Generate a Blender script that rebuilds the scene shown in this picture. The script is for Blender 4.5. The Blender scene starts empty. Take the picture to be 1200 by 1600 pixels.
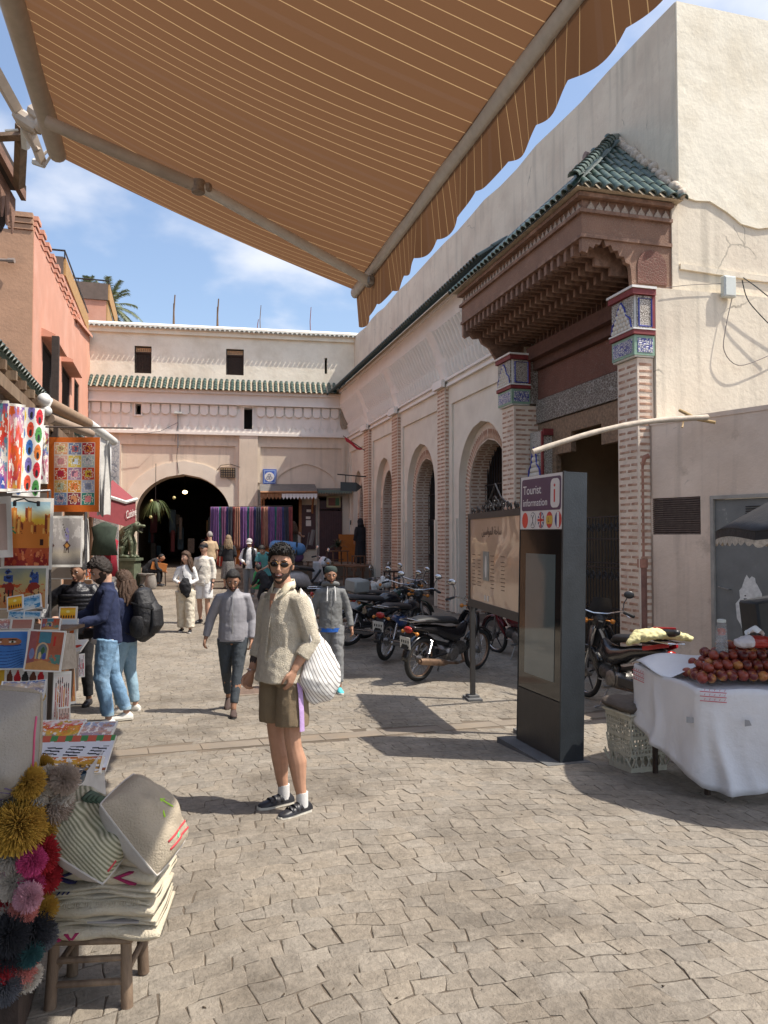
import bpy, bmesh, math, random
import numpy as np
from math import sin, cos, pi, radians as R, atan2, sqrt
from mathutils import Vector, Matrix, noise
random.seed(7); RNG = np.random.default_rng(7)
S = bpy.context.scene
COL = S.collection
F = 1200.0; PSI = R(15.4); PITCH = R(1.91); CZ = 1.72
CP, SP = cos(PSI), sin(PSI)
cam = bpy.data.cameras.new('camera'); camo = bpy.data.objects.new('camera', cam); COL.objects.link(camo)
camo.location = (0, 0, CZ); camo.rotation_euler = (pi/2 + PITCH, 0, -PSI)
cam.sensor_fit = 'VERTICAL'; cam.sensor_height = 36; cam.lens = 27.0
cam.clip_start = .05; cam.clip_end = 3000
S.camera = camo
SUN_EL = R(58); SH = Vector((.9, -.437))
wd = bpy.data.worlds.new('World'); S.world = wd; wd.use_nodes = True
def world():
 nt = wd.node_tree; N = nt.nodes; L = nt.links
 bg = N['Background']; bg.inputs['Strength'].default_value = .14
 sky = N.new('ShaderNodeTexSky'); sky.sky_type = 'NISHITA'; sky.sun_disc = False
 sky.sun_elevation = SUN_EL; sky.sun_rotation = atan2(SH.x, SH.y); sky.dust_density = 2.0; sky.air_density = 1.1; sky.ozone_density = 1.2
 tc = N.new('ShaderNodeTexCoord')
 sep = N.new('ShaderNodeSeparateXYZ'); L.new(tc.outputs['Generated'], sep.inputs[0])
 ad = N.new('ShaderNodeMath'); ad.operation = 'ADD'; ad.inputs[1].default_value = .22; L.new(sep.outputs['Z'], ad.inputs[0])
 mx = N.new('ShaderNodeMath'); mx.operation = 'MAXIMUM'; mx.inputs[1].default_value = .08; L.new(ad.outputs[0], mx.inputs[0])
 dv = N.new('ShaderNodeVectorMath'); dv.operation = 'DIVIDE'
 cb = N.new('ShaderNodeCombineXYZ')
 for i in range(3): L.new(mx.outputs[0], cb.inputs[i])
 L.new(tc.outputs['Generated'], dv.inputs[0]); L.new(cb.outputs[0], dv.inputs[1])
 mp = N.new('ShaderNodeMapping'); mp.inputs['Location'].default_value = (1.3, 4.15, 0); L.new(dv.outputs[0], mp.inputs[0])
 n1 = N.new('ShaderNodeTexNoise'); n1.inputs['Scale'].default_value = 1.9; n1.inputs['Detail'].default_value = 7; n1.inputs['Roughness'].default_value = .47
 n1.inputs['Distortion'].default_value = .05
 L.new(mp.outputs[0], n1.inputs['Vector'])
 rp = N.new('ShaderNodeValToRGB'); rp.color_ramp.elements[0].position = .485; rp.color_ramp.elements[1].position = .63
 rp.color_ramp.interpolation = 'EASE'
 L.new(n1.outputs[0], rp.inputs[0])
 mix = N.new('ShaderNodeMixRGB'); mix.inputs['Color2'].default_value = (5.6, 5.7, 6.1, 1)
 mu = N.new('ShaderNodeMath'); mu.operation = 'MULTIPLY'; mu.inputs[1].default_value = .8; L.new(rp.outputs[0], mu.inputs[0])
 hz = N.new('ShaderNodeMixRGB'); hz.blend_type = 'ADD'; hz.inputs[0].default_value = 1; hz.inputs['Color2'].default_value = (.35, .45, .7, 1)
 L.new(sky.outputs[0], hz.inputs['Color1'])
 L.new(mu.outputs[0], mix.inputs[0]); L.new(hz.outputs[0], mix.inputs['Color1']); L.new(mix.outputs[0], bg.inputs[0])
world()
sl = bpy.data.lights.new('sun', 'SUN'); sl.energy = 4.7; sl.angle = R(.53); sl.color = (1, .93, .83)
so = bpy.data.objects.new('sun', sl); COL.objects.link(so)
sdir = Vector((SH.x*cos(SUN_EL), SH.y*cos(SUN_EL), sin(SUN_EL))); so.rotation_euler = sdir.to_track_quat('Z', 'Y').to_euler()
vs = S.view_settings; vs.view_transform = 'Standard'; vs.look = 'None'; vs.gamma = 1; vs.use_curve_mapping = False; vs.exposure = .42
S.cycles.max_bounces = 7; S.cycles.diffuse_bounces = 4; S.cycles.transparent_max_bounces = 8

GD = [(-50,0),(0,0),(2.7,-.06),(5.5,-.19),(7.5,-.29),(10,-.38),(12,-.37),(16,-.22),(20,-.13),(22,-.04),(24,.10),(27,.36),(30,.56),(40,.7),(400,.7)]
_gx = np.array([a for a,_ in GD]); _gz = np.array([b for _,b in GD])
def g(x, y):
 d = y*CP + x*SP
 s = 0.
 for o in (-.9,-.45,0,.45,.9): s += np.interp(d+o, _gx, _gz)
 return float(s/5)
def W(L, D, z=0): return Vector((L*CP + D*SP, -L*SP + D*CP, z))      # lateral, distance -> world
_f = Vector((SP*cos(PITCH), CP*cos(PITCH), sin(PITCH))); _r = Vector((CP, -SP, 0)); _u = _r.cross(_f)
def ray(u, v): return _f + _r*((u-600)/F) + _u*((800-v)/F)
def P(u, v, D):                                                       # photo pixel at distance D -> world
 d = ray(u, v); return Vector((0,0,CZ)) + d*(D/(d.x*SP+d.y*CP))
def G(u, v):                                                          # ground under a pixel
 d = ray(u, v); h = d.x*SP+d.y*CP; D = 1.5
 while D < 60:
  p = Vector((0,0,CZ)) + d*(D/h)
  if p.z <= g(p.x, p.y): break
  D += .02
 return Vector((p.x, p.y, g(p.x, p.y)))
def onX(u, v, X):
 d = ray(u, v); p = Vector((0,0,CZ)) + d*(X/d.x); return p.y, p.z
def gp(u, D):                                                         # ground point at column u, distance D
 p = W((u-600)/F*D, D); p.z = g(p.x, p.y); return p

class M:
 def __init__(s): s.v = []; s.f = []; s.m = []; s.c = None; s.mi = 0; s.T = None
 def add(s, vs, fs):
  o = len(s.v)
  if s.T is not None: vs = [s.T @ Vector(p) for p in vs]
  s.v.extend([tuple(p) for p in vs]); s.f.extend([tuple(i+o for i in f) for f in fs]); s.m.extend([s.mi]*len(fs)); return s
 def box(s, c, d, rot=None, bev=0):
  x, y, z = d[0]/2, d[1]/2, d[2]/2; c = Vector(c)
  if bev:
   b = min(bev, x*.9, y*.9, z*.9); vs = []
   for sx in (-1,1):
    for sy in (-1,1):
     for sz in (-1,1):
      vs += [Vector((sx*x, sy*(y-b), sz*(z-b))), Vector((sx*(x-b), sy*y, sz*(z-b))), Vector((sx*(x-b), sy*(y-b), sz*z))]
   bm = bmesh.new()
   for p in vs: bm.verts.new(p)
   r = bmesh.ops.convex_hull(bm, input=bm.verts)
   bm.verts.index_update()
   vv = [v.co.copy() for v in bm.verts]; ff = [[v.index for v in f.verts] for f in bm.faces]; bm.free()
   if rot: vv = [rot @ p for p in vv]
   return s.add([p+c for p in vv], ff)
  vv = [Vector((a*x, b2*y, e*z)) for a in (-1,1) for b2 in (-1,1) for e in (-1,1)]
  if rot: vv = [rot @ p for p in vv]
  return s.add([p+c for p in vv], [(0,1,3,2),(4,6,7,5),(0,4,5,1),(2,3,7,6),(0,2,6,4),(1,5,7,3)])
 def bb(s, a, b, bev=0):
  a = Vector(a); b = Vector(b); d = b-a
  return s.box((a+b)/2, (abs(d.x), abs(d.y), abs(d.z)), None, bev)
 def tube(s, pts, rad, n=8, ref=None, caps=True, rnd=False):
  pts = [Vector(p) for p in pts]; k = len(pts)
  if not isinstance(rad, (list, tuple)): rad = [rad]*k
  rad = [(q, q) if not isinstance(q, (tuple, list)) else q for q in rad]
  if rnd:   # rounded ends
   t0 = (pts[0]-pts[1]).normalized(); t1 = (pts[-1]-pts[-2]).normalized()
   r0 = min(rad[0]); r1 = min(rad[-1])
   pre = [(pts[0]+t0*r0*q, (rad[0][0]*w, rad[0][1]*w)) for q, w in ((.95,.3),(.75,.66),(.4,.92))]
   post = [(pts[-1]+t1*r1*q, (rad[-1][0]*w, rad[-1][1]*w)) for q, w in ((.4,.92),(.75,.66),(.95,.3))]
   pts = [a for a,_ in pre]+pts+[a for a,_ in post]; rad = [b for _,b in pre]+rad+[b for _,b in post]; k = len(pts)
  vs = []; side = Vector(ref) if ref is not None else None
  for i in range(k):
   t = pts[min(i+1,k-1)]-pts[max(i-1,0)]
   if t.length < 1e-9: t = Vector((0,0,1))
   t.normalize()
   if side is None:
    side = Vector((1,0,0)) if abs(t.x) < .8 else Vector((0,1,0))
   a = side - t*side.dot(t)
   if a.length < 1e-4: a = t.orthogonal()
   a.normalize(); b = t.cross(a)
   if ref is None: side = a
   for j in range(n):
    an = 2*pi*j/n; vs.append(pts[i] + a*(rad[i][0]*cos(an)) + b*(rad[i][1]*sin(an)))
  fs = [(i*n+j, i*n+(j+1)%n, (i+1)*n+(j+1)%n, (i+1)*n+j) for i in range(k-1) for j in range(n)]
  if caps: fs += [tuple(range(n-1,-1,-1)), tuple((k-1)*n+j for j in range(n))]
  return s.add(vs, fs)
 def lathe(s, c, prof, n=16, axis='z', rot=None):
  vs = []; c = Vector(c)
  for r, z in prof:
   for j in range(n):
    a = 2*pi*j/n; p = Vector((r*cos(a), r*sin(a), z))
    if axis == 'y': p = Vector((p.x, p.z, p.y))
    if axis == 'x': p = Vector((p.z, p.x, p.y))
    if rot: p = rot @ p
    vs.append(p+c)
  k = len(prof)
  fs = [(i*n+j, i*n+(j+1)%n, (i+1)*n+(j+1)%n, (i+1)*n+j) for i in range(k-1) for j in range(n)]
  fs += [tuple(range(n-1,-1,-1)), tuple((k-1)*n+j for j in range(n))]
  return s.add(vs, fs)
 def torus(s, c, Rr, r, axis='y', n=28, k=8, a0=0, a1=2*pi, sq=1.0, rot=None):
  vs = []; c = Vector(c); full = abs(a1-a0-2*pi) < 1e-6; nn = n if full else n+1
  for i in range(nn):
   a = a0+(a1-a0)*i/n
   for j in range(k):
    b = 2*pi*j/k; q = Rr+r*cos(b); w = r*sq*sin(b)
    p = {'y': Vector((q*cos(a), w, q*sin(a))), 'z': Vector((q*cos(a), q*sin(a), w)), 'x': Vector((w, q*cos(a), q*sin(a)))}[axis]
    if rot: p = rot @ p
    vs.append(c+p)
  fs = [(i*k+j, i*k+(j+1)%k, ((i+1)%nn)*k+(j+1)%k, ((i+1)%nn)*k+j) for i in range(n if full else n) for j in range(k)]
  if not full: fs = [(i*k+j, i*k+(j+1)%k, (i+1)*k+(j+1)%k, (i+1)*k+j) for i in range(n) for j in range(k)]
  return s.add(vs, fs)
 def prism(s, poly, depth):
  """poly: list of 3D points in a plane, extruded by the vector depth"""
  n = len(poly); d = Vector(depth); a = [Vector(p) for p in poly]
  return s.add(a+[p+d for p in a], [tuple(range(n)), tuple(range(2*n-1, n-1, -1))]+[(i, i+n, (i+1)%n+n, (i+1)%n) for i in range(n)])
 def sph(s, c, r, n=12, k=8, rot=None, sc=(1,1,1), fn=None):
  c = Vector(c); vs = []
  for i in range(k+1):
   th = pi*i/k
   for j in range(n):
    ph = 2*pi*j/n; p = Vector((sin(th)*cos(ph), sin(th)*sin(ph), cos(th)))
    q = p*(fn(p) if fn else 1)
    q = Vector((q.x*sc[0], q.y*sc[1], q.z*sc[2]))*r
    if rot: q = rot @ q
    vs.append(c+q)
  fs = [(i*n+j, (i+1)*n+j, (i+1)*n+(j+1)%n, i*n+(j+1)%n) for i in range(k) for j in range(n)]
  return s.add(vs, fs)
 def grid(s, fn, nu, nv):
  vs = [fn(i/nu, j/nv) for i in range(nu+1) for j in range(nv+1)]
  fs = [(i*(nv+1)+j, (i+1)*(nv+1)+j, (i+1)*(nv+1)+j+1, i*(nv+1)+j+1) for i in range(nu) for j in range(nv)]
  return s.add(vs, fs)
 def build(s, name, mats, parent=None, smooth=False, **props):
  me = bpy.data.meshes.new(name); o0 = ORIG.get(parent.name, Vector()) if parent else Vector()
  vs = [(x-o0.x, y-o0.y, z-o0.z) for x, y, z in s.v] if o0.length else s.v
  me.from_pydata(vs, [], s.f);
  if not isinstance(mats, (list, tuple)): mats = [mats]
  for q in mats: me.materials.append(q)
  if len(mats) > 1: me.polygons.foreach_set('material_index', s.m)
  if smooth:
   me.polygons.foreach_set('use_smooth', [True]*len(me.polygons))
   if smooth != 2: me.set_sharp_from_angle(angle=R(smooth if smooth > 2 else 40))
  me.update()
  return link(name, me, parent, **props)
ORIG = {}
def link(name, me, parent=None, **props):
 o = bpy.data.objects.new(name, me); COL.objects.link(o)
 if parent: o.parent = parent; ORIG[o.name] = ORIG.get(parent.name, Vector())
 for k, v in props.items(): o[k] = v
 return o
def thing(name, label, cat, loc=None, rotz=0, group=None, world=True):
 """Empty at the thing's base. world=True: its parts are given in world coordinates."""
 o = bpy.data.objects.new(name, None); COL.objects.link(o); o.empty_display_size = .2
 o['label'] = label; o['category'] = cat
 if group: o['group'] = group
 if loc is not None: o.location = loc
 ORIG[o.name] = Vector(loc) if (world and loc is not None) else Vector()
 o.rotation_euler = (0, 0, rotz); return o
def tag(o, label, cat, group=None, kind=None):
 o['label'] = label; o['category'] = cat
 if group: o['group'] = group
 if kind: o['kind'] = kind
 return o
def struct(o): o['kind'] = 'structure'; return o
def copytree(o, parent=None):
 c = o.copy(); COL.objects.link(c)
 if parent: c.parent = parent
 for ch in list(o.children): copytree(ch, c)
 return c

MATS = {}
def mat(name, col, rough=.8, var=.12, sc=5, bump=0, bsc=60, metal=0, col2=None, mixsc=1.2, mixpos=(.5,.7), spec=.5, transl=0, emis=0, attr=None, trans=0, grime=None, alpha=1, coat=0, stretch=None, sheen=0, crack=0):
 if name in MATS: return MATS[name]
 m = bpy.data.materials.new(name); m.use_nodes = True; MATS[name] = m
 nt = m.node_tree; N = nt.nodes; L = nt.links; b = N['Principled BSDF']
 tc = N.new('ShaderNodeTexCoord'); vec = tc.outputs['Object']
 if stretch:
  mp = N.new('ShaderNodeMapping'); mp.inputs['Scale'].default_value = stretch; L.new(vec, mp.inputs[0]); vec = mp.outputs[0]
 def nz(scale, det=5, rg=.6):
  n = N.new('ShaderNodeTexNoise'); n.inputs['Scale'].default_value = scale; n.inputs['Detail'].default_value = det; n.inputs['Roughness'].default_value = rg
  L.new(vec, n.inputs['Vector']); return n.outputs[0]
 def ramp(src, lo, hi):
  r = N.new('ShaderNodeMapRange'); r.inputs[1].default_value = lo; r.inputs[2].default_value = hi; L.new(src, r.inputs[0]); return r.outputs[0]
 def mixc(fac, a, c, mode='MIX'):
  x = N.new('ShaderNodeMixRGB'); x.blend_type = mode
  for s_, inp in ((fac, 0), (a, 1), (c, 2)):
   if isinstance(s_, (int, float)): x.inputs[inp].default_value = s_
   elif isinstance(s_, tuple): x.inputs[inp].default_value = (*s_[:3], 1)
   else: L.new(s_, x.inputs[inp])
  return x.outputs[0]
 if attr:
  at = N.new('ShaderNodeAttribute'); at.attribute_name = attr; base = at.outputs['Color']
  if col: base = mixc(1.0, base, col, 'MULTIPLY')
 else: base = col
 if col2: base = mixc(ramp(nz(mixsc), *mixpos), base, col2)
 if grime: base = mixc(ramp(nz(grime[1], 8, .7), grime[2], grime[3]), base, grime[0])
 if crack:
  ms_ = N.new('ShaderNodeMapping'); ms_.inputs['Scale'].default_value = (3.2,3.2,.3); L.new(vec, ms_.inputs[0]); n_ = N.new('ShaderNodeTexNoise'); n_.inputs['Scale'].default_value = 1.6; n_.inputs['Detail'].default_value = 6; L.new(ms_.outputs[0], n_.inputs['Vector']); base = mixc(ramp(n_.outputs[0], .52, .80), base, tuple(q*.68 for q in col))
  vo = N.new('ShaderNodeTexVoronoi'); vo.feature = 'DISTANCE_TO_EDGE'; vo.inputs['Scale'].default_value = crack; dn = N.new('ShaderNodeTexNoise'); dn.inputs['Scale'].default_value = crack*3; dn.inputs['Detail'].default_value = 5; L.new(vec, dn.inputs['Vector']); av = N.new('ShaderNodeVectorMath'); av.operation = 'MULTIPLY_ADD'; L.new(dn.outputs['Color'], av.inputs[0]); av.inputs[1].default_value = (.35,)*3; L.new(vec, av.inputs[2]); L.new(av.outputs[0], vo.inputs['Vector'])
  ck = N.new('ShaderNodeMath'); ck.operation = 'MULTIPLY'; L.new(ramp(vo.outputs['Distance'], .012, .004), ck.inputs[0]); L.new(ramp(nz(crack*.8, 3), .59, .64), ck.inputs[1]); base = mixc(ck.outputs[0], base, tuple(q*.55 for q in col))
 if var:
  f = ramp(nz(sc), .3, .7); lo = mixc(1, base, (1-var,)*3, 'MULTIPLY'); hi = mixc(1, base, (1+var,)*3, 'MULTIPLY'); base = mixc(f, lo, hi)
 if isinstance(base, tuple): b.inputs['Base Color'].default_value = (*base[:3], 1)
 else: L.new(base, b.inputs['Base Color'])
 b.inputs['Roughness'].default_value = rough; b.inputs['Metallic'].default_value = metal
 b.inputs['Specular IOR Level'].default_value = spec
 if trans: b.inputs['Transmission Weight'].default_value = trans
 if alpha < 1: b.inputs['Alpha'].default_value = alpha
 if coat: b.inputs['Coat Weight'].default_value = coat
 if sheen: b.inputs['Sheen Weight'].default_value = sheen
 if emis:
  b.inputs['Emission Strength'].default_value = emis; b.inputs['Emission Color'].default_value = (*col[:3], 1)
 if bump:
  bp = N.new('ShaderNodeBump'); bp.inputs['Strength'].default_value = min(1, bump); bp.inputs['Distance'].default_value = .01*max(1, bump)
  L.new(nz(bsc, 6, .65), bp.inputs['Height']); L.new(bp.outputs[0], b.inputs['Normal'])
 if transl:
  t = N.new('ShaderNodeBsdfTranslucent'); ms = N.new('ShaderNodeMixShader'); ms.inputs[0].default_value = transl
  if isinstance(base, tuple): t.inputs[0].default_value = (*base[:3], 1)
  else: L.new(base, t.inputs[0])
  L.new(b.outputs[0], ms.inputs[1]); L.new(t.outputs[0], ms.inputs[2]); L.new(ms.outputs[0], N['Material Output'].inputs[0])
 return m
def srgb(h):
 c = [int(h[i:i+2], 16)/255 for i in (0,2,4)]; return tuple(q/12.92 if q <= .04045 else ((q+.055)/1.055)**2.4 for q in c)
black_iron = mat('black iron', (.02,.02,.022), .5, .3, 20, .3, 90, .3)
dark_void = mat('dark interior', (.012,.011,.010), .95, .2)  # near-black colour stands in for the shade inside openings
chrome = mat('chrome', (.55,.55,.56), .22, .15, 30, 0, metal=1)
steel = mat('dull steel', (.3,.3,.3), .4, .3, 30, .3, 80, metal=.9)
rubber = mat('rubber', (.02,.02,.02), .75, .35, 40, .3, 120)
wood_old = mat('weathered wood', (.16,.10,.06), .8, .35, 14, .6, 50, col2=(.24,.17,.11), stretch=(1,1,.2))
wood_dark = mat('dark wood', (.045,.028,.02), .8, .3, 14, .5, 40)
white_cloth = mat('white cloth', (.78,.78,.77), .8, .04, 8, .3, 20)
black_plastic = mat('black plastic', (.025,.025,.027), .38, .2, 30)
# ================================================================== GROUND
def ground():
 m = M(); xs = np.concatenate([[-300,-60,-20], np.arange(-8,14,.5), [20,60,300]]); ys = np.concatenate([[-300,-60,-10], np.arange(-4,42,.5), [60,300]])
 vs = [(x, y, g(x,y)-.0048) for x in xs for y in ys]; n = len(ys)
 fs = [(i*n+j, (i+1)*n+j, (i+1)*n+j+1, i*n+j+1) for i in range(len(xs)-1) for j in range(n-1)]
 m.add(vs, fs)
 joint = mat('joint dirt', (.17,.135,.10), .95, .25, 3, .8, 90, col2=(.08,.062,.045), mixsc=1.5, mixpos=(.42,.62))
 o = m.build('ground', joint, smooth=2); struct(o)
 return o
GR = ground()
stone_m = mat('cobble stone', (1,1,1), .88, .20, 22, 1.5, 45, attr='rnd', grime=((.115,.095,.072), .9, .46, .72))
slab_m = mat('drain slab', (.22,.185,.145), .9, .12, 4, .5, 50, grime=((.22,.17,.12), 2, .5, .7))
dr_a = G(300,1168); dr_b = G(560,1148); dd = (dr_b-dr_a).xy.normalized(); dn = Vector((-dd.y, dd.x))
def hsh(i, j, k=0):
 x = sin(i*127.1+j*311.7+k*74.7)*43758.5453; return x-math.floor(x)
def cobbles():
 RW = .132; CW = .142; fw = 4.4
 def rowy(x, j):
  t = ((x+.6) % fw)/fw*2-1
  return j*RW + .42*(1-t*t) + .040*noise.noise(Vector((x*3.3, j*.55, 3))) + .030*noise.noise(Vector((x*8, j*.9, 5))) + .08*noise.noise(Vector((x*.9, j*.12, 9)))
 V = []; Fc = []; C = []; info = []
 for j in range(-6, 192):
  off = hsh(j, 0)*CW; big = 1 + .0*j
  xb = [-5.2]
  i = 0
  while xb[-1] < 8.0:
   xb.append(xb[-1] + CW*(.72+.56*hsh(i, j, 2))); i += 1
  for i in range(len(xb)-1):
   x0, x1 = xb[i]+off*.5, xb[i+1]+off*.5
   xm = (x0+x1)/2; ym = rowy(xm, j)+RW/2
   D = ym*CP + xm*SP; Lt = xm*CP - ym*SP
   if D < 1.2 or D > 24 or abs(Lt) > D*.56+1.7 or xm > 6.7 or xm < -3.2: continue
   if abs((Vector((xm, ym))-dr_a.xy).dot(dn)) < .19: continue
   gp_ = .0008+.0034*hsh(i, j, 5)**2
   sk0 = .07*(hsh(i,j,8)-.5); sk1 = .07*(hsh(i+1,j,8)-.5)
   c = [(x0+gp_+sk0*.5, 0), (xm+.01*(hsh(i,j,11)-.5), 0), (x1-gp_+sk1*.5, 0), (x1-gp_, .5), (x1-gp_-sk1*.5, 1), (xm+.01*(hsh(i,j,12)-.5), 1), (x0+gp_-sk0*.5, 1), (x0+gp_, .5)]
   pl = []
   for q, (xx, s) in enumerate(c):
    y0 = rowy(xx, j)+gp_; y1 = rowy(xx, j+1)-gp_
    jx = .012*(hsh(i*8+q, j, 3)-.5); pl.append((xx+jx, y0+(y1-y0)*s + (.010*(hsh(i*8+q, j, 4)-.5))))
   h = g(xm, ym) + .003*(hsh(i,j,6)-.5); tx = .022*(hsh(i,j,7)-.5); ty = .022*(hsh(i,j,9)-.5)
   gx = 0; gy_ = (g(xm, ym+.1)-g(xm, ym-.1))/.2; gx = (g(xm+.1, ym)-g(xm-.1, ym))/.2
   b = len(V); k = 8
   for ins, dz in ((0,-.03),(0,-.0018),(.0045,0)):
    for (px, py) in pl:
     ax, ay = px-xm, py-ym; l = max(.02, sqrt(ax*ax+ay*ay)); f = 1-ins/l
     V.append((xm+ax*f, ym+ay*f, h+dz+ax*f*(tx+gx)+ay*f*(ty+gy_)))
   V.append((xm, ym, h+.0004))
   fc = []
   for r_ in range(2):
    for q in range(k): fc.append((b+r_*k+q, b+r_*k+(q+1)%k, b+(r_+1)*k+(q+1)%k, b+(r_+1)*k+q))
   for q in range(k): fc.append((b+2*k+q, b+2*k+(q+1)%k, b+3*k))
   Fc.append(fc)
   t = hsh(i,j,13); w = hsh(i,j,14)
   base = np.array([.262,.228,.183])*(.90+.20*t) + np.array([.005,.0,-.005])*(w-.5)*2
   C.append(base); info.append((D*D, b))
 order = sorted(range(len(info)), key=lambda q: info[q][0])
 def vis(q):
  D = sqrt(info[q][0]); b = info[q][1]; x, y, z = V[b+24]; u = 600+F*(x*CP-y*SP)/D; v = 840+F*(CZ-z)/D
  return -10 < u < 1210 and v < 1605 and not (u < 290 and v > 1340)
 near = [q for q in order if vis(q)][:300]; ns = set(near)
 def mk(name, ids, parent, **pr):
  vv = []; ff = []; cc = []
  for q in ids:
   b = info[q][1]; o = len(vv); vv.extend(V[b:b+25]); ff.extend([tuple(x-b+o for x in f) for f in Fc[q]]); cc.extend([tuple(C[q])+(1,)]*25)
  me = bpy.data.meshes.new(name); me.from_pydata(vv, [], ff); me.materials.append(stone_m)
  a = me.color_attributes.new('rnd', 'FLOAT_COLOR', 'POINT'); a.data.foreach_set('color', np.array(cc, dtype='f').ravel())
  me.update()
  return link(name, me, parent, **pr)
 for q in near: mk('cobble', [q], GR)
 mk('cobble_field', [q for q in order if q not in ns], GR, kind='stuff')
 print('cobbles', len(info))
 t = -2.6; L0 = 5.2; i = 0
 while t < L0:
  l = .45+.25*hsh(i, 77); a = dr_a.xy+dd*(t+.004); b = dr_a.xy+dd*(t+l-.004); m = M()
  w = .125
  pts = [a-dn*w, b-dn*w, b+dn*w, a+dn*w];
  m.prism([Vector((p.x, p.y, g(p.x,p.y)+.002)) for p in pts], (0,0,-.05)); m.build('drain_slab', slab_m, GR); t += l; i += 1
cobbles()
def litter():
 m = M(); r_ = random.Random(4)
 for k in range(30):
  u, v = r_.uniform(250, 1150), r_.uniform(1150, 1590); c = G(u, v); s_ = r_.uniform(.003, .008); m.tube([c+Vector((0,0,.004)), c+Vector((s_*r_.uniform(-1,1), s_*r_.uniform(-1,1), .006)), c+Vector((s_*2*r_.uniform(-1,1), s_*2*r_.uniform(-1,1), .004))], [s_*.3,s_*.6,s_*.2], 5)
 m.build('litter', mat('dry leaf litter', (.07,.05,.03), .9, .5, 30), GR, kind='stuff')
litter()
def hatch():
 c = G(395, 1080); h = thing('manhole_cover', 'rusty square metal hatch in the paving behind the man with the tote bag', 'manhole cover', c, R(8), world=False)
 m = M(); m.box((0,0,.004), (.62,.5,.016)); m.build('plate', mat('rusty plate', (.19,.13,.095), .7, .25, 12, .4, 60, .3), h)
 m = M()
 for a, b in (((-.33,0,.004),(.03,.56,.024)),((.33,0,.004),(.03,.56,.024)),((0,.27,.004),(.63,.03,.024)),((0,-.27,.004),(.63,.03,.024))): m.box(a, b)
 m.build('frame', mat('hatch frame', (.27,.22,.17), .8, .2, 12), h)
hatch()

# ================================================================== PLASTERS AND TILES
pl_cream = mat('cream plaster', (.73,.65,.52), .92, .07, 1.5, .8, 14, col2=(.61,.52,.41), mixsc=.8, mixpos=(.45,.7), grime=((.52,.44,.35), 3, .55, .8), crack=.9)
pl_upper = mat('upper white plaster', (.84,.78,.64), .92, .06, 1.1, 1.4, 5, col2=(.74,.67,.53), mixsc=1.3, mixpos=(.45,.65))
pl_pinkw = mat('pinkish plaster', (.75,.685,.575), .92, .06, 1.5, .4, 20, col2=(.66,.585,.48), mixsc=.7, mixpos=(.45,.7))
pl_back = mat('back wall lower plaster', (.70,.60,.485), .92, .06, 1.5, .4, 20, crack=.5, col2=(.62,.52,.41), mixsc=.6, mixpos=(.45,.7))
pl_white = mat('white stucco', (.82,.775,.71), .9, .05, 2, .3, 30)
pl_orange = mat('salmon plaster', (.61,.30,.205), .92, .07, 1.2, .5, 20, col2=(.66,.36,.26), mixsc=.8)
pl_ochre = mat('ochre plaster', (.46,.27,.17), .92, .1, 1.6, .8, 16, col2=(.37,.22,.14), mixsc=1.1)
pl_low = mat('worn beige plaster', (.63,.50,.395), .92, .09, 1.2, .8, 16, crack=1.1, col2=(.70,.57,.46), mixsc=.9, mixpos=(.42,.65), grime=((.30,.22,.16), 1.7, .6, .82))
mortar = mat('brick mortar', (.72,.60,.48), .93, .1, 8, .8, 40, col2=(.55,.42,.33), mixsc=4)
brick_m = mat('thin brick', (.40,.225,.15), .9, .2, 9, .8, 50, col2=(.52,.345,.245), mixsc=2.5, mixpos=(.4,.65))
tile_g = mat('green glazed tile', (.018,.042,.036), .4, .5, 9, .3, 60, col2=(.065,.105,.09), mixsc=6, mixpos=(.42,.7), grime=((.22,.21,.17), 3.5, .58, .8))
tile_w = mat('limewashed tile', (.42,.40,.34), .8, .3, 8, .4, 50, col2=(.1,.16,.13), mixsc=6, mixpos=(.5,.6))
win_wood = mat('window lattice wood', (.05,.03,.02), .8, .3, 20, .5, 60)

def arch(cx, half, z0, zs, za, n=14, ex=.54):
 a = []
 for i in range(n+1):
  t = i/n; a.append((half*(1-t*t)**ex if t < 1 else 0, zs+(za-zs)*t))
 return [(cx-half, z0)] + [(cx-x, z) for x, z in a] + [(cx+x, z) for x, z in a[-2::-1]] + [(cx+half, z0)]
def half_tile_mesh(name, L=.42, r=.075, taper=.8, m_=None, th=.016):
 """curved roof tile, convex up, its axis along +x (downhill), origin at the uphill end"""
 m = M(); n = 7; vs = []
 for i in range(2):
  rr = r*(taper if i == 0 else 1); x = 0 if i == 0 else L
  for q in (0, 1):
   for j in range(n):
    a = pi*j/(n-1); rq = rr-th*q; vs.append((x, -rq*cos(a), rq*sin(a)))
 fs = []
 for j in range(n-1):
  fs += [(j, j+1, 2*n+j+1, 2*n+j), (n+j+1, n+j, 3*n+j, 3*n+j+1), (2*n+j, 2*n+j+1, 3*n+j+1, 3*n+j), (j+1, j, n+j, n+j+1)]
 fs += [(0, 2*n, 3*n, n), (n-1, 2*n-1, 4*n-1, 3*n-1)]
 m.add(vs, fs); me = bpy.data.meshes.new(name); me.from_pydata(m.v, [], m.f); me.materials.append(m_ or tile_g)
 me.polygons.foreach_set('use_smooth', [True]*len(me.polygons)); me.set_sharp_from_angle(angle=R(50)); me.update(); return me
TILE = half_tile_mesh('roof_tile_mesh'); TILE_S = half_tile_mesh('roof_tile_small_mesh', .28, .075); TILE_W = half_tile_mesh('roof_tile_white_mesh', .35, .08, .9, tile_w)
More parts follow.
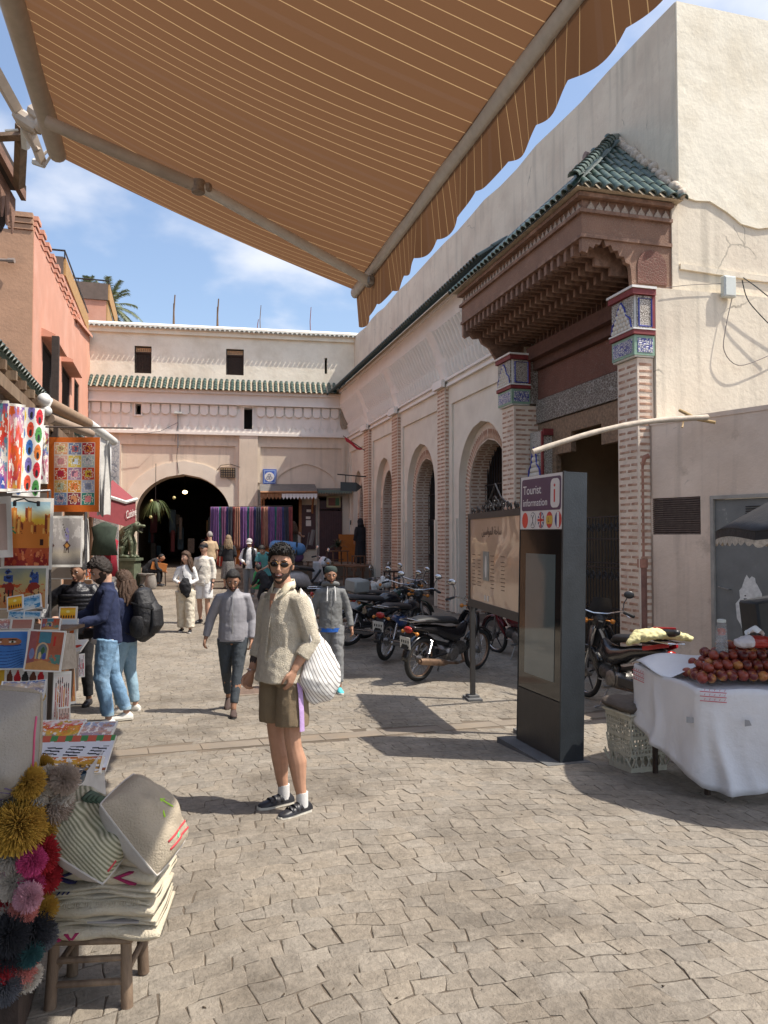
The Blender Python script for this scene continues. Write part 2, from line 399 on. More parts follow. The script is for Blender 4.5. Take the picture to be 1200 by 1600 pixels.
def put(me, name, parent, loc, xdir, up, sc=1):
 """place a shared mesh so its x axis runs along xdir"""
 x = Vector(xdir).normalized(); z = Vector(up); z = (z-x*z.dot(x)).normalized(); y = z.cross(x)
 o = bpy.data.objects.new(name, me); COL.objects.link(o); o.parent = parent
 mt = Matrix(((x.x,y.x,z.x),(x.y,y.y,z.y),(x.z,y.z,z.z))).to_4x4()
 o.matrix_local = Matrix.Translation(Vector(loc)-ORIG.get(parent.name, Vector())) @ mt @ Matrix.Scale(sc, 4)
 return o

# ================================================================== BACK WALL (closes the square)
A0 = Vector((6.85, 30.0, 0)); A1 = Vector((-3.6, 30.95, 0)); bd = (A1-A0).normalized(); bn = Vector((bd.y, -bd.x, 0));
if bn.y > 0: bn = -bn
def B(s, z, d=0): p = A0 + bd*s + bn*d; return Vector((p.x, p.y, z))      # s metres left of the corner, d towards the square
def hB(u, v, d=0):
 r = ray(u, v); o = Vector((0,0,CZ)); t = (A0+bn*d-o).dot(bn)/r.dot(bn); p = o+r*t; return (p-A0).dot(bd), p.z
def bbox(m, s0, s1, z0, z1, d0, d1):
 vs = [B(s, z, d) for s in (s0,s1) for d in (d0,d1) for z in (z0,z1)]
 m.add(vs, [(0,1,3,2),(4,6,7,5),(0,4,5,1),(2,3,7,6),(0,2,6,4),(1,5,7,3)])
def bz(v, u=330, d=0): return hB(u, v, d)[1]
def bs(u, v=700, d=0): return hB(u, v, d)[0]
def back():
 b = thing('gate_building', 'cream two storey building with pointed archway and green tile eave closing the square', 'building', B(5, .5))
 ztop = bz(507); SW = bs(124)
 s0a, s1a = bs(360), bs(213); ca = (s0a+s1a)/2; ha = (s1a-s0a)/2; zap = bz(741, 285)
 ledge = bz(680)
 sh0, sh1 = bs(535), bs(409); zsh = bz(775, 470)
 outl = [(-.05,-.5), (sh0,-.5), (sh0,zsh), (sh1,zsh), (sh1,-.5)]
 ap = arch(ca, ha, -.5, zap-1.55, zap)
 poly = [(-.05, -.5), (sh0,-.5), (sh0,zsh), (sh1,zsh), (sh1,-.5)] + ap + [(SW,-.5), (SW,ledge), (-.05,ledge)]
 m = M(); m.prism([B(s,z,0) for s,z in poly], -bn*.9); m.build('lower_wall', pl_back, b)
 m = M(); f = .07
 def ring(s0, s1, z0, z1, w=.16):
  bbox(m, s0-w, s0, z0, z1+w, .0, f); bbox(m, s1, s1+w, z0, z1+w, .0, f); bbox(m, s0, s1, z1, z1+w, .0, f)
 ring(bs(368), bs(190), .3, bz(697)); ring(bs(533), bs(407), zsh+.5, bz(697))
 m.build('panel_frame', pl_back, b)
 m = M(); bbox(m, bs(403), bs(374), .2, ledge, 0, .14); m.build('pilaster', pl_back, b)
 m = M(); o = arch(ca, ha+.52, .3, zap-1.5, zap+.52); i_ = arch(ca, ha, .3, zap-1.55, zap)
 n = len(o); vs = [B(s,z,.06) for s,z in o]+[B(s,z,.06) for s,z in i_]+[B(s,z,0) for s,z in o]+[B(s,z,-.2) for s,z in i_]
 m.add(vs, [(k, k+1, n+k+1, n+k) for k in range(n-1)]+[(2*n+k, 2*n+k+1, k+1, k) for k in range(n-1)]+[(n+k, n+k+1, 3*n+k+1, 3*n+k) for k in range(n-1)])
 m.build('archivolt', pl_pinkw, b, smooth=40)
 m = M(); bbox(m, -.05, SW, ledge, ledge+.10, -.9, .17); bbox(m, -.05, SW, ledge+.10, ledge+.2, -.9, .10); m.build('ledge', pl_white, b)
 z1 = bz(672); zt = bz(633); zb2 = bz(620); ze = bz(611)
 ops = [(bs(220), bs(211), bz(648,215), bz(631,215)), (bs(394), bs(381), bz(671,387), bz(637,387))]
 cuts = sorted(ops); m = M(); cur = -.05
 for (a, c, zl, zh) in cuts:
  bbox(m, cur, a, ledge+.2, zt, -.9, .0); bbox(m, a, c, ledge+.2, zl, -.9, 0); bbox(m, a, c, zh, zt, -.9, 0); cur = c
 bbox(m, cur, SW, ledge+.2, zt, -.9, 0)
 m.build('frieze_wall', pl_white, b)
 m = M()
 for (a, c, zl, zh) in cuts: bbox(m, a, c, zl, zh, -.85, -.5)
 m.build('opening_back', dark_void, b, kind='stuff')
 m = M()
 for (a, c, zl, zh) in cuts:
  w = .05; bbox(m, a-w, a, zl-w, zh+w, 0, .07); bbox(m, c, c+w, zl-w, zh+w, 0, .07); bbox(m, a, c, zh, zh+w, 0, .07); bbox(m, a, c, zl-w, zl, 0, .07)
 m.build('opening_frame', pl_white, b, kind='stuff')
 def tongue(w, h, d):
  m = M(); n = 6
  prof = [(-w/2, h), (w/2, h), (w/2, .28*h)] + [(w/2*cos(pi*k/n), .28*h - .26*h*sin(pi*k/n)) for k in range(1, n)] + [(-w/2, .28*h)]
  m.prism([(x, 0, z) for x, z in prof], (0, d, 0))
  me = bpy.data.meshes.new('cornice_tongue_mesh'); me.from_pydata(m.v, [], m.f); me.materials.append(pl_white); return me
 T1 = tongue(.30, .40, .10); T2 = tongue(.30, .36, .08)
 n = 27; sp = (SW-.5)/n
 for tier, (zz, d, me) in enumerate(((zt-.42, .10, T1), (zt-.86, .04, T2))):
  for k in range(n):
   s = .45+sp*(k+.5 if tier == 0 else k+.5)
   if any(a-.12 < s < c+.12 for a, c, _, _ in ops): continue
   put(me, 'cornice_tongue', b, B(s, zz, d-.1), bd, (0,0,1))
 for k in range(n):
  s = .45+sp*(k+.5); m = M();
  if any(a-.12 < s < c+.12 for a, c, _, _ in ops): continue
  bbox(m, s-.07, s+.07, ledge+.2, ledge+.32, 0, .1); m.build('cornice_foot', pl_white, b)
 m = M(); bbox(m, -.05, SW, zt, zt+.09, -.9, .22); bbox(m, -.05, SW, zt+.09, ze-.14, -.9, .14); bbox(m, -.05, SW, ze-.14, ze-.02, -.9, .26); m.build('cornice_band', pl_white, b)
 zhi = ze+.50; run = .62
 m = M(); m.add([B(-.05,ze-.02,.36),B(SW,ze-.02,.36),B(SW,zhi-.03,-.25),B(-.05,zhi-.03,-.25),B(-.05,ze-.1,-.25),B(SW,ze-.1,-.25)], [(0,1,2,3),(0,4,5,1),(0,3,4),(1,5,2),(2,5,4,3)])
 m.build('eave_bed', mat('tile mortar bed', (.45,.37,.27), .95, .2, 6, .8, 40), b)
 nt_ = 47; cw = (SW-.35)/nt_; dn_ = (bn*run + Vector((0,0,-(zhi-ze)))).normalized(); upv = Vector((0,0,1))
 for k in range(nt_):
  s = .1+cw*(k+.5)
  for r_ in range(4):
   q = r_/4; p = B(s+.01*(hsh(k,r_)-.5), zhi-(zhi-ze)*q+.0, -.25+run*q)
   put(TILE_S, 'roof_tile', b, p, dn_+Vector((0,0,.03*(hsh(k,r_,2)-.5))), upv, .98)
 W1 = [(bs(234), bs(207), bz(581,220), bz(538,220)), (bs(380), bs(352), bz(584,366), bz(543,366)), (bs(512), bs(508), bz(582,510), bz(557,510))]
 m = M(); cur = -.6; zc0 = zhi-.3
 for (a, c, zl, zh) in sorted(W1):
  bbox(m, cur, a, zc0, ztop-.25, -.9, -.25); bbox(m, a, c, zc0, zl, -.9, -.25); bbox(m, a, c, zh, ztop-.25, -.9, -.25); cur = c
 bbox(m, cur, SW, zc0, ztop-.25, -.9, -.25)
 m.build('upper_wall', pl_upper, b)
 m = M(); bbox(m, -.6, SW, ztop-.42, ztop-.25, -.25, -.13); m.build('upper_moulding', pl_upper, b)
 for (a, c, zl, zh) in W1[:2]:
  m = M(); w = .035
  for q in ((a,a+w,zl,zh),(c-w,c,zl,zh),(a+w,c-w,zh-w,zh),(a+w,c-w,zl,zl+w),(a+w,c-w,zh-.27,zh-.22)): bbox(m, q[0],q[1],q[2],q[3],-.4,-.3)
  wn = m.build('window', win_wood, b)
  m = M()
  for k in range(10):
   s = a+w+(c-a-2*w)*(k+.5)/10; bbox(m, s-.012, s+.012, zl+.03, zh-.27, -.36, -.34)
  for k in range(14):
   z = zl+.05+(zh-zl-.34)*k/13; bbox(m, a+w, c-w, z-.012, z+.012, -.375, -.355)
  m.build('lattice', win_wood, wn)
  m = M(); bbox(m, a+w, c-w, zl+.03, zh-.03, -.46, -.44); m.build('pane', mat('dim window', (.03,.02,.015), .5, .3), wn)
  m = M()
  for k in range(8):
   s = a+w+(c-a-2*w)*(k+.5)/8; bbox(m, s-.02, s+.02, zh-.21, zh-.05, -.38, -.37)
  for k in range(3): bbox(m, a+w, c-w, zh-.2+.06*k, zh-.175+.06*k, -.37, -.36)
  m.build('fret_panel', mat('pale fretwork', (.62,.38,.2), .8, .3, 30), wn)
 m = M(); a, c, zl, zh = W1[2]; bbox(m, a, c, zl, zh, -.86, -.6); m.build('slit', dark_void, b)
 m = M(); m.prism([B(-.6, z, d) for z, d in ((ztop-.25,-.9),(ztop-.25,-.02),(ztop-.12,-.02),(ztop+.06,-.45),(ztop-.02,-.9))], bd*(SW+.6)); m.build('coping', mat('limewash coping', (.74,.69,.6), .9, .05, 2, .8, 12), b)
 for k in range(56):
  s = -.3+(SW+.2)*(k+.5)/56; put(TILE, 'coping_tile', b, B(s, ztop-.165, -.36), bn+Vector((0,0,-.25)), upv, .95)
 m = M(); s, z = hB(253, 518); bbox(m, s-.12, s+.12, z-.05, z+.05, -.25, -.19); m.build('brick_scar', brick_m, b)
 cb_ = bs(478); hb = (bs(432)-bs(523))/2; a_ = arch(cb_, hb, bz(757,478), bz(755,478), bz(725,478), 12, .8); o_ = arch(cb_, hb+.07, bz(757,478), bz(755,478), bz(725,478)+.06, 12, .8)
 m = M(); n = len(a_); m.add([B(s,z,.05) for s,z in o_]+[B(s,z,.05) for s,z in a_]+[B(s,z,0) for s,z in o_]+[B(s,z,0) for s,z in a_], [(k,k+1,n+k+1,n+k) for k in range(n-1)]+[(2*n+k,2*n+k+1,k+1,k) for k in range(n-1)]+[(n+k,n+k+1,3*n+k+1,3*n+k) for k in range(n-1)])
 m.build('blind_arch', pl_back, b)
 s, z = hB(543, 656); m = M(); m.tube([B(.25, z-.38, .03), B(.25,z-.2,.03), B(.25,z+.2,.03), B(.25,z+.42,.03)], [(.1,.03),(.17,.03),(.17,.03),(.08,.03)], 10, ref=bd); m.build('corner_niche', mat('carved stone panel', (.36,.30,.23), .9, .3, 40, 1, 60), b)
 m = M(); zc = zap+.4
 def w4(a, c, z0, z1, d0, d1): bbox(m, a, c, z0, z1, d0, d1)
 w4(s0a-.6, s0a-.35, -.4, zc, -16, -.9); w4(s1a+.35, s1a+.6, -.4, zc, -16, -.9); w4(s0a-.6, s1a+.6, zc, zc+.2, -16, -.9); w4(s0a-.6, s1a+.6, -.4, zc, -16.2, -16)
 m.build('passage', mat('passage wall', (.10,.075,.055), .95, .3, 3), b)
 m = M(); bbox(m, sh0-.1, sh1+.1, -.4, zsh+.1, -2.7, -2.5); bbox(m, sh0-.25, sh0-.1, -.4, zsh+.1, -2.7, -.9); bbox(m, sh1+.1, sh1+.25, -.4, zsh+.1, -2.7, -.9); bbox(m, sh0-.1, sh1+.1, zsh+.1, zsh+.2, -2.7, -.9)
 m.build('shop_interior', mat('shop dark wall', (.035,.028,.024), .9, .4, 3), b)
 return dict(b=b, ledge=ledge, zap=zap, ca=ca, ha=ha, sh=(sh0,sh1,zsh), ztop=ztop)
BK = back()
def rods():
 g_ = 'rods sticking up from the gate building roof'
 for i,(u, v0, v1, txt) in enumerate(((273,462,503,'leftmost thick bundled rod above the roof'),(341,468,507,'second bare pole from left above the roof'),(407,478,512,'thin rod in the middle above the roof'),(485,481,515,'thin reddish rod rising near the awning edge above the roof'),(403,500,512,'short stub of rod beside the thin middle rod on the roof'))):
  s, z = hB(u, v0, -.7); z0 = BK['ztop']-.1; m = M(); r = .035 if i < 2 else .018
  m.tube([B(s,z0,-.6), B(s+.02,(z0+z)/2,-.6), B(s-.02,z,-.6)], [r,r*.9,r*.7], 6)
  if i < 2: m.tube([B(s+.05,z0,-.6), B(s+.03,z0+(z-z0)*.75,-.6)], r*.6, 5)
  tag(m.build('roof_rod', wood_old if i < 3 else mat('rusty rod', (.2,.06,.04), .8)), txt, 'rod', g_)
rods()
# ================================================================== RIGHT ARCADE FACADE
WX = 6.85; PXF = 6.70
zell_w = mat('carved stucco', (.62,.56,.48), .85, .1, 20)
def pattern_mat(name, c1, c2, sc=14, rough=.8, kind='v', thr=(.05,.12)):
 if name in MATS: return MATS[name]
 m = mat(name, c1, rough, 0); nt = m.node_tree; N = nt.nodes; L = nt.links; b = N['Principled BSDF']
 tc = N.new('ShaderNodeTexCoord');
 v = N.new('ShaderNodeTexVoronoi'); v.feature = 'DISTANCE_TO_EDGE' if kind == 'v' else 'F1'; v.inputs['Scale'].default_value = sc; L.new(tc.outputs['Object'], v.inputs['Vector'])
 if kind == 'g': v.inputs['Randomness'].default_value = .25
 r = N.new('ShaderNodeMapRange'); r.inputs[1].default_value = thr[0]; r.inputs[2].default_value = thr[1]; L.new(v.outputs['Distance'], r.inputs[0])
 x = N.new('ShaderNodeMixRGB'); x.inputs[1].default_value = (*c2,1); x.inputs[2].default_value = (*c1,1); L.new(r.outputs[0], x.inputs[0])
 n = N.new('ShaderNodeTexNoise'); n.inputs['Scale'].default_value = 4; n.inputs['Detail'].default_value = 6; L.new(tc.outputs['Object'], n.inputs['Vector'])
 y = N.new('ShaderNodeMixRGB'); y.blend_type = 'MULTIPLY'; y.inputs[0].default_value = .5; L.new(x.outputs[0], y.inputs[1]); L.new(n.outputs[0], y.inputs[2])
 bp = N.new('ShaderNodeBump'); bp.inputs['Strength'].default_value = .6; bp.inputs['Distance'].default_value = .01; L.new(r.outputs[0], bp.inputs['Height']); L.new(bp.outputs[0], b.inputs['Normal'])
 L.new(y.outputs[0], b.inputs['Base Color']); return m
arab_w = pattern_mat('carved arabesque stucco', (.72,.66,.58), (.22,.18,.15), 34, .8)
arab_d = pattern_mat('dark arabesque panel', (.20,.16,.13), (.62,.58,.52), 20, .8, thr=(.0,.10))
blue_m = mat('cobalt tile', (.03,.045,.30), .35, .2, 20); red_m = mat('oxblood paint', (.20,.03,.03), .6, .2, 12); green_m = mat('pale green tile', (.22,.34,.25), .5, .15, 14)
whitetile = mat('white tile', (.72,.70,.66), .5, .08, 14)
blue_w = pattern_mat('blue script tile', (.66,.65,.64), (.05,.06,.32), 24, .4, thr=(.05,.14))
def xbox(m, x0, x1, y0, y1, z0, z1): m.bb((x0,y0,z0), (x1,y1,z1))
BRK = {}
def brick_mesh(l, h, d, seed=0):
 key = (round(l,2), seed)
 if key in BRK: return BRK[key]
 rr = random.Random(seed*17+int(l*100)); m = M(); m.box((0,0,0), (d, l, h), None, .006)
 v = [(x+rr.uniform(-.003,.003), y+rr.uniform(-.006,.006), z+rr.uniform(-.005,.005)) for x,y,z in m.v]
 me = bpy.data.meshes.new('brick_mesh'); me.from_pydata(v, [], m.f); me.materials.append(brick_m); BRK[key] = me; return me
def arch_x(m, X0, X1, cy, half, z0, zs, za): pass
def facade():
 b = thing('arcade_building', 'long cream arcade building with brick pilasters and stucco cornice on the right', 'building', (WX, 20, 0))
 pil = [(13.5,14.05),(18.45,19.05),(22.75,23.4),(26.4,27.1)]
 bays = [(14.05,18.45,16.45,1.42),(19.05,22.75,20.95,1.28),(23.4,26.4,24.9,1.05),(27.1,30.0,28.6,.8)]
 ztop = 5.57
 m = M(); mi = M(); mb = M(); mg = M()
 for (y0,y1,cy,h) in bays:
  gz = g(WX,cy)-.3; za = 4.42 if h > .9 else 4.3
  ap = arch(cy, h, gz, za-1.35, za)
  poly = [(y0,gz)]+ap+[(y1,gz),(y1,ztop),(y0,ztop)]
  m.prism([(WX,y,z) for y,z in poly], (.18,0,0))
  xbox(m, WX-.05, WX, y0, y0+.22, gz, ztop); xbox(m, WX-.05, WX, y1-.22, y1, gz, ztop); xbox(m, WX-.05, WX, y0+.22, y1-.22, 5.12, ztop)
  xbox(m, WX-.05, WX+.0, cy-h-.16, cy-h-.06, gz, 2.2) ; xbox(m, WX-.05, WX, cy+h+.06, cy+h+.16, gz, 2.2)
 m.build('arcade_wall', pl_pinkw, b)
 for bi, (y0,y1,cy,h) in enumerate(bays):
  gz = g(WX,cy)-.3; za = 4.42 if h > .9 else 4.3
  h2 = h-.25; za2 = za-.42; X = WX+.18
  ap = arch(cy, h2, gz, za2-1.15, za2, 14); m = M()
  poly = [(cy-h-.1,gz)]+ap+[(cy+h+.1,gz),(cy+h+.1,za+.1),(cy-h-.1,za+.1)]
  m.prism([(X,y,z) for y,z in poly], (.46,0,0)); ir = m.build('inner_arch', mortar, b)
  bl = []; n = 46 if bi == 0 else 34
  pts = arch(cy, h2, gz, za2-1.15, za2, 40)[1:-1]
  ln = [0]
  for k in range(1, len(pts)): ln.append(ln[-1]+math.dist(pts[k], pts[k-1]))
  def at(t):
   t *= ln[-1]
   k = max(1, int(np.searchsorted(ln, t))); k = min(k, len(pts)-1); f = (t-ln[k-1])/max(1e-6, ln[k]-ln[k-1])
   return (pts[k-1][0]+(pts[k][0]-pts[k-1][0])*f, pts[k-1][1]+(pts[k][1]-pts[k-1][1])*f), (pts[k][0]-pts[k-1][0], pts[k][1]-pts[k-1][1])
  sold = brick_mesh(.22, .045, .02, 5)
  N_ = int(ln[-1]/.082)
  for k in range(N_):
   (py, pz), (ty, tz) = at((k+.5)/N_); l = math.hypot(ty,tz) or 1; ny, nz = -tz/l, ty/l
   if ny*(py-cy)+nz*(pz-(za2-1.2)) < 0: ny, nz = -ny, -nz
   if bi < 2:
    put(sold, 'arch_brick', ir, (X-.008, py+ny*.13, pz+nz*.13), (-1,0,0), (0, ty/l, tz/l))
   else: bl.append(((X-.008, py+ny*.13, pz+nz*.13), (ny,nz), (ty/l,tz/l)))
  m = M()
  for k in range(N_):
   (py, pz), (ty, tz) = at((k+.5)/N_); l = math.hypot(ty,tz) or 1
   rx = Matrix(((1,0,0),(0,-tz/l,ty/l),(0,ty/l,tz/l)))
   for q in range(2):
    m.box((X+.12+.22*q+.04*(k%2), py, pz), (.17, .02, .036), rx)
  zz = gz+.3
  while zz < za2-1.2:
   for sy in (-1,1):
    for q in range(2): m.box((X+.12+.22*q+.04*(int(zz*12)%2), cy+sy*h2, zz), (.17,.02,.036))
    m.box((X-.004, cy+sy*(h2+.13), zz), (.012,.2,.045))
   zz += .085
  m.build('jamb_bricks', brick_m, ir, kind='stuff')
  gt = M(); Xg = X+.42; nb = 16
  for k in range(nb+1):
   y = cy-h2+2*h2*k/nb; t_ = abs(y-cy)/h2
   zt = za2-.02
   for (yy, zq) in pts:
    pass
   cand = [zq for yy,zq in pts if abs(yy-y) < h2/12]; zt = (max(cand) if cand else za2-1.1)
   gt.tube([(Xg,y,gz),(Xg,y,zt)], .011, 5)
  for z in (g(WX,cy)+.15, g(WX,cy)+1.1, g(WX,cy)+1.25, 2.1, 2.25, 3.0): gt.box((Xg,cy,z), (.025,2*h2-.02,.03))
  for k in range(nb):
   y = cy-h2+2*h2*(k+.5)/nb
   for z in (g(WX,cy)+1.175, 2.175): gt.torus((Xg,y,z), .045, .008, 'x', 10, 4)
  gt.build('iron_gate', black_iron, b)
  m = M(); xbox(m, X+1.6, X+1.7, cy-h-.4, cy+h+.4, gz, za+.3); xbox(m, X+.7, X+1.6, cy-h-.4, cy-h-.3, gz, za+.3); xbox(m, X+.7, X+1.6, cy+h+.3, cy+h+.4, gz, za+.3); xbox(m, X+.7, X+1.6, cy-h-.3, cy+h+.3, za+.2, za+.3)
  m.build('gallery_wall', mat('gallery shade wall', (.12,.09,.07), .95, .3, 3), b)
 for pi_, (y0,y1) in list(enumerate(pil))[1:]:
  gz = g(PXF,y0)-.3; x0 = PXF if pi_ else 6.3; x1 = WX+.1; zt = ztop if pi_ else 4.3
  m = M(); xbox(m, x0, x1, y0, y1, gz, zt); p = m.build('pilaster', mortar, b)
  zz = g(PXF,y0)+.05; k = 0; js = M()
  while zz < zt-.05:
   w = y1-y0; fr = ((.28,.26) if k % 2 else (.26,.28)); o = .02*(hsh(k,pi_)-.5)
   if pi_ < 2:
    ys = [(y0+w*.27, w*.42), (y0+w*.76, w*.36)] if k % 2 else [(y0+w*.2, w*.32), (y0+w*.66, w*.5)]
    for (yc, l) in ys: put(brick_mesh(l, .036, .012, k%4), 'brick', p, (x0-.004, yc+o, zz), (1,0,0), (0,.02*(hsh(k,pi_,4)-.5),1))
    wx = (x1-x0 if pi_ == 0 else WX-x0-.01)
    put(brick_mesh(wx*.7, .036, .012, k%4), 'brick', p, (x0+wx*(.42+.12*(k%2)), y0-.004, zz), (0,1,0), (0,0,1))
   else:
    js.box((x0-.004, y0+w*.5, zz), (.014, w*.9, .048)); js.box((x0+.07, y0-.004, zz), (.12,.014,.048))
   zz += .098; k += 1
  if js.v: js.build('brick_courses', brick_m, p, kind='stuff')
 m = M(); xbox(m, WX-.13, WX+.2, 14.1, 30, ztop, ztop+.07); xbox(m, WX-.09, WX+.2, 14.1, 30, ztop+.07, ztop+.14); xbox(m, WX-.17, WX+.2, 14.1, 30, ztop+.14, ztop+.2)
 for (y0,y1) in pil[1:]:
  xbox(m, PXF-.12, WX-.17, y0-.06, y1+.06, ztop+.0, ztop+.2)
 m.build('moulding', pl_white, b)
 def lobe(w, h, d):
  m = M(); nu, nv = 6, 8; vs = []
  for i in range(nv+1):
   t = i/nv
   for j in range(nu+1):
    a = -1+2*j/nu; out = d*(t**1.7) + .15*sqrt(max(0, 1-a*a))*(1-t*.30)*min(1,.25+t*2.2)
    vs.append((-out, a*w/2, h*t))
  m.add(vs, [(i*(nu+1)+j, i*(nu+1)+j+1, (i+1)*(nu+1)+j+1, (i+1)*(nu+1)+j) for i in range(nv) for j in range(nu)])
  me = bpy.data.meshes.new('cornice_lobe_mesh'); me.from_pydata(m.v, [], m.f); me.materials.append(pl_white)
  me.polygons.foreach_set('use_smooth', [True]*len(me.polygons)); me.update(); return me
 zc = ztop+.2; tiers = [(0, .44, .10), (.10, .80, .30)]; z = zc; y0c, y1c = 14.1, 29.9
 w = .22; n = int((y1c-y0c)/w)
 for ti, (off, h, d) in enumerate(tiers):
  me = lobe(w*.62, h*.95, d)
  m = M(); xbox(m, WX-off-.0, WX+.3, y0c, 30, z, z+h-.03); xbox(m, WX-off-d-.05, WX+.3, y0c, 30, z+h-.03, z+h); m.prism([(WX-off-d*q**1.7+.02, y0c, z+h*q) for q in (0,.3,.5,.7,.85,.96)]+[(WX+.2,y0c,z+h*.96),(WX+.2,y0c,z)], (0,15.9,0)); m.build('cornice_tier', pl_white, b)
  for k in range(n): put(me, 'cornice_lobe', b, (WX-off-.002, y0c+w*(k+.5*(ti%2)+.5), z), (1,0,0), (0,0,1))
  z += h
 for (y0,y1) in pil[1:]:
  yc = (y0+y1)/2; zq = zc
  for ti, (off, h, d) in enumerate(tiers):
   m = M(); vs = []; nu, nv = 10, 6
   for i in range(nv+1):
    t_ = i/nv
    for j in range(nu+1):
     a = -1+2*j/nu; out = d*(t_**1.6)+.13*(1-a*a)**.5*(.75+.25*t_); vs.append((WX-off-out-.01, yc+a*(.30+.05*ti), zq+h*t_))
   m.add(vs, [(i*(nu+1)+j, i*(nu+1)+j+1, (i+1)*(nu+1)+j+1, (i+1)*(nu+1)+j) for i in range(nv) for j in range(nu)]); m.build('cornice_bracket', pl_white, b, smooth=2); zq += h
 zb = z; m = M(); xbox(m, WX-.45, WX+.3, 14.1, 30, zb, zb+.42); xbox(m, WX-.52, WX+.3, 14.1, 30, zb+.42, zb+.5); m.build('cornice_band', pl_white, b)
 ze = zb+.53; yy = 14.25; k = 0; upv = Vector((0,0,1))
 m = M(); m.add([(WX-.62,14.1,ze-.03),(WX-.62,30.2,ze-.03),(WX+.5,30.2,ze+.75),(WX+.5,14.1,ze+.75),(WX+.5,14.1,ze-.05),(WX+.5,30.2,ze-.05)], [(0,1,2,3),(0,4,5,1),(0,3,4),(1,5,2)]); m.build('eave_bed', MATS['tile mortar bed'], b)
 while yy < 30.0:
  for r_ in range(2):
   put(TILE, 'roof_tile', b, (WX-.28-.34*(1-r_)+.34*0-.02, yy+.01*(hsh(k,r_)-.5), ze+.26+.0-.24*(1-r_)+.03), (-1,0,-.68), upv, .98)
  yy += .168; k += 1
 m = M(); X0 = 7.06; Y0 = 9.52
 n = 24; top = [(Y0+(31-Y0)*k/n, 9.60+.03*sin(k*1.7)+.02*sin(k*4.1)+.25*k/n) for k in range(n+1)]
 m.prism([(X0, y, z_) for y, z_ in [(Y0,3.9),(31,6.5)]+top[::-1]], (5.2,0,0));
 m.build('upper_wall', pl_cream, b)
 m = M()   # rough lip along the join of the two renders on the sunlit return
 prev = None
 for k in range(13):
  x = X0+.0+k*.32; zz = onXY = None
 ys = Y0-.012
 lip = [(7.07,6.72),(7.35,6.66),(7.6,6.68),(7.9,6.55),(8.15,6.40),(8.45,6.36),(8.75,6.42),(9.1,6.40),(9.6,6.42),(12.2,6.4)]
 m.prism([(x, Y0-.001, z_) for x, z_ in lip]+[(12.2,Y0-.001,9.60),(X0+.01,Y0-.001,9.6)], (0,-.03,0)); m.build('render_coat', pl_upper, b)
 m = M(); m.prism([(7.08,Y0-.001,5.62),(12.2,Y0-.001,5.42),(12.2,Y0-.001,5.50),(10,Y0-.001,5.60),(7.08,Y0-.001,5.70)], (0,-.035,0)); m.build('ledge', pl_cream, b)
 m = M(); X1 = 6.56; Y1 = 9.38
 m.prism([(X1,Y1,-.6),(12.2,Y1,-.6),(12.2,Y1,5.22),(9,Y1,5.29),(X1+.02,Y1,5.27)], (0,.14,0)); m.bb((X1,Y1+.14,-.6),(7.04,10.1,5.25)); m.build('lower_wall', pl_cream, b)
 return b, ze
FB, ZEAVE = facade()

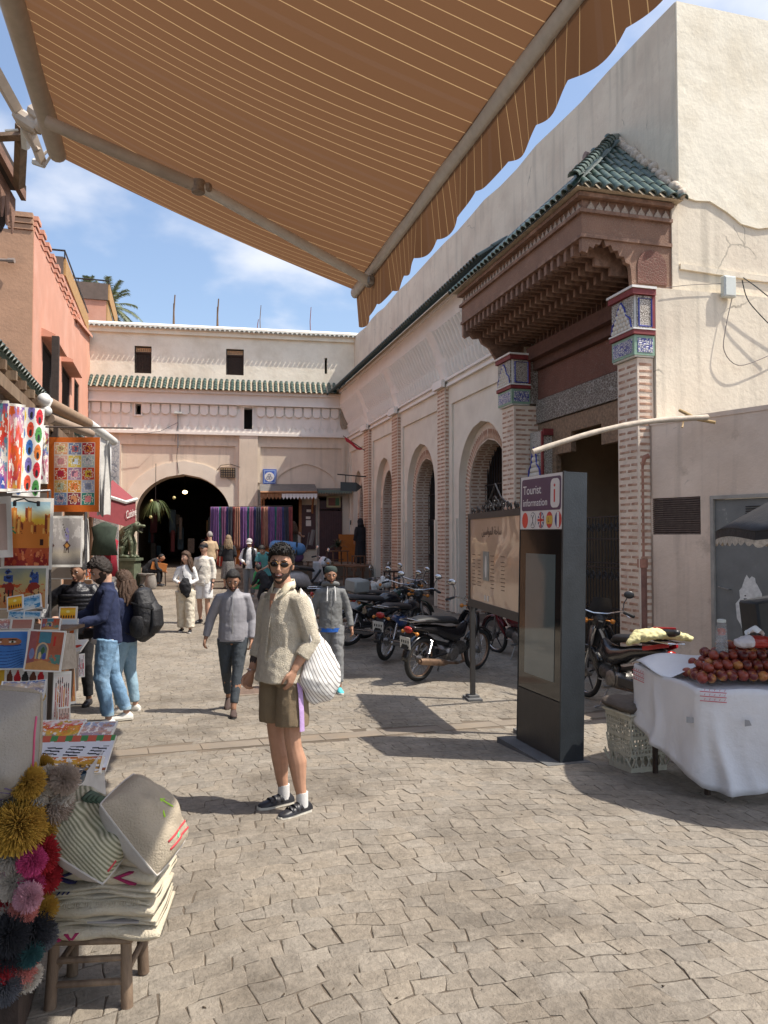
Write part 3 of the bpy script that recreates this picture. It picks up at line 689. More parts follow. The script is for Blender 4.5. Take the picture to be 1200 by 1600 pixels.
# ================================================================== PORTAL (carved wooden canopy)
red_wood = pattern_mat('painted red wood', (.21,.075,.05), (.27,.16,.11), 24, .75, thr=(.0,.10))
brown_wood = mat('carved brown wood', (.215,.122,.082), .8, .3, 12, .8, 40, col2=(.34,.21,.15), mixsc=4)
deep_wood = mat('deep brown wood', (.10,.042,.027), .8, .3, 12, .6, 40)
fascia_m = pattern_mat('painted fascia wood', (.31,.17,.11), (.42,.27,.19), 26, .8, thr=(.0,.07))
def portal():
 p = thing('mosque_portal', 'carved wooden portal canopy with green tiled roof on brick columns', 'portal', (6.4, 11.7, -.35))
 XE = 5.5; Y0, Y1 = 9.52, 14.15; ZT = 6.55; gz = -.6
 def column(x0, x1, y0, y1, near):
  m = M(); m.bb((x0,y0,gz),(x1,y1,4.26)); c = m.build('column', mortar, p)
  zz = -.25; k = 0; w = y1-y0
  while zz < 4.2:
   ys = [(y0+w*.30, w*.44), (y0+w*.78, w*.32)] if k % 2 else [(y0+w*.2, w*.3), (y0+w*.66, w*.48)]
   for (yc, l) in ys: put(brick_mesh(l, .036, .012, k%5), 'brick', c, (x0-.0, yc, zz+.012*(hsh(k,3)-.5)), (1,0,.0), (0,.05*(hsh(k,1)-.5),1))
   if near: xs = [(x0+.13, .2)]
   else: xs = [(x0+.14,.2),(x0+.40,.2)] if k % 2 else [(x0+.1,.12),(x0+.27,.22),(x0+.47,.1)]
   for (xc, l) in xs:
    if xc+l/2 < x1: put(brick_mesh(l, .036, .012, k%5), 'brick', c, (xc, y0-.0, zz+.012*(hsh(k,4)-.5)), (0,1,0), (.05*(hsh(k,2)-.5),0,1))
   zz += .094; k += 1
  return c
 column(6.3, 6.555, 9.42, 9.92, True); column(6.3, 6.86, 13.48, 14.04, False)
 def capital(x0, x1, y0, y1):
  z0, z1 = 4.27, 5.22
  m = M(); m.bb((x0,y0,z0),(x1,y1,z1)); c = m.build('capital', whitetile, p)
  m = M(); m.bb((x0-.02,y0-.02,z0+.02),(x1,y1,z0+.30)); m.build('base_band', green_m, c)
  m = M(); m.bb((x0-.026,y0+.03,z0+.06),(x0-.005,y1-.03,z0+.26)); m.bb((x0+.03,y0-.026,z0+.06),(x1-.03,y0-.005,z0+.26)); m.build('script_tile', blue_w, c)
  m = M(); m.bb((x0-.05,y0-.05,z0+.31),(x1,y1+.02,z0+.37)); m.bb((x0-.07,y0-.07,z1-.08),(x1,y1+.02,z1)); m.build('red_moulding', red_m, c)
  m = M(); m.bb((x0-.06,y0-.06,z0+.375),(x1,y1+.02,z0+.395)); m.bb((x0-.09,y0-.09,z1+.002),(x1,y1+.03,z1+.035)); m.build('white_moulding', whitetile, c)
  m = M(); m.bb((x0-.03,y0+.02,z0+.40),(x0-.004,y1-.02,z1-.09)); m.bb((x0+.03,y0-.03,z0+.40),(x1-.02,y0-.004,z1-.09)); m.build('arabesque_panel', arab_w, c)
  m = M(); w = y1-y0; yc = (y0+y1)/2; cols = 5
  for r_ in range(6):
   wr = (w*.9)*(1-r_/6.5); z = z0+.40+r_*.068; k = max(1, 6-r_)
   for q in range(k): m.sph((x0-.03-.0*r_, yc-wr/2+wr*(q+.5)/k, z+.03), .05, 8, 6, sc=(.75,.85,.9))
  m.build('muqarnas', zell_w, c, smooth=2)
  m = M()
  for sy in (-1,1):
   pts = [(x0-.04, yc+sy*w*.46, z0+.42), (x0-.04, yc+sy*w*.40, z0+.55), (x0-.04, yc+sy*w*.22, z0+.62), (x0-.04, yc+sy*w*.16, z0+.72), (x0-.04, yc, z0+.83)]
   m.tube(pts, .012, 5)
  a = (x0+.05, y0-.035); e = x1-.05
  m.tube([(a[0],a[1],z0+.43),(a[0],a[1],z1-.13),(e,a[1],z1-.13),(e,a[1],z0+.43),(a[0],a[1],z0+.43)], .013, 4)
  m.build('blue_line', blue_m, c)
  m = M(); m.bb((x1-.045,y0-.04,z0+.38),(x1+.0,y0-.005,z1-.08)); m.build('red_strip', red_m, c)
  return c
 capital(6.25, 6.555, 9.40, 9.95); capital(6.25, 6.62, 13.45, 14.06)
 m = M(); m.bb((6.625,13.46,4.3),(6.90,13.6,5.2)); m.build('side_panel', arab_d, p)
 zf0, zf1, zf2 = 5.98, 6.28, ZT
 m = M(); m.bb((XE,Y0+.0,zf0),(XE+.09,Y1,zf1)); m.bb((XE+.09,Y0,zf0),(6.95,Y0+.09,zf1)); m.build('fascia', fascia_m, p)
 m = M(); m.bb((XE-.05,Y0-.05,zf1),(XE+.09,Y1+.03,zf1+.05)); m.bb((XE+.09,Y0-.05,zf1),(6.95,Y0+.05,zf1+.05)); m.bb((XE-.08,Y0-.08,ZT-.06),(XE+.1,Y1+.05,ZT)); m.bb((XE+.1,Y0-.08,ZT-.06),(6.95,Y0+.05,ZT)); m.bb((XE-.03,Y0-.03,zf0-.05),(XE+.1,Y1,zf0-.001)); m.bb((XE+.1,Y0-.03,zf0-.05),(6.95,Y0+.05,zf0-.001))
 m.build('fascia_moulding', brown_wood, p)
 m = M(); m.bb((XE+.02,Y0+.02,zf1+.05),(XE+.1,Y1,ZT-.06)); m.bb((XE+.1,Y0+.02,zf1+.05),(6.95,Y0+.1,ZT-.06)); m.build('frieze', brown_wood, p)
 tm = M(); tm.prism([(0,-.055,0),(0,.055,0),(0,.055,.03),(0,.03,.07),(0,.012,.085),(0,0,.125),(0,-.012,.085),(0,-.03,.07),(0,-.055,.03)], (-.02,0,0))
 tme = bpy.data.meshes.new('frieze_tooth_mesh'); tme.from_pydata(tm.v, [], tm.f); tme.materials.append(mat('pale painted wood', (.42,.33,.26), .8, .3, 20))
 y = Y0+.1
 while y < Y1-.05: put(tme, 'frieze_tooth', p, (XE+.018, y, zf1+.065), (1,0,0), (0,0,1)); y += .135
 x = XE+.15
 while x < 6.9: put(tme, 'frieze_tooth', p, (x, Y0+.018, zf1+.065), (0,1,0), (0,0,1)); x += .135
 def endpanel(yy, th, name, mt):
  m = M(); cx, half = XE+.55, .50
  cut = [(XE+.04, 5.30)]
  pts = [(XE+.0, zf0-.05), (6.95, zf0-.05), (6.95, 5.26), (6.30, 5.26), (6.28, 5.55)]
  lob = []
  for (a, z_) in ((6.26,5.62),(6.20,5.64),(6.17,5.72),(6.10,5.72),(6.07,5.80),(6.0,5.79),(5.96,5.87),(5.88,5.84),(5.84,5.96),(5.78,5.85),(5.72,5.86),(5.68,5.79),(5.62,5.82),(5.58,5.72),(5.5,5.74)): lob.append((a,z_))
  bt_ = lob[::-1]+[(6.28,5.55),(6.30,5.262),(6.95,5.26)]
  for q in range(len(bt_)-1):
   (xa,za_),(xb,zb_) = bt_[q], bt_[q+1]
   if xb > xa+.001: m.prism([(xa,yy,za_),(xb,yy,zb_),(xb,yy,zf0-.051),(xa,yy,zf0-.051)], (0,th,0))
  return m.build(name, mt, p, kind='stuff')
 endpanel(Y0+.0, .08, 'end_panel', fascia_m)
 m = M(); m.prism([(x,Y0-.012,z_) for x,z_ in [(6.38,5.36),(6.86,5.36)]+[(6.62+.24*cos(pi*k/8), 5.62+.24*sin(pi*k/8)) for k in range(9)]], (0,.01,0)); m.build('painted_arch', red_wood, p)
 m = M(); m.bb((6.3,Y0,5.02),(6.95,Y0+.4,5.255)); m.build('brick_pad', mortar, p)
 m = M(); m.bb((6.95,Y0-.02,5.24),(7.058,Y0+.3,ZT)); m.build('return_jamb', pl_cream, p)
 m = M(); pts = [(XE+.0,zf0),(6.9,zf0),(6.9,4.9),(6.32,4.9),(6.25,5.2),(6.05,5.5),(5.9,5.58),(5.85,5.68),(5.72,5.66),(5.66,5.72),(5.55,5.66),(5.5,5.7)]
 m.prism([(x,Y1-.08,z_) for x,z_ in pts], (0,.08,0)); m.build('end_panel', brown_wood, p)
 cb = M()
 for (x0,x1,z0,z1) in ((.0,1.35,.30,.36),(.12,1.35,.18,.30),(.34,1.35,.06,.18),(.60,1.35,-.06,.06)): cb.bb((x0,-.032,z0),(x1,.032,z1))
 cb.bb((-.01,-.038,.16),(.10,.038,.30)); cb.tube([(.03,0,.42),(.03,0,.36),(.03,0,.30)], [.02,.05,.045], 6)
 me = bpy.data.meshes.new('corbel_mesh'); me.from_pydata(cb.v, [], cb.f); me.materials.append(brown_wood)
 for k in range(21):
  y = Y0+.30+k*.205
  if y < Y1-.15: put(me, 'corbel', p, (XE+.02, y, 5.60), (1,0,0), (0,0,1))
 m = M(); m.bb((XE+.1,Y0+.09,5.93),(6.95,Y1-.08,5.975)); m.build('soffit', deep_wood, p)
 XB = 6.9
 m = M(); m.bb((XB-.14,9.95,5.38),(XB,13.44,5.93)); m.bb((XB-.34,9.95,5.12),(XB,13.46,5.36)); m.bb((XB-.2,9.95,4.95),(XB,13.46,5.12)); m.build('lintel', deep_wood, p)
 cn = M(); cn.tube([(0,0,0),(0,0,.28)], .018, 6); cn.tube([(0,0,.28),(-.03,0,.36),(-.06,0,.42)], [.03,.05,.07], 6); cn.box((-.03,0,.46),(.16,.13,.07)); cn.tube([(-.1,0,.33),(-.12,0,.42),(-.2,0,.5)], [.01,.035,.05], 6)
 me = bpy.data.meshes.new('columnette_mesh'); me.from_pydata(cn.v, [], cn.f); me.materials.append(brown_wood)
 for k in range(22): put(me, 'columnette', p, (XB-.2, 10.05+k*.155, 5.38), (1,0,0), (0,0,1))
 m = M(); m.bb((XB-.1,9.95,4.38),(XB+.03,13.46,4.94)); m.build('painted_board', red_wood, p)
 m = M(); m.bb((XB-.14,9.95,3.92),(XB+.03,13.46,4.36)); m.build('script_board', arab_d, p)
 m = M(); pz = [(9.95,3.9),(13.46,3.9),(13.46,2.75),(12.75,2.75),(12.75,3.25),(12.2,3.25),(12.2,3.6),(11.2,3.6),(11.2,3.25),(10.6,3.25),(10.6,2.75),(9.95,2.75)]
 m.prism([(XB-.1,y,z_) for y,z_ in pz], (.1,0,0)); m.build('stepped_head', mat('gilt carved wood', (.22,.14,.085), .7, .4, 18, 1, 40), p)
 for yy in (13.2, 10.25):
  m = M(); m.bb((XB-.22,yy-.13,gz),(XB+.2,yy+.26,2.7)); m.build('inner_column', mat('tan plaster', (.36,.27,.19), .9, .1), p)
 m = M(); m.bb((6.62,12.9,2.72),(6.88,13.44,3.72)); c = m.build('capital', arab_w, p)
 m = M(); m.bb((6.60,12.85,3.62),(6.9,12.9,3.74)); m.bb((6.585,12.88,2.75),(6.618,12.94,3.7)); m.build('red_moulding', red_m, c)
 m = M()
 for r_ in range(6):
  k = 7-r_; wr = .5*(1-r_/7)
  for q in range(k): m.sph((6.6, 13.19-wr/2+wr*(q+.5)/k, 2.8+r_*.1), .055, 8, 6, sc=(.8,.8,1))
 m.build('muqarnas', zell_w, c, smooth=2)
 m = M(); m.tube([(6.57,12.93,2.8),(6.57,12.97,3.0),(6.57,13.08,3.1),(6.57,13.1,3.25),(6.57,13.19,3.42),(6.57,13.28,3.25),(6.57,13.3,3.1),(6.57,13.4,3.0),(6.57,13.43,2.8)], .017, 5); m.build('blue_line', blue_m, c)
 m = M(); m.bb((XB+2.2,9.6,gz),(XB+2.3,13.9,4.2)); m.bb((XB+.03,13.47,gz),(XB+2.2,13.57,4.2)); m.bb((XB+.03,9.8,gz),(XB+2.2,9.94,4.2)); m.bb((XB+.03,9.94,4.0),(XB+2.2,13.47,4.2)); m.build('vestibule', mat('vestibule wall', (.34,.25,.165), .9, .15, 2), p)
 m = M(); m.bb((XB+2.1,10.9,gz),(XB+2.2,12.3,2.4)); m.build('inner_door', deep_wood, p)
 m = M(); Xg = XB-.3; zt = 2.05; ya, yb = 9.98, 13.05
 for z in (-.28, .55, .62, 1.25, 1.32, zt-.35, zt): m.box((Xg,(ya+yb)/2,z), (.025,yb-ya,.025))
 n = 34
 for k in range(n+1): m.tube([(Xg, ya+(yb-ya)*k/n, -.3),(Xg, ya+(yb-ya)*k/n, zt)], .009, 4)
 for zc_ in (.585,1.285): pass
 for k in range(n//2):
  y = ya+(yb-ya)*(k+.5)*2/n
  for z in (zt-.17,1.12,.42,): m.torus((Xg-.005,y,z), .06, .008, 'x', 10, 4); m.torus((Xg-.005,y,z), .028, .006, 'x', 8, 4)
 m.build('iron_grille', black_iron, p)
 ZE = ZT+.02; XR, ZR = 7.05, 8.22; Yh = 11.05; x0 = XE-.16; y0 = Y0-.17
 m = M(); m.add([(x0,y0,ZE),(x0,Y1+.1,ZE),(XR,Y1+.1,ZR),(XR,Yh,ZR),(XR,y0,ZE),(XR,Y1+.1,ZE)], [(0,1,2,3),(0,3,4),(0,4,5,1),(1,5,2)]); m.build('roof_bed', MATS['tile mortar bed'], p)
 up = Vector((0,0,1)); d = Vector((x0-XR,0,ZE-ZR));
 sl_ = d.length; dn1 = d.normalized(); y = y0+.1; k = 0
 while y < Y1+.1:
  f = min(1, max(.12, (y-y0)/(Yh-y0))); rows = int(sl_*f/.33)
  for r_ in range(min(rows+1, 6)):
   q = Vector((x0,y,ZE))-dn1*(.36+.33*r_); put(TILE, 'roof_tile', p, (q.x, q.y+.012*(hsh(k,r_)-.5), q.z+.035), dn1, up)
  y += .165; k += 1
 d2 = Vector((0, y0-Yh, ZE-ZR)); dn2 = d2.normalized(); s2 = d2.length; x = x0+.12
 while x < XR+.0:
  f = min(1, (x-x0)/(XR-x0)); rows = int(s2*f/.33)
  for r_ in range(rows+1):
   q = Vector((x,y0,ZE))-dn2*(.36+.33*r_); put(TILE, 'roof_tile', p, (q.x+.012*(hsh(k,r_)-.5), q.y, q.z+.035), dn2, up)
  x += .172; k += 1
 hip = Vector((x0,y0,ZE+.1))-Vector((XR,Yh,ZR+.1)); hl = hip.length; hd = hip.normalized()
 for k in range(int(hl/.19)):
  q = Vector((XR,Yh,ZR+.12))+hd*(.19*k); put(TILE, 'hip_tile', p, q, hd+Vector((0,0,.12)), up, 1.25 if k < 3 else 1.1)
 m = M()
 for k in range(26):
  f = k/25; m.sph((XR-.02-.06*hsh(k,2), Yh+(y0-Yh)*f, ZR+(ZE-ZR)*f+.08+.05*hsh(k,5)), .05+.05*hsh(k,1), 6, 5)
 m.build('mortar_fillet', mat('lime rubble', (.55,.47,.38), .95, .3, 20, 1, 60), p, smooth=2, kind='stuff')
 m = M(); m.tube([(6.9,11.35,8.1),(6.62,11.35,8.14)], [.05,.07], 10); m.build('spout', mat('terracotta grey', (.3,.22,.19), .9, .3), p)
portal()

# ================================================================== LOW WALL WITH DOOR (right)
LD = Vector((.337,-.942,0)); L0 = Vector((6.50, 9.36, 0)); LN = Vector((-.942,-.337,0))
def LW(t, z, d=0): p = L0+LD*t+LN*d; return Vector((p.x,p.y,z))
def hL(u, v, d=0):
 r = ray(u, v); o = Vector((0,0,CZ)); q = L0+LN*d; t = (q-o).dot(LN)/r.dot(LN); p = o+r*t; return (p-L0).dot(LD), p.z
def lbox(m, t0, t1, z0, z1, d0, d1):
 m.add([LW(t,z,d) for t in (t0,t1) for d in (d0,d1) for z in (z0,z1)], [(0,1,3,2),(4,6,7,5),(0,4,5,1),(2,3,7,6),(0,2,6,4),(1,5,7,3)])
def lowwall():
 w = thing('electrical_annex', 'low beige plaster annex with grey metal door and louvre vent at the right', 'annex', LW(1.5,-.35))
 ta, tz = hL(1110,775); tb = 3.1
 va, vz1 = hL(1017,779); vb, vz0 = hL(1095,835)
 zt = 3.32; T1 = 4.2; m = M()
 for q in ((-.02,va,-.7,zt),(va,vb,-.7,vz0),(va,vb,vz1,zt),(vb,ta,-.7,zt),(ta,tb,tz,zt),(tb,T1,-.7,zt)): lbox(m, q[0],q[1],q[2],q[3],-.35,0)
 m.build('wall', pl_low, w)
 m = M(); m.prism([LW(t,zt+.035,d) for t,d in ((-.05,.01),(T1,.01),(T1,-1.8),(-.05,-.3))], (0,0,-.06)); m.build('roof', pl_low, w)
 m = M(); e = .02; lbox(m, va, vb, vz0, vz1, -.2, -.16); v = m.build('vent', mat('vent dark', (.05,.035,.028), .9), w)
 n = 17
 for k in range(n):
  m = M(); z = vz0+(vz1-vz0)*(k+.5)/n; m.add([LW(va+.01,z+.014,-.05),LW(vb-.01,z+.014,-.05),LW(vb-.01,z-.010,.0),LW(va+.01,z-.010,.0),LW(va+.01,z+.020,-.05),LW(vb-.01,z+.020,-.05),LW(vb-.01,z-.004,.0),LW(va+.01,z-.004,.0)], [(0,1,2,3),(4,7,6,5),(3,2,6,7),(0,4,5,1),(0,3,7,4),(1,5,6,2)])
  m.build('slat', mat('brown slat', (.17,.12,.095), .7, .3, 20), v)
 m = M(); f = .045
 lbox(m, ta, ta+f, -.5, tz, -.08, .02); lbox(m, ta+f, tb-.0, tz-f, tz, -.08, .02); lbox(m, tb-f, tb, -.5, tz-f, -.08, .02); m.build('door_frame', mat('frame grey paint', (.30,.28,.25), .7, .2, 6), w)
 grey = mat('chipped grey paint', (.155,.16,.155), .6, .12, 5, .25, 30, grime=((.26,.25,.23), 5, .66, .70))
 for k in range(2):
  t0 = ta+f+.005+k*.95; m = M(); lbox(m, t0, t0+.94, -.45, tz-f-.005, -.06, -.02); d = m.build('door', grey, w)
  if k == 0:
   m = M(); t, z = hL(1134, 917); m.tube([LW(t-.08,z,-.02),LW(t-.08,z,.035),LW(t+.06,z-.03,.035),LW(t+.06,z-.03,-.02)], .008, 6); m.build('handle', steel, d)
   m = M()
   for q in range(5): zz = tz-.16-q*.03; lbox(m, t0+.42, t0+.70, zz, zz+.012, -.02, -.008)
   m.build('vent_slots', black_iron, d)
   m = M(); rr = random.Random(3); tc_, zc_ = hL(1172,945); pts = []
   for q in range(26):
    a = 2*pi*q/26; rx = .17*(1+.25*rr.uniform(-1,1)); rz = .36*(1+.14*rr.uniform(-1,1)); pts.append(LW(tc_+rx*cos(a)*(1-.25*sin(a)), zc_+rz*sin(a), -.016))
   m.prism(pts, LN*-.002); m.build('poster_scrap', mat('old white paper', (.62,.61,.58), .8, .2, 14, .4, 40), d)
   m = M()
   for q in range(9): lbox(m, tc_-.1+.01*(q%3), tc_-.06+.01*(q%2), zc_-.22+q*.04, zc_-.205+q*.04, -.0155, -.0135)
   m.build('poster_text', black_iron, d)
 t, z0 = hL(1008, 715); m = M(); m.tube([LW(t,-.35,.09),LW(t,1.35,.09)], .062, 12); m.build('drainpipe', mat('rust red pipe', (.21,.10,.075), .75, .3, 6, .6, 50), w, smooth=40)
 m = M(); m.tube([LW(t-.01,1.35,.09),LW(t-.01,z0-.12,.09)], .052, 12); m.tube([LW(t,1.30,.09),LW(t,1.42,.09)], .075, 12); m.tube([LW(t-.01,z0-.12,.09),LW(t+.02,z0,.06),LW(t+.05,z0+.02,.0)], [.055,.05,.045], 10); m.build('drainpipe', mat('terracotta pipe', (.34,.16,.11), .8, .3, 8, .6, 50), w, smooth=40)
 m = M(); m.tube([LW(t-.09,-.3,.02),LW(t-.09,z0-.1,.02),LW(t-.04,z0,.03)], .012, 6); m.build('conduit', mat('pale conduit', (.5,.45,.4), .8), w)
lowwall()
def wallbits():
 Y = 9.35
 def hY(u, v): r = ray(u, v); o = Vector((0,0,CZ)); return o+r*(Y/r.y)
 c = hY(1135, 450); j = thing('junction_box', 'small pale grey junction box on the sunlit cream wall', 'box', c)
 m = M(); m.box(c+Vector((0,-.04,0)), (.21,.09,.31), None, .012); m.build('housing', mat('pale grey plastic', (.55,.58,.54), .5, .06), j)
 m = M(); m.box(c+Vector((-.0,-.088,0)), (.17,.012,.27), None, .01); m.build('lid', mat('pale lid', (.6,.63,.59), .5, .06), j)
 cb = mat('black cable', (.03,.03,.03), .6)
 ck = mat('grey cable', (.22,.19,.17), .7)
 def cable(pts, r=.006, mm=cb, lab='', off=-.02):
  q = [hY(u,v)+Vector((0,off,0)) for u,v in pts]; s = []
  for i in range(len(q)-1):
   for t in range(4):
    f = t/4; p0, p1, p2, p3 = q[max(0,i-1)], q[i], q[i+1], q[min(len(q)-1,i+2)]
    s.append(.5*((2*p1)+(p2-p0)*f+(2*p0-5*p1+4*p2-p3)*f*f+(3*p1-p0-3*p2+p3)*f**3))
  s.append(q[-1]); m = M(); m.tube(s, r, 5); tag(m.build('cable', mm), lab, 'cable')
 cable([(1040,450),(1075,446),(1120,444),(1160,442),(1225,441)], .005, ck, 'thin taut cable crossing the sunlit wall through the junction box')
 cable([(1152,438),(1172,452),(1195,470),(1240,500)], .008, cb, 'black cable leaving the junction box down to the right', -.12)
 cable([(1152,441),(1160,470),(1180,495),(1215,530)], .008, cb, 'second black cable hanging lower from the junction box', -.10)
 cable([(1140,468),(1130,515),(1128,550),(1150,572),(1190,560),(1230,540)], .007, ck, 'grey cable loop sagging below the junction box', -.05)
 a = P(832,706,8.9); b = P(1105,652,9.6); m = M(); n = 12; pts = []
 for k in range(n+1):
  f = k/n; q = a.lerp(b,f); q.z += .10*sin(pi*f); pts.append(q)
 m.tube(pts, [.032+.008*sin(k*2.2)*.3+.004*k/n for k in range(n+1)], 10); tag(m.build('wooden_pole', mat('bare pole wood', (.50,.42,.33), .8, .2, 9, .4, 40), smooth=40), 'long pale wooden pole jutting out from the low wall over the portal', 'pole')
 m = M(); a = P(1062,641,10.1); b_ = P(1090,655,9.8); m.tube([a, b_, P(1118,660,9.7)], .022, 7); tag(m.build('bamboo_stick', mat('bamboo', (.42,.28,.12), .6, .3, 20)), 'short brown bamboo stick lying on the low wall top', 'stick')
 m = M(); m.tube([P(1066,668,9.9), P(1070,650,10), P(1108,652,9.8)], .012, 6); tag(m.build('bamboo_stick', MATS['bamboo']), 'thin forked stick propped under the bamboo on the wall top', 'stick')
 m = M(); m.tube([hY(988,560)+Vector((-.02,-.03,0)), hY(992,556)+Vector((0,-.05,0)), hY(990,545)+Vector((0,-.04,0))], .01, 5)
wallbits()
# ================================================================== LEFT: SALMON BUILDING
OX = -3.1
def oY(u, v): return onX(u, v, OX)
def salmon():
 b = thing('salmon_building', 'salmon pink building with crenellated roofline and shuttered windows on the left', 'building', (OX,20,0))
 Y0 = 18.8; zt = 8.72
 wins = [(66,82,541,660),(97,110,578,690),(116,124,596,700)]
 m = M(); hs = []
 for (u0,u1,v0,v1) in wins:
  y0 = oY(u0,600)[0]; y1 = oY(u1,600)[0]; zt_ = oY((u0+u1)/2, v0)[1]; hs.append((y0,y1,zt_-2.1,zt_))
 cur = Y0
 for (a,c,zl,zh) in hs:
  xbox(m, OX-.5, OX, cur, a, -.5, zt); xbox(m, OX-.5, OX, a, c, -.5, zl); xbox(m, OX-.5, OX, a, c, zh, zt); cur = c
 xbox(m, OX-.5, OX, cur, 31.2, -.5, zt); m.build('street_wall', pl_orange, b)
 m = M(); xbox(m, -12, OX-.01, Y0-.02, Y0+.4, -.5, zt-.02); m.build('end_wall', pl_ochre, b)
 m = M(); xbox(m, -12, OX-.5, Y0+.4, 31, zt-.3, zt-.2); m.build('roof', pl_orange, b)
 shut = mat('weathered shutter', (.05,.04,.035), .8, .3, 14, .4, 60)
 for (a,c,zl,zh) in hs:
  m = M(); w = .06
  for q in ((a,a+w,zl,zh),(c-w,c,zl,zh),(a+w,c-w,zh-w,zh),(a+w,c-w,zl,zl+w)): xbox(m, OX-.12, OX-.03, *q)
  wn = m.build('window', shut, b); m = M(); k = 0; z = zl+.1
  while z < zh-.08: m.box((OX-.08,(a+c)/2,z), (.05,c-a-2*w,.02), Matrix.Rotation(.6,3,'Y')); z += .055
  m.build('shutter', shut, wn, kind='stuff'); m = M(); xbox(m, OX-.3, OX-.14, a, c, zl, zh); m.build('pane', dark_void, wn)
 for (a,c,zl,zh) in hs[:2]:
  m = M(); m.prism([(OX-.05,a-.25,zh+.02),(OX+.32,a-.25,zh+.02),(OX+.32,a-.25,zh+.09),(OX-.05,a-.25,zh+.25)], (0,c-a+.5,0)); m.build('window_hood', pl_orange, b)
 y = Y0+.05; k = 0
 while y < 27:
  m = M()
  for q in range(3): xbox(m, OX-.42, OX+.02+.03*q, y-.0*q, y+.42, zt+.13*q, zt+.13*q+.10)
  m.build('merlon', pl_orange, b); y += .80; k += 1
 m = M()
 for q in range(3): xbox(m, OX-.55+.0, OX-.02, Y0-.05-.03*q, Y0+.04, zt+.13*q, zt+.13*q+.11)
 m.build('merlon', pl_ochre, b)
 m = M();
 for q in range(5): xbox(m, -12, OX-.85-.07*q, Y0-.04, Y0+.3, zt+.12*q, zt+.12*q+.12)
 m.build('stepped_merlon', pl_ochre, b)
 m = M(); xbox(m, OX-.5, OX-.02, 26.2, 31.2, zt, zt+.75); m.build('parapet', pl_orange, b)
 m = M(); m.prism([(OX-.02,26.2,zt+.05+.9*0),(OX+.10,26.2,zt+.0),(OX+.10,31.0,zt+.62),(OX-.02,31.0,zt+.72)], (0,0,.1)); m.build('sloping_ledge', pl_orange, b)
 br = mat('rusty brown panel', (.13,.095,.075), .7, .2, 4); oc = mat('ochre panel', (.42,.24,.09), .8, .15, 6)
 m = M(); xbox(m, OX-5, OX-.03, 24.0, 30.4, zt-.2, 9.42); m.build('terrace_wall', pl_orange, b)
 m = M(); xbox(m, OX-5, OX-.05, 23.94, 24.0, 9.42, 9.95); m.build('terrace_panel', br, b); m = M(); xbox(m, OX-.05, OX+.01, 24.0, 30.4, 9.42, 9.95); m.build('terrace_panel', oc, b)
 m = M(); m.tube([(OX-5,23.97,10.14),(OX-.02,23.97,10.14),(OX-.02,30.4,10.14)], .03, 6)
 for q in ((OX-1.4,23.97),(OX-.02,23.97),(OX-.02,26),(OX-.02,28),(OX-2.6,23.97)): m.tube([(*q,9.9),(*q,10.12)], .02, 5)
 m.build('railing', black_iron, b)
 m = M(); m.tube([(OX-1.3,18.77,7.95),(OX-.42,18.6,7.92)], .035, 8); m.tube([(OX-.5,18.62,7.92),(OX-.36,18.59,7.92)], .06, 8); m.build('spout', mat('spout metal', (.25,.2,.17), .6), b)
 t = thing('terrace_house', 'salmon rooftop house with railed terrace above the gate building', 'house', (-4,35,8))
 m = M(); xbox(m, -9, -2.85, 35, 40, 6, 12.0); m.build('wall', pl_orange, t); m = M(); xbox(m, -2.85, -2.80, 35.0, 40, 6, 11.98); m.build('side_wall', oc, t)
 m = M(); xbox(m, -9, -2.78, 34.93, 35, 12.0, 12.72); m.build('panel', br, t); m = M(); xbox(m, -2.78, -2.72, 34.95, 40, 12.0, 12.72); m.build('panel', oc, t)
 m = M(); m.tube([(-9,34.95,12.85),(-2.75,34.95,12.85),(-2.75,40,12.85)], .035, 6)
 for q in ((-5.2,34.95),(-4,34.95),(-2.75,34.95),(-2.75,37),(-2.75,39)): m.tube([(*q,12.7),(*q,12.85)], .025, 5)
 m.build('railing', black_iron, t)
salmon()
def palm(u, v, D, sc, lab):
 c = P(u, v, D); t = thing('palm_tree', lab, 'palm tree', (c.x, c.y, 1.0), group='palms behind the rooftops')
 m = M(); m.tube([(c.x,c.y,1.0),(c.x+.1,c.y,c.z*.5),(c.x,c.y,c.z)], [.3,.26,.24], 10); m.build('trunk', wood_old, t)
 rr = random.Random(int(u)); fr = mat('palm frond', (.17,.20,.11), .7, .3, 3, transl=.25, col2=(.26,.28,.18), mixsc=2)
 for k in range(34):
  az = k*2.399; el = R(rr.uniform(-25, 80)); L = 2.6*sc*rr.uniform(.8,1.1); m = M(); pts = []
  d = Vector((cos(az), sin(az), 0))
  for q in range(9):
   f = q/8; pts.append(c + d*(L*f*cos(el)*(1-.15*f)) + Vector((0,0,L*f*sin(el)-1.0*sc*f*f)))
  m.tube(pts, [.03*sc]*6+[.02,.015,.01], 4)
  for q in range(1, 42):
   f = q/42*8; i = min(7, int(f)); p = pts[i].lerp(pts[i+1], f-i); tn = (pts[i+1]-pts[i]).normalized(); sd = tn.cross(Vector((0,0,1))).normalized()
   l = .55*sc*(1-.55*abs(q/42-.4)*1.4)
   for s_ in (-1,1):
    e = p + sd*s_*l*.75 + tn*l*.6 + Vector((0,0,-.12*sc+rr.uniform(-.04,.08))); w = tn*.035*sc
    m.add([p-w, p+w, e], [(0,1,2)])
  m.build('frond', fr, t)
palm(168, 480, 45, .95, 'taller palm tree with spreading fronds right of the rooftop terrace')
palm(133, 458, 52, .75, 'small palm crown peeking between the two rooftop terraces')

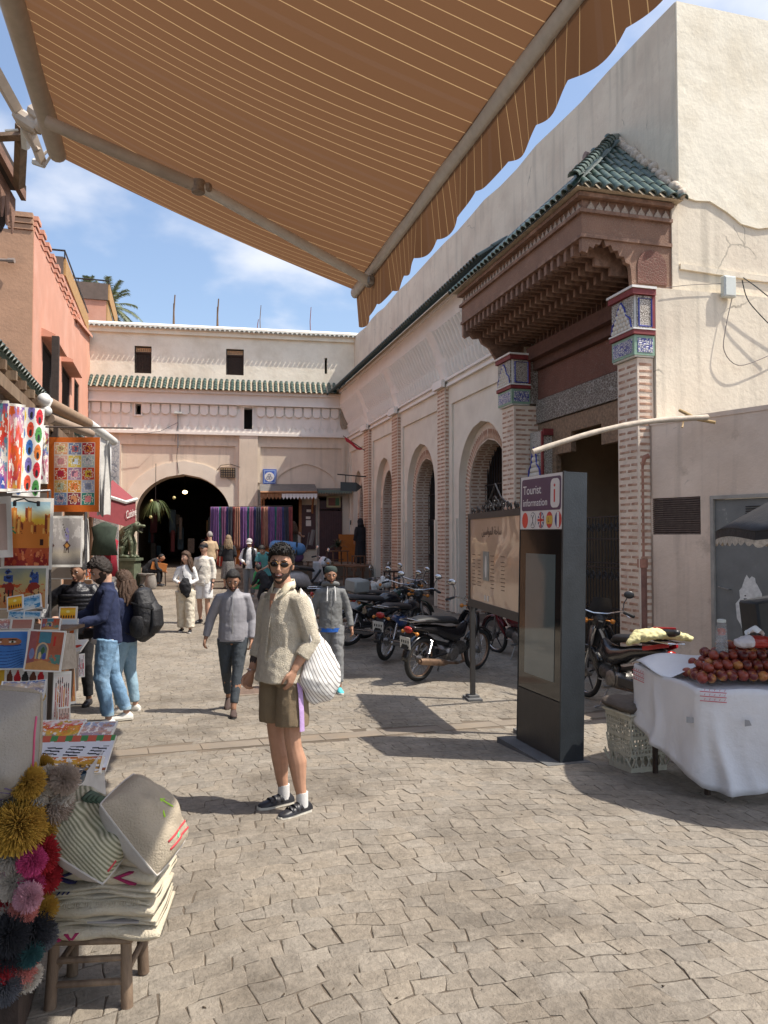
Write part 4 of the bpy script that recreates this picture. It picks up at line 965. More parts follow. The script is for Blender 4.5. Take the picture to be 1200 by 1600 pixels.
# ================================================================== LEFT: SHOP ROW
SX = -2.15
def shops():
 b = thing('shop_row', 'low shop row with green tile eave and wooden beams behind the painting stall', 'building', (SX,12,0))
 dk = mat('dark beige shop plaster', (.20,.14,.10), .9, .2, 3); m = M()  # upper wall is plain dark beige plaster
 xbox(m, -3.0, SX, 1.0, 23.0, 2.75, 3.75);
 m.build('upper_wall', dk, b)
 for y in (1.0, 6.0, 12.4, 16.6, 22.6):
  m = M(); xbox(m, -3.0, SX, y, y+.4, -.5, 2.75); m.build('pier', pl_ochre, b)
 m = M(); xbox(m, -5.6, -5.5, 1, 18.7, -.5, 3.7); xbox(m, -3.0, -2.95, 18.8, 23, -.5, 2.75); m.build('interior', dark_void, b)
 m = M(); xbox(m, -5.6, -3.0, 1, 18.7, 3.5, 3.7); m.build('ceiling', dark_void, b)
 m = M(); m.add([(SX+.3,1,3.72),(SX+.3,23,3.72),(SX-.5,23,4.35),(SX-.5,1,4.35),(SX-.5,1,3.7),(SX-.5,23,3.7)], [(0,1,2,3),(0,4,5,1),(0,3,4),(1,5,2)]); m.build('eave_bed', MATS['tile mortar bed'], b)
 y = 5.0; k = 0
 while y < 23:
  for r_ in range(2): put(TILE, 'roof_tile', b, (SX-.03-.33*r_, y, 4.05+.26*r_), (1,0,-.75), (0,0,1))
  y += .17; k += 1
 for y in np.arange(5, 23, .6): m = M(); m.box((SX+.12,float(y),3.62), (.5,.09,.11)); m.build('rafter', wood_old, b)
 m = M(); m.box((SX+.34,12,3.40), (.10,20,.14)); m.build('wall_plate', wood_old, b)
 m = M(); m.box((SX+.4, 12.6, 3.95), (.10,.10,1.7)); m.build('post', wood_dark, b)
 h = thing('rear_house', 'ochre house wall rising behind the shop row', 'house', (-6,10,0)); m = M(); xbox(m, -6.4, -5.65, 1, 18.7, -.5, 4.8); m.build('wall', pl_ochre, h)
shops()
def retracted_awning():
 w_ = mat('white painted metal', (.66,.65,.62), .5, .08, 20); t = thing('rolled_awning', 'rolled up brown and white shop awning over the orange quilt', 'awning', P(68,628,10.2))
 a, b_, c = P(72,628,10.2), P(137,662,12.0), P(178,690,13.6)
 brn = mat('rolled brown fabric', (.27,.18,.115), .8, .15, 12)
 m = M(); m.tube([a, b_], .085, 12); m.build('roll', brn, t, smooth=40)
 m = M(); m.tube([a+Vector((.05,0,-.22)), b_+Vector((.05,0,-.16))], .065, 10); m.build('front_bar', mat('taupe bar', (.30,.22,.16), .6), t, smooth=40)
 m = M(); m.tube([b_, c], [.085,.07], 12); m.build('white_tube', w_, t, smooth=40)
 for q, s_ in ((a, 1.3), (b_, 1.0)):
  m = M(); m.box(q+Vector((0,-.02,-.08)), (.07*s_,.07,.22*s_), Matrix.Rotation(.4,3,'Y'), .02); m.sph(q+Vector((.02,-.04,-.13)), .05*s_, 10, 8); m.sph(q+Vector((-.02,-.04,.02)), .07*s_, 10, 8); m.build('end_bracket', w_, t, smooth=40)
 m = M()
 for k in range(9):
  f0, f1 = k/9, (k+1)/9; p0 = b_.lerp(c, f0*.9); p1 = b_.lerp(c, f1*.9); m.add([p0, p1, p1+Vector((0,0,-.55-.1*(k%2))), p0.lerp(p1,.5)+Vector((0,0,-.68)), p0+Vector((0,0,-.55))], [(0,1,2,3,4)])
 m.build('valance', white_cloth, t)
 m = M(); m.tube([P(72,667,9.2), P(207,669,11.5)], .012, 6); tag(m.build('hanging_rod', wood_dark), 'thin dark rod from which the orange quilt hangs', 'rod')
retracted_awning()
def pillar_and_canopy():
 p = P(178, 735, 22); t = thing('tiled_pillar', 'narrow pillar clad in pale patterned tiles beside the red canopy', 'pillar', (p.x,p.y,.1))
 m = M(); x, y = p.x, p.y; xbox(m, x-.55, x+.14, y-.2, y+.2, 0, 4.5); m.build('shaft', pattern_mat('patterned wall tile', (.55,.52,.50), (.30,.30,.33), 9, .6, thr=(.03,.08)), t)
 a = thing('red_canopy', 'small dark red shop canopy with white lettering on its valance', 'canopy', P(190,780,20.5)); rd = mat('canopy red', (.24,.045,.052), .75, .1, 8)
 A_, B_, C_ = P(160,775,19.3), P(196,786,20.3), P(212,781,21.2); top = P(168,757,20.9); top2 = P(176,750,21.6)
 A2 = P(140, 768, 19.0)
 m = M(); th = Vector((0,0,-.02)); m.prism([A2, B_, top, P(140,738,20)], (0,0,-.02)); m.prism([B_, C_, top2, top], (0,0,-.02)); m.build('roof_cloth', rd, a)
 def val(p, q): return [p, q, q+Vector((0,0,-.62)), p+Vector((0,0,-.62))]
 m = M(); m.prism(val(A2,B_), (.0,.02,0)); m.prism(val(B_,C_), (.0,.02,0)); m.build('valance', rd, a)
 m = M(); m.tube([A2+Vector((0,-.02,.02)), B_+Vector((0,-.02,.02)), C_+Vector((0.02,0,.02))], .05, 6); m.build('edge_bar', MATS['white painted metal'], a)
 text('Bahriasine', B_+Vector((-.04,-.03,-.42)), (A2-B_)*-1, .38, mat('white print', (.7,.66,.62), .8), a, 'R', (0,0,1)); text('Cuisine', B_+Vector((.03,-.05,-.42)), (C_-B_), .30, MATS['white print'], a, 'L', (0,0,1))
def text(s, loc, xdir, size, m_, parent, align='L', up=(0,0,1), ext=.002, name='lettering', font=None):
 cu = bpy.data.curves.new(name, 'FONT'); cu.body = s; cu.size = size; cu.extrude = ext
 cu.align_x = {'L':'LEFT','R':'RIGHT','C':'CENTER'}[align]
 if font: cu.font = font
 o = bpy.data.objects.new(name, cu); x = Vector(xdir).normalized(); z = Vector(up); z = (z-x*z.dot(x)).normalized(); n = x.cross(z)
 dg = bpy.context.evaluated_depsgraph_get(); COL.objects.link(o); dg.update(); me = bpy.data.meshes.new_from_object(o.evaluated_get(dg)); bpy.data.objects.remove(o); bpy.data.curves.remove(cu)
 mt = Matrix(((x.x,z.x,n.x),(x.y,z.y,n.y),(x.z,z.z,n.z))).to_4x4()
 me.transform(Matrix.Translation(Vector(loc)-ORIG.get(parent.name, Vector())) @ mt)
 me.materials.clear(); me.materials.append(m_); return link(name, me, parent)
pillar_and_canopy()

# ================================================================== BIG STRIPED AWNING overhead
def awning():
 t = thing('striped_awning', 'large orange brown striped awning with scalloped valance stretched overhead', 'awning', (-1.1,3,5.2))
 fm = mat('awning fabric', (.30,.145,.07), .9, .05, 3); nt = fm.node_tree; N = nt.nodes; L = nt.links; b = N['Principled BSDF']
 tc = N.new('ShaderNodeTexCoord'); sp = N.new('ShaderNodeSeparateXYZ'); L.new(tc.outputs['Object'], sp.inputs[0])
 def mth(op, a, c):
  n = N.new('ShaderNodeMath'); n.operation = op
  for i, q in enumerate((a, c)):
   if isinstance(q, (int,float)): n.inputs[i].default_value = q
   elif q is not None: L.new(q, n.inputs[i])
  return n.outputs[0]
 f1 = mth('FRACT', mth('MULTIPLY', sp.outputs['Y'], 1/.118), None); f = mth('GREATER_THAN', f1, .945)
 f2 = mth('FRACT', mth('MULTIPLY', sp.outputs['Y'], 1/1.19), None); s2 = mth('GREATER_THAN', f2, .965)
 mx = N.new('ShaderNodeMixRGB'); mx.inputs[1].default_value = (.165,.083,.041,1); mx.inputs[2].default_value = (.50,.33,.165,1); L.new(f, mx.inputs[0])
 mx2 = N.new('ShaderNodeMixRGB'); mx2.inputs[2].default_value = (.17,.09,.05,1); L.new(s2, mx2.inputs[0]); L.new(mx.outputs[0], mx2.inputs[1])
 tr = N.new('ShaderNodeBsdfTranslucent'); ms = N.new('ShaderNodeMixShader'); ms.inputs[0].default_value = .36
 L.new(mx2.outputs[0], b.inputs['Base Color']); L.new(mx2.outputs[0], tr.inputs[0]); L.new(b.outputs[0], ms.inputs[1]); L.new(tr.outputs[0], ms.inputs[2]); L.new(ms.outputs[0], N['Material Output'].inputs[0])
 X0, Z0, X1, Z1, YA, YB = -1.0, 5.26, 1.77, 4.25, -2.4, 7.6
 def surf(i, j):
  x = X0+(X1-X0)*i; y = YA+(YB-YA)*j; sag = .10*sin(pi*i)*(1+.25*sin(3*y))
  edge = max(0, (j-.93)/.07); return (x, y-.10*sin(pi*i)*edge, Z0+(Z1-Z0)*i-sag+.012*sin(y*5+x))
 m = M(); m.grid(surf, 24, 80); m.build('fabric', fm, t, smooth=2)
 tube_m = mat('taupe powder metal', (.42,.35,.28), .5, .1, 10); bar_m = mat('front bar metal', (.58,.55,.50), .4, .1, 14)
 m = M(); m.tube([(X0-.05,YA,Z0+.0),(X0-.05,YB-.12,Z0+.0)], .085, 16, rnd=False); m.lathe((X0-.05,YB-.12,Z0), [(.085,0),(.08,.05),(.05,.09),(.01,.10)], 14, 'y'); m.build('roller', tube_m, t, smooth=40)
 m = M(); m.tube([(X1+.02,YA,Z1-.01),(X1+.02,YB+.03,Z1-.01)], [(.045,.06)]*2, 12, ref=(1,0,0)); m.build('front_bar', bar_m, t, smooth=40)
 m = M(); m.tube([(X1+.06,YA,Z1+.035),(X1+.06,YB+.03,Z1+.035)], .02, 8); m.tube([(X1+.02,YB+.03,Z1-.01),(X1+.02,YB+.06,Z1-.01)], [(.045,.06),(.03,.045)], 12, ref=(1,0,0)); m.build('front_trim', MATS['white painted metal'], t)
 def val(i, j):
  y = YA+(YB-YA)*i; ph = (y/.40) % 1; sc = .045*abs(sin(pi*ph)); h = .31*(1-.0*j)+sc
  w = .022*sin(y*5.3)+.010*sin(y*13+1); return (X1+.03+w*j*1.2+.02*j, y, Z1-.06-h*j)
 m = M(); m.grid(val, 400, 6); m.build('valance', fm, t, smooth=2)
 sh, el, ha = P(72,190,5.9), P(310,292,6.2), P(578,440,7.12)
 def flat(m, a, b_, w=.075, h=.05):
  m.tube([a, b_], [(w*.5,h*.5)]*2, 12, ref=(0,0,1))
 m = M(); flat(m, sh, el, .105, .08); m.build('arm', tube_m, t, smooth=40); m = M(); flat(m, el+Vector((.02,0,.0)), ha, .09, .075); m.build('arm', bar_m, t, smooth=40)
 m = M(); m.lathe(el+Vector((0,0,-.06)), [(.03,0),(.055,.01),(.055,.11),(.03,.12)], 14); m.box(el+Vector((.05,.01,0)), (.12,.06,.08), Matrix.Rotation(-.35,3,'Z'), .015); m.build('elbow_joint', mat('elbow casting', (.25,.19,.14), .5, .3, 30), t, smooth=40)
 m = M(); m.box(ha, (.07,.14,.08), None, .015); m.tube([ha, ha+Vector((.07,-.02,.02))], .025, 8); m.build('hand_joint', steel, t)
 sq = mat('pale painted steel', (.50,.42,.34), .6, .1, 8)
 m = M(); a, b_ = P(-30,70,6.0), P(30,178,6.7); m.tube([a, b_], .055, 4, ref=(1,0,0)); m.tube([P(48,205,6.8), P(66,255,7.0)], .045, 4, ref=(1,0,0)); m.build('torsion_bar', sq, t)
 m = M(); c = P(42,192,6.75)
 m.box(c, (.20,.12,.10), Matrix.Rotation(.5,3,'Y'), .02); m.tube([P(28,178,6.7), P(62,200,6.6)], .06, 8); m.tube([P(50,172,6.6), P(75,190,6.5)], .05, 8); m.tube([P(38,200,6.8), P(58,235,6.9)], .035, 6); m.sph(P(66,196,6.55), .07, 10, 8)
 m.build('shoulder_bracket', sq, t, smooth=40)
 m = M(); m.tube([P(40,230,7.0), P(38,200,6.8)], .04, 5); m.tube([P(58,256,7.0), P(70,258,7.0), P(84,236,7.0), P(74,236,7.0), P(66,243,7.0)], .014, 6); m.tube([P(52,252,7.0),P(70,258,7.0)], .03, 6); m.tube([P(8,204,6.8), P(28,203,6.8)], .012, 5); m.build('end_bracket', MATS['white painted metal'], t)
awning()
def wooden_eave():
 t = thing('wooden_eave', 'dark carved wooden eave corner at the upper left edge under the awning bracket', 'eave', P(20,290,8.0))
 a, b_ = P(-60,110,7.0), P(41,300,8.2); inn = Vector((-1.3,.1,.05)); up = Vector((0,0,.09))
 m = M(); m.prism([a, b_, b_+inn, a+inn], (0,0,.06)); m.build('roof_board', wood_dark, t)
 e = Vector((0,0,-.10)); m = M(); m.prism([a, b_, b_+e, a+e], (-.05,0,0)); m.build('edge_board', mat('reddish old board', (.20,.11,.075), .8, .3, 10, .5, 40), t)
 d = (b_-a); L_ = d.length; d.normalize(); n = 12
 for k in range(n):
  p0 = a+d*(L_*k/n); p1 = a+d*(L_*(k+.92)/n); mid = (p0+p1)/2; o = Vector((-.10,0,-.10))
  m = M(); m.prism([p0+o, p1+o, p1+o+Vector((0,0,-.16)), mid+o+Vector((0,0,-.42)), p0+o+Vector((0,0,-.16))], (-.02,0,0)); m.build('pendant_board', MATS['reddish old board'], t)
 m = M()
 for k in range(9):
  p0 = b_+Vector((-.2-.13*k,.0,-.05)); m.prism([p0+Vector((-.1,0,0)), p0, p0+Vector((0,0,-.3)), p0+Vector((-.05,0,-.42)), p0+Vector((-.1,0,-.3))], (0,.03,0))
 m.build('end_boards', wood_dark, t, kind='stuff')
 m = M(); m.tube([P(30,290,8.0), P(34,195,7.3)], .06, 4); m.tube([P(-20,215,7.6), P(42,212,7.3)], .045, 4); m.build('strut', wood_old, t)
wooden_eave()
# ================================================================== PAINTINGS (printed colour = colour attribute on a fine grid)
canvas_m = mat('painted canvas', None, .75, .05, 8, .25, 60, attr='paint'); paper_edge = mat('canvas edge', (.70,.68,.63), .8, .08)
def L_(c): return np.array(srgb(c))
def nz2(X, Y, s, seed=0, o=4):
 r = np.random.default_rng(seed); out = np.zeros_like(X); a = 1; tot = 0
 for k in range(o):
  n = int(s*2**k)+2; gq = r.random((n+1, n+1)); x = np.clip(X,0,.9999)*n; y = np.clip(Y,0,.9999)*n; xi = x.astype(int); yi = y.astype(int); fx = x-xi; fy = y-yi; fx = fx*fx*(3-2*fx); fy = fy*fy*(3-2*fy)
  out += a*((gq[yi,xi]*(1-fx)+gq[yi,xi+1]*fx)*(1-fy)+(gq[yi+1,xi]*(1-fx)+gq[yi+1,xi+1]*fx)*fy); tot += a; a *= .55
 return out/tot
def lay(C, mask, col): m = np.clip(mask,0,1)[...,None]; return C*(1-m)+np.array(col)*m
def ell(X, Y, cx, cy, rx, ry): return (((X-cx)/rx)**2+((Y-cy)/ry)**2 < 1).astype(float)
def rect(X, Y, a, b, c, d): return ((X>a)&(X<b)&(Y>c)&(Y<d)).astype(float)
W0 = L_('f2efe6')
def grad(X, Y, stops, t):
 C = np.zeros(X.shape+(3,)); ks = [s for s,_ in stops]
 for i in range(3): C[...,i] = np.interp(t, ks, [c[i] for _,c in stops])
 return C
def margin(C, X, Y, w=.05):
 return lay(C, 1-rect(X,Y,w,1-w,w,1-w), W0)
def a_kasbah(X, Y, s=1):
 n = nz2(X,Y,5,s); C = grad(X,Y,[(0,L_('b8442c')),(.18,L_('c95a34')),(.33,L_('d0623a')),(.36,L_('e08a3c')),(.7,L_('ffd84a')),(.85,L_('bcd8d8')),(1,L_('7fb4d8'))], Y+.08*(n-.5))
 for (a,b,h) in ((.1,.28,.86),(.28,.36,.74),(.44,.57,.86),(.36,.62,.66),(.62,.86,.62),(.84,.96,.76),(.05,.98,.5)):
  m = rect(X,Y,a,b,.3,h+.02*(np.sin(X*90)>0)); C = lay(C, m, L_('e08838')); C = lay(C, rect(X,Y,a,a+.05,.3,h)*(nz2(X,Y,9,s+2)>.4), L_('8c3c1c')); C = lay(C, rect(X,Y,b-.06,b-.02,.32,h-.04), L_('f6bd62'))
 C = lay(C, rect(X,Y,.75,.82,.34,.42), L_('3a2018')); C = lay(C, (nz2(X,Y,9,4)>.56)*(Y<.3), L_('9c2c28')); C = lay(C, (nz2(X,Y,12,5)>.64)*(Y<.28), L_('e9905e'))
 for k in range(7):
  an = k*.8; cx, cy = .12, .56
  for q in range(10): C = lay(C, ell(X,Y,cx+.016*q*cos(an),cy+.011*q*sin(an)-.002*q*q*.3,.016,.012), L_('3f8c54'))
 return margin(C,X,Y,.055)
def a_riders(X, Y, s=2):
 C = grad(X,Y,[(0,L_('e8a060')),(.4,L_('e0b478')),(.7,L_('c8c08a')),(1,L_('8c9a9a'))], Y+.3*(nz2(X,Y,4,s)-.5)); n = nz2(X,Y,9,s+3)
 C = lay(C, (n>.6)*(Y<.6), L_('d8602c'))
 for cx in (.12,.42,.8):
  C = lay(C, ell(X,Y,cx,.72,.07,.22)*(n>.38), L_('3c5aa0')); C = lay(C, ell(X,Y,cx,.82,.05,.1)*(n>.5), L_('222a48')); C = lay(C, ell(X,Y,cx,.5,.09,.14)*(n>.42), L_('a03828'))
  for q in (-.05,0,.06): C = lay(C, rect(X,Y,cx+q,cx+q+.02,.18,.45)*(n>.4), L_('40302c'))
 return margin(C,X,Y,.03)
def a_tuareg(X, Y, s=3):
 n = nz2(X,Y,7,s); C = grad(X,Y,[(0,L_('2c5fb0')),(.5,L_('4a86d0')),(1,L_('5a94dc'))], .5+.9*np.sin(9*Y+5*(X-.5)**2*4)*.25+n*.3)
 C = lay(C, ell(X,Y,.42,.70,.40,.13)*(Y>.60)*(Y<.80), L_('b87850')); C = lay(C, (np.abs(Y-.62-.02*np.cos(X*6))<.015)*(X<.82), L_('2a4f96'))
 for cx in (.25,.60):
  C = lay(C, ell(X,Y,cx,.70,.09,.028), L_('f0ece0')); C = lay(C, ell(X,Y,cx,.70,.035,.028), L_('4a5a3c')); C = lay(C, ell(X,Y,cx,.70,.015,.014), L_('100c0c')); C = lay(C, ell(X,Y,cx,.755,.11,.018), L_('3a2218'))
 for k in range(7):
  yy = .5-.06*k; C = lay(C, (np.abs(Y-(yy-.25*np.sin(np.clip(X/.85,0,1)*pi)*(.2+.08*k)))<.008)*(X<.9), L_('234a90'))
 return margin(C,X,Y,.045)
def a_alley(X, Y, s=4):
 C = grad(X,Y,[(0,L_('c88858')),(.3,L_('c0704e')),(1,L_('a84c3c'))], Y+0*X); C = lay(C, rect(X,Y,.3,.62,.68,.95), L_('4c8494')); C = lay(C, (X>.62)*(Y>.42), L_('b06042')); C = lay(C, (X<.25), L_('a05a58'))
 C = lay(C, ell(X,Y,.43,.5,.17,.2)+rect(X,Y,.26,.6,.3,.5), L_('d8b890')); C = lay(C, ell(X,Y,.43,.5,.13,.16)+rect(X,Y,.3,.56,.3,.5), L_('6c7c80')); C = lay(C, ell(X,Y,.45,.5,.05,.09), L_('406840')); C = lay(C, ell(X,Y,.38,.38,.04,.09), L_('e0c890')); C = lay(C, ell(X,Y,.5,.37,.05,.08), L_('4858a0'))
 C = lay(C, rect(X,Y,.70,.76,.62,.85), L_('c83028')); C = lay(C, rect(X,Y,.64,.95,.18,.42)*(nz2(X,Y,14,s)<.62), L_('5c8c80')); C = lay(C, ell(X,Y,.16,.42,.07,.13), L_('8088b0')); C = lay(C, (Y<.28-.25*np.abs(X-.45)), L_('d0985c'))
 return margin(C*(.85+.3*nz2(X,Y,10,9)[...,None]),X,Y,.04)
def a_drops(X, Y, s=5, rows=3, cols=5):
 C = np.ones(X.shape+(3,))*L_('e9e7e2'); pal = [L_(c) for c in ('2c4390','c8242c','e0b22c','30302c','3a7a44','6a3c28')]
 r = random.Random(s)
 for j in range(rows):
  for i in range(cols):
   cx = (i+.5+.25*(j%2))/(cols+.3); cy = 1-(j+.5)/rows; c = pal[(i*2+j+s)%6]; rx = .42/cols; ry = .27/rows
   C = lay(C, ell(X,Y,cx,cy,rx,ry)+((np.abs(X-cx-.1*(Y-cy))<rx*(1-(Y-cy)/(ry*2)))*(Y>cy)*(Y<cy+ry*1.9)), c); C = lay(C, (np.abs(X-cx)<.008)*(Y<cy)*(Y>cy-ry*1.8)*(np.sin(Y*200)>-.3), L_('404040'))
 return C
def a_ovals(X, Y, s=6):
 C = np.ones(X.shape+(3,))*L_('f2f0ec'); pal = [L_(c) for c in ('f0c820','7870b8','d82838','4878c0','e85030','50a050','f0d820','3c78c8','e88030')]; k = 0
 for j in range(5):
  for i in range(3):
   cx = .2+.31*i; cy = .90-.2*j+.05*(i%2); C = lay(C, ell(X,Y,cx,cy,.13,.09), pal[k%9]); C = lay(C, ell(X,Y,cx+.01,cy-.035,.055,.04), L_('202028')); C = lay(C, ell(X,Y,cx,cy+.04,.06,.01), pal[k%9]*.6); k += 1
 return C
def a_abstract(X, Y, s=7, pal=('7a6cc0','e8a8b0','f04838','f8702c','c03058','f8c050')):
 n = nz2(X,Y,5,s); n2 = nz2(X,Y,9,s+1); t = np.clip(1-Y+.5*(n-.5),0,1); C = grad(X,Y,[(i/(len(pal)-1), L_(c)) for i,c in enumerate(pal)], t); C = lay(C, (n2>.62), L_('f4ece4')); C = lay(C, (n2<.36), L_(pal[-3])*.7); return margin(C,X,Y,.03)
def a_sunset(X, Y, s=8):
 C = grad(X,Y,[(0,L_('d88018')),(.35,L_('f0a818')),(.7,L_('f8d040')),(1,L_('f09020'))], Y+0*X); C = lay(C, ell(X,Y,.5,.65,.1,.09), L_('fff0a0'))
 for k in range(6): cx = .14+.14*k; C = lay(C, ell(X,Y,cx,.28,.035,.12), L_('3a1c10'))
 return margin(C,X,Y,.07)
def a_blue(X, Y, s=9):
 n = nz2(X,Y,5,s); C = grad(X,Y,[(0,L_('e8e4d8')),(.4,L_('b8d8e8')),(.7,L_('4c98c8')),(1,L_('e8f0f4'))], Y+.5*(n-.5)); C = lay(C, (n>.62), L_('3c88b8')); return margin(C,X,Y,.06)
def a_camels(X, Y, s=10):
 n = nz2(X,Y,6,s); C = grad(X,Y,[(0,L_('5c5650')),(.12,L_('8c8680')),(.28,L_('c4b8a4')),(.4,L_('b0a8a4')),(1,L_('c0bab4'))], Y+.08*(n-.5)); C = lay(C, (n>.56)*(Y>.5), L_('d4cec8'))
 for cx in (.08,.55):
  C = lay(C, ell(X,Y,cx,.62,.06,.15)*(nz2(X,Y,12,3)>.36), L_('a8a0d0')); C = lay(C, (np.abs(X-cx)+np.abs(Y-.42)*1.3<.12), L_('5c4038')); C = lay(C, (np.abs(X-cx)+np.abs(Y-.42)*1.3<.06), L_('e0a050')); C = lay(C, (np.abs(X-cx+.06+(Y-.7)*.5)<.007)*(Y>.6)*(Y<.86), L_('40302c'))
  for q in (-.07,-.02,.05): C = lay(C, (np.abs(X-cx-q)<.01)*(Y<.38)*(Y>.27), L_('4c3c38'))
 return margin(C,X,Y,.05)
def a_quilt(X, Y, s=11):
 C = np.ones(X.shape+(3,))*L_('e0701c'); pal = [('e8a878','e8e0a0'),('7c8cb0','e07060'),('c02c3c','f09030'),('e8b0a0','d89090'),('e8c84c','e8f0f8'),('b8c4c0','e8e0dc'),('e05828','c02040'),('b088a8','f0a0a8'),('d84c30','f0c840'),('e8b45c','c8d0b0'),('e89c20','f08850'),('b8bcd0','9098b0'),('7c9cc8','e0b8c0'),('903048','e09868'),('2c9080','f09090')]
 for k in range(15):
  i, j = k%3, k//3; a = .13+.26*i; c = .93-.168*(j+1); m = rect(X,Y,a,a+.26,c,c+.168); C = lay(C, m, L_(pal[k][0])); xl, yl = (X-a)/.26, (Y-c)/.168
  rr_ = np.sqrt((xl-.5)**2+(yl-.5)**2); w = .06*np.sin(np.arctan2(yl-.5,xl-.5)*8); C = lay(C, m*(np.abs(rr_-.36-w)<.03), L_('f4e8d0')); C = lay(C, m*(np.abs(xl-.5)<.24)*(np.abs(yl-.5)<.24), L_(pal[k][1])); n = nz2(X,Y,30,k); C = lay(C, m*(np.abs(xl-.5)<.2)*(np.abs(yl-.5)<.2)*(n>.55), L_(pal[k][0])*.5)
  C = lay(C, m*((np.abs(xl-.5)>.47)|(np.abs(yl-.5)>.47)), L_('fbf0e0')*.8)
 return C
def a_trees(X, Y, s=12):
 C = grad(X,Y,[(0,L_('e8c890')),(.3,L_('f0ece0')),(1,L_('d8e4ec'))], Y+0*X)
 for cx, c in ((.32,'e8c888'),(.65,'e06820')): C = lay(C, ell(X,Y,cx,.55,.13,.17)+((np.abs(X-cx)<.13*(1-(Y-.55)/.28))*(Y>.55)*(Y<.8)), L_(c)); C = lay(C, (np.abs(X-cx)<.02)*(Y<.4)*(Y>.18), L_(c)*.6)
 return margin(C,X,Y,.05)
def a_figures(X, Y, s=13, bg='e8e0d8', fg=('c04030','d89050','904030')):
 C = np.ones(X.shape+(3,))*L_(bg); r = random.Random(s)
 for k in range(7):
  cx = .15+.7*k/6; c = L_(fg[k%len(fg)]); h = r.uniform(.3,.5); C = lay(C, ell(X,Y,cx,.45,.035,h)*(nz2(X,Y,14,s+k)>.35), c); C = lay(C, ell(X,Y,cx,.45+h*.8,.03,.05), L_('40241c'))
 return margin(C,X,Y,.06)
def a_black(X, Y, s=14):
 C = np.ones(X.shape+(3,))*L_('dfe0e6'); C = lay(C, (Y>.82)*(np.abs(np.sin(X*16))>.35), L_('c86048')); C = lay(C, (Y>.84)*(np.abs(np.sin(X*16+1.4))>.75), L_('4c8c50')); n = nz2(X*1,Y*1,14,s)
 for cx in (.22,.5,.8): C = lay(C, (np.abs(X-cx-.25*(Y-.45))<.1)*(np.abs(Y-.45)<.24)*(np.sin(Y*75+X*14)>.15), L_('181820'))
 C = lay(C, (Y<.08), L_('8c5030')); return C
PAINT_MESH = {}
def painting(label, c, w, h, yaw, tilt, art, roll=0, cat='painting', name='painting', group=None, curl=0, th=.02, res=None, parent=None, cols=False, sag=0, **kw):
 """upright canvas centred at c, facing -Y turned by yaw, leaning back by tilt"""
 nu = res or max(24, int(w*110)); nv = max(24, int(nu*h/w)); nu = min(nu, 110); nv = min(nv, 130)
 X, Y = np.meshgrid((np.arange(nu)+.5)/nu, (np.arange(nv)+.5)/nv); Cc = art(X, Y, **kw)
 Cc = Cc*.92
 rot = Matrix.Rotation(yaw,3,'Z') @ Matrix.Rotation(-tilt,3,'X') @ Matrix.Rotation(roll,3,'Y'); c = Vector(c)
 vs = []; sd = random.Random(int(abs(c.x*77+c.z*31))).random()*6
 for j in range(nv+1):
  for i in range(nu+1):
   x = (i/nu-.5)*w; z = (j/nv-.5)*h; y = -th/2 - curl*(.5*(2*i/nu-1)**2 + .25*(1-2*j/nv)*((2*i/nu-1)**2)) + (sag*sin(i/nu*9+sd+j/nv*3) if sag else 0)
   vs.append(c + rot @ Vector((x,y,z)))
 m = M(); m.add(vs, [(j*(nu+1)+i, j*(nu+1)+i+1, (j+1)*(nu+1)+i+1, (j+1)*(nu+1)+i) for j in range(nv) for i in range(nu)])
 nf = len(m.f); me = bpy.data.meshes.new(name)
 o = len(m.v); back = [Vector(p) + rot @ Vector((0,th,0)) for p in vs]; m.v.extend([tuple(p) for p in back])
 rim = [];
 for i in range(nu): rim.append((i, i+1)); rim.append((nv*(nu+1)+i+1, nv*(nu+1)+i))
 for j in range(nv): rim.append(((j+1)*(nu+1), j*(nu+1))); rim.append((j*(nu+1)+nu, (j+1)*(nu+1)+nu))
 bf = [(o+j*(nu+1)+i, o+(j+1)*(nu+1)+i, o+(j+1)*(nu+1)+i+1, o+j*(nu+1)+i+1) for j in range(nv) for i in range(nu)] if (curl or sag) else [(o, o+nv*(nu+1), o+nv*(nu+1)+nu, o+nu)]
 rf = [(b_, a_, a_+o, b_+o) for a_, b_ in rim]
 ff = m.f+bf+rf; o0 = ORIG.get(parent.name, Vector()) if parent else Vector()
 if not parent: org = Vector((c.x, c.y, min(p[2] for p in m.v)))
 else: org = o0
 me.from_pydata([(Vector(p)-org) for p in m.v], [], ff); me.materials.append(canvas_m); me.materials.append(paper_edge)
 me.polygons.foreach_set('material_index', [0]*nf+[1]*(len(ff)-nf))
 a = me.color_attributes.new('paint', 'FLOAT_COLOR', 'CORNER'); col = np.ones((len(me.loops),4), dtype='f'); col[:nf*4,:3] = np.repeat(Cc.reshape(-1,3), 4, axis=0); a.data.foreach_set('color', col.ravel())
 if curl or sag: me.polygons.foreach_set('use_smooth', [True]*len(ff)); me.set_sharp_from_angle(angle=R(40))
 me.update(); ob = link(name, me, parent)
 if not parent: ob.location = org
 if not parent: tag(ob, label, cat, group)
 return ob
def pq(u0, v0, u1, v1, D):
 c = P((u0+u1)/2, (v0+v1)/2, D); k = D/F; return c, (u1-u0)*k, (v1-v0)*k
YW = -PSI
def pic(label, u0, v0, u1, v1, D, art, yaw=0, tilt=0, **kw):
 c, w, h = pq(u0,v0,u1,v1,D); return painting(label, c, w/cos(yaw), h, YW+yaw, tilt, art, **kw)
gP = 'paintings shown on the market stall'
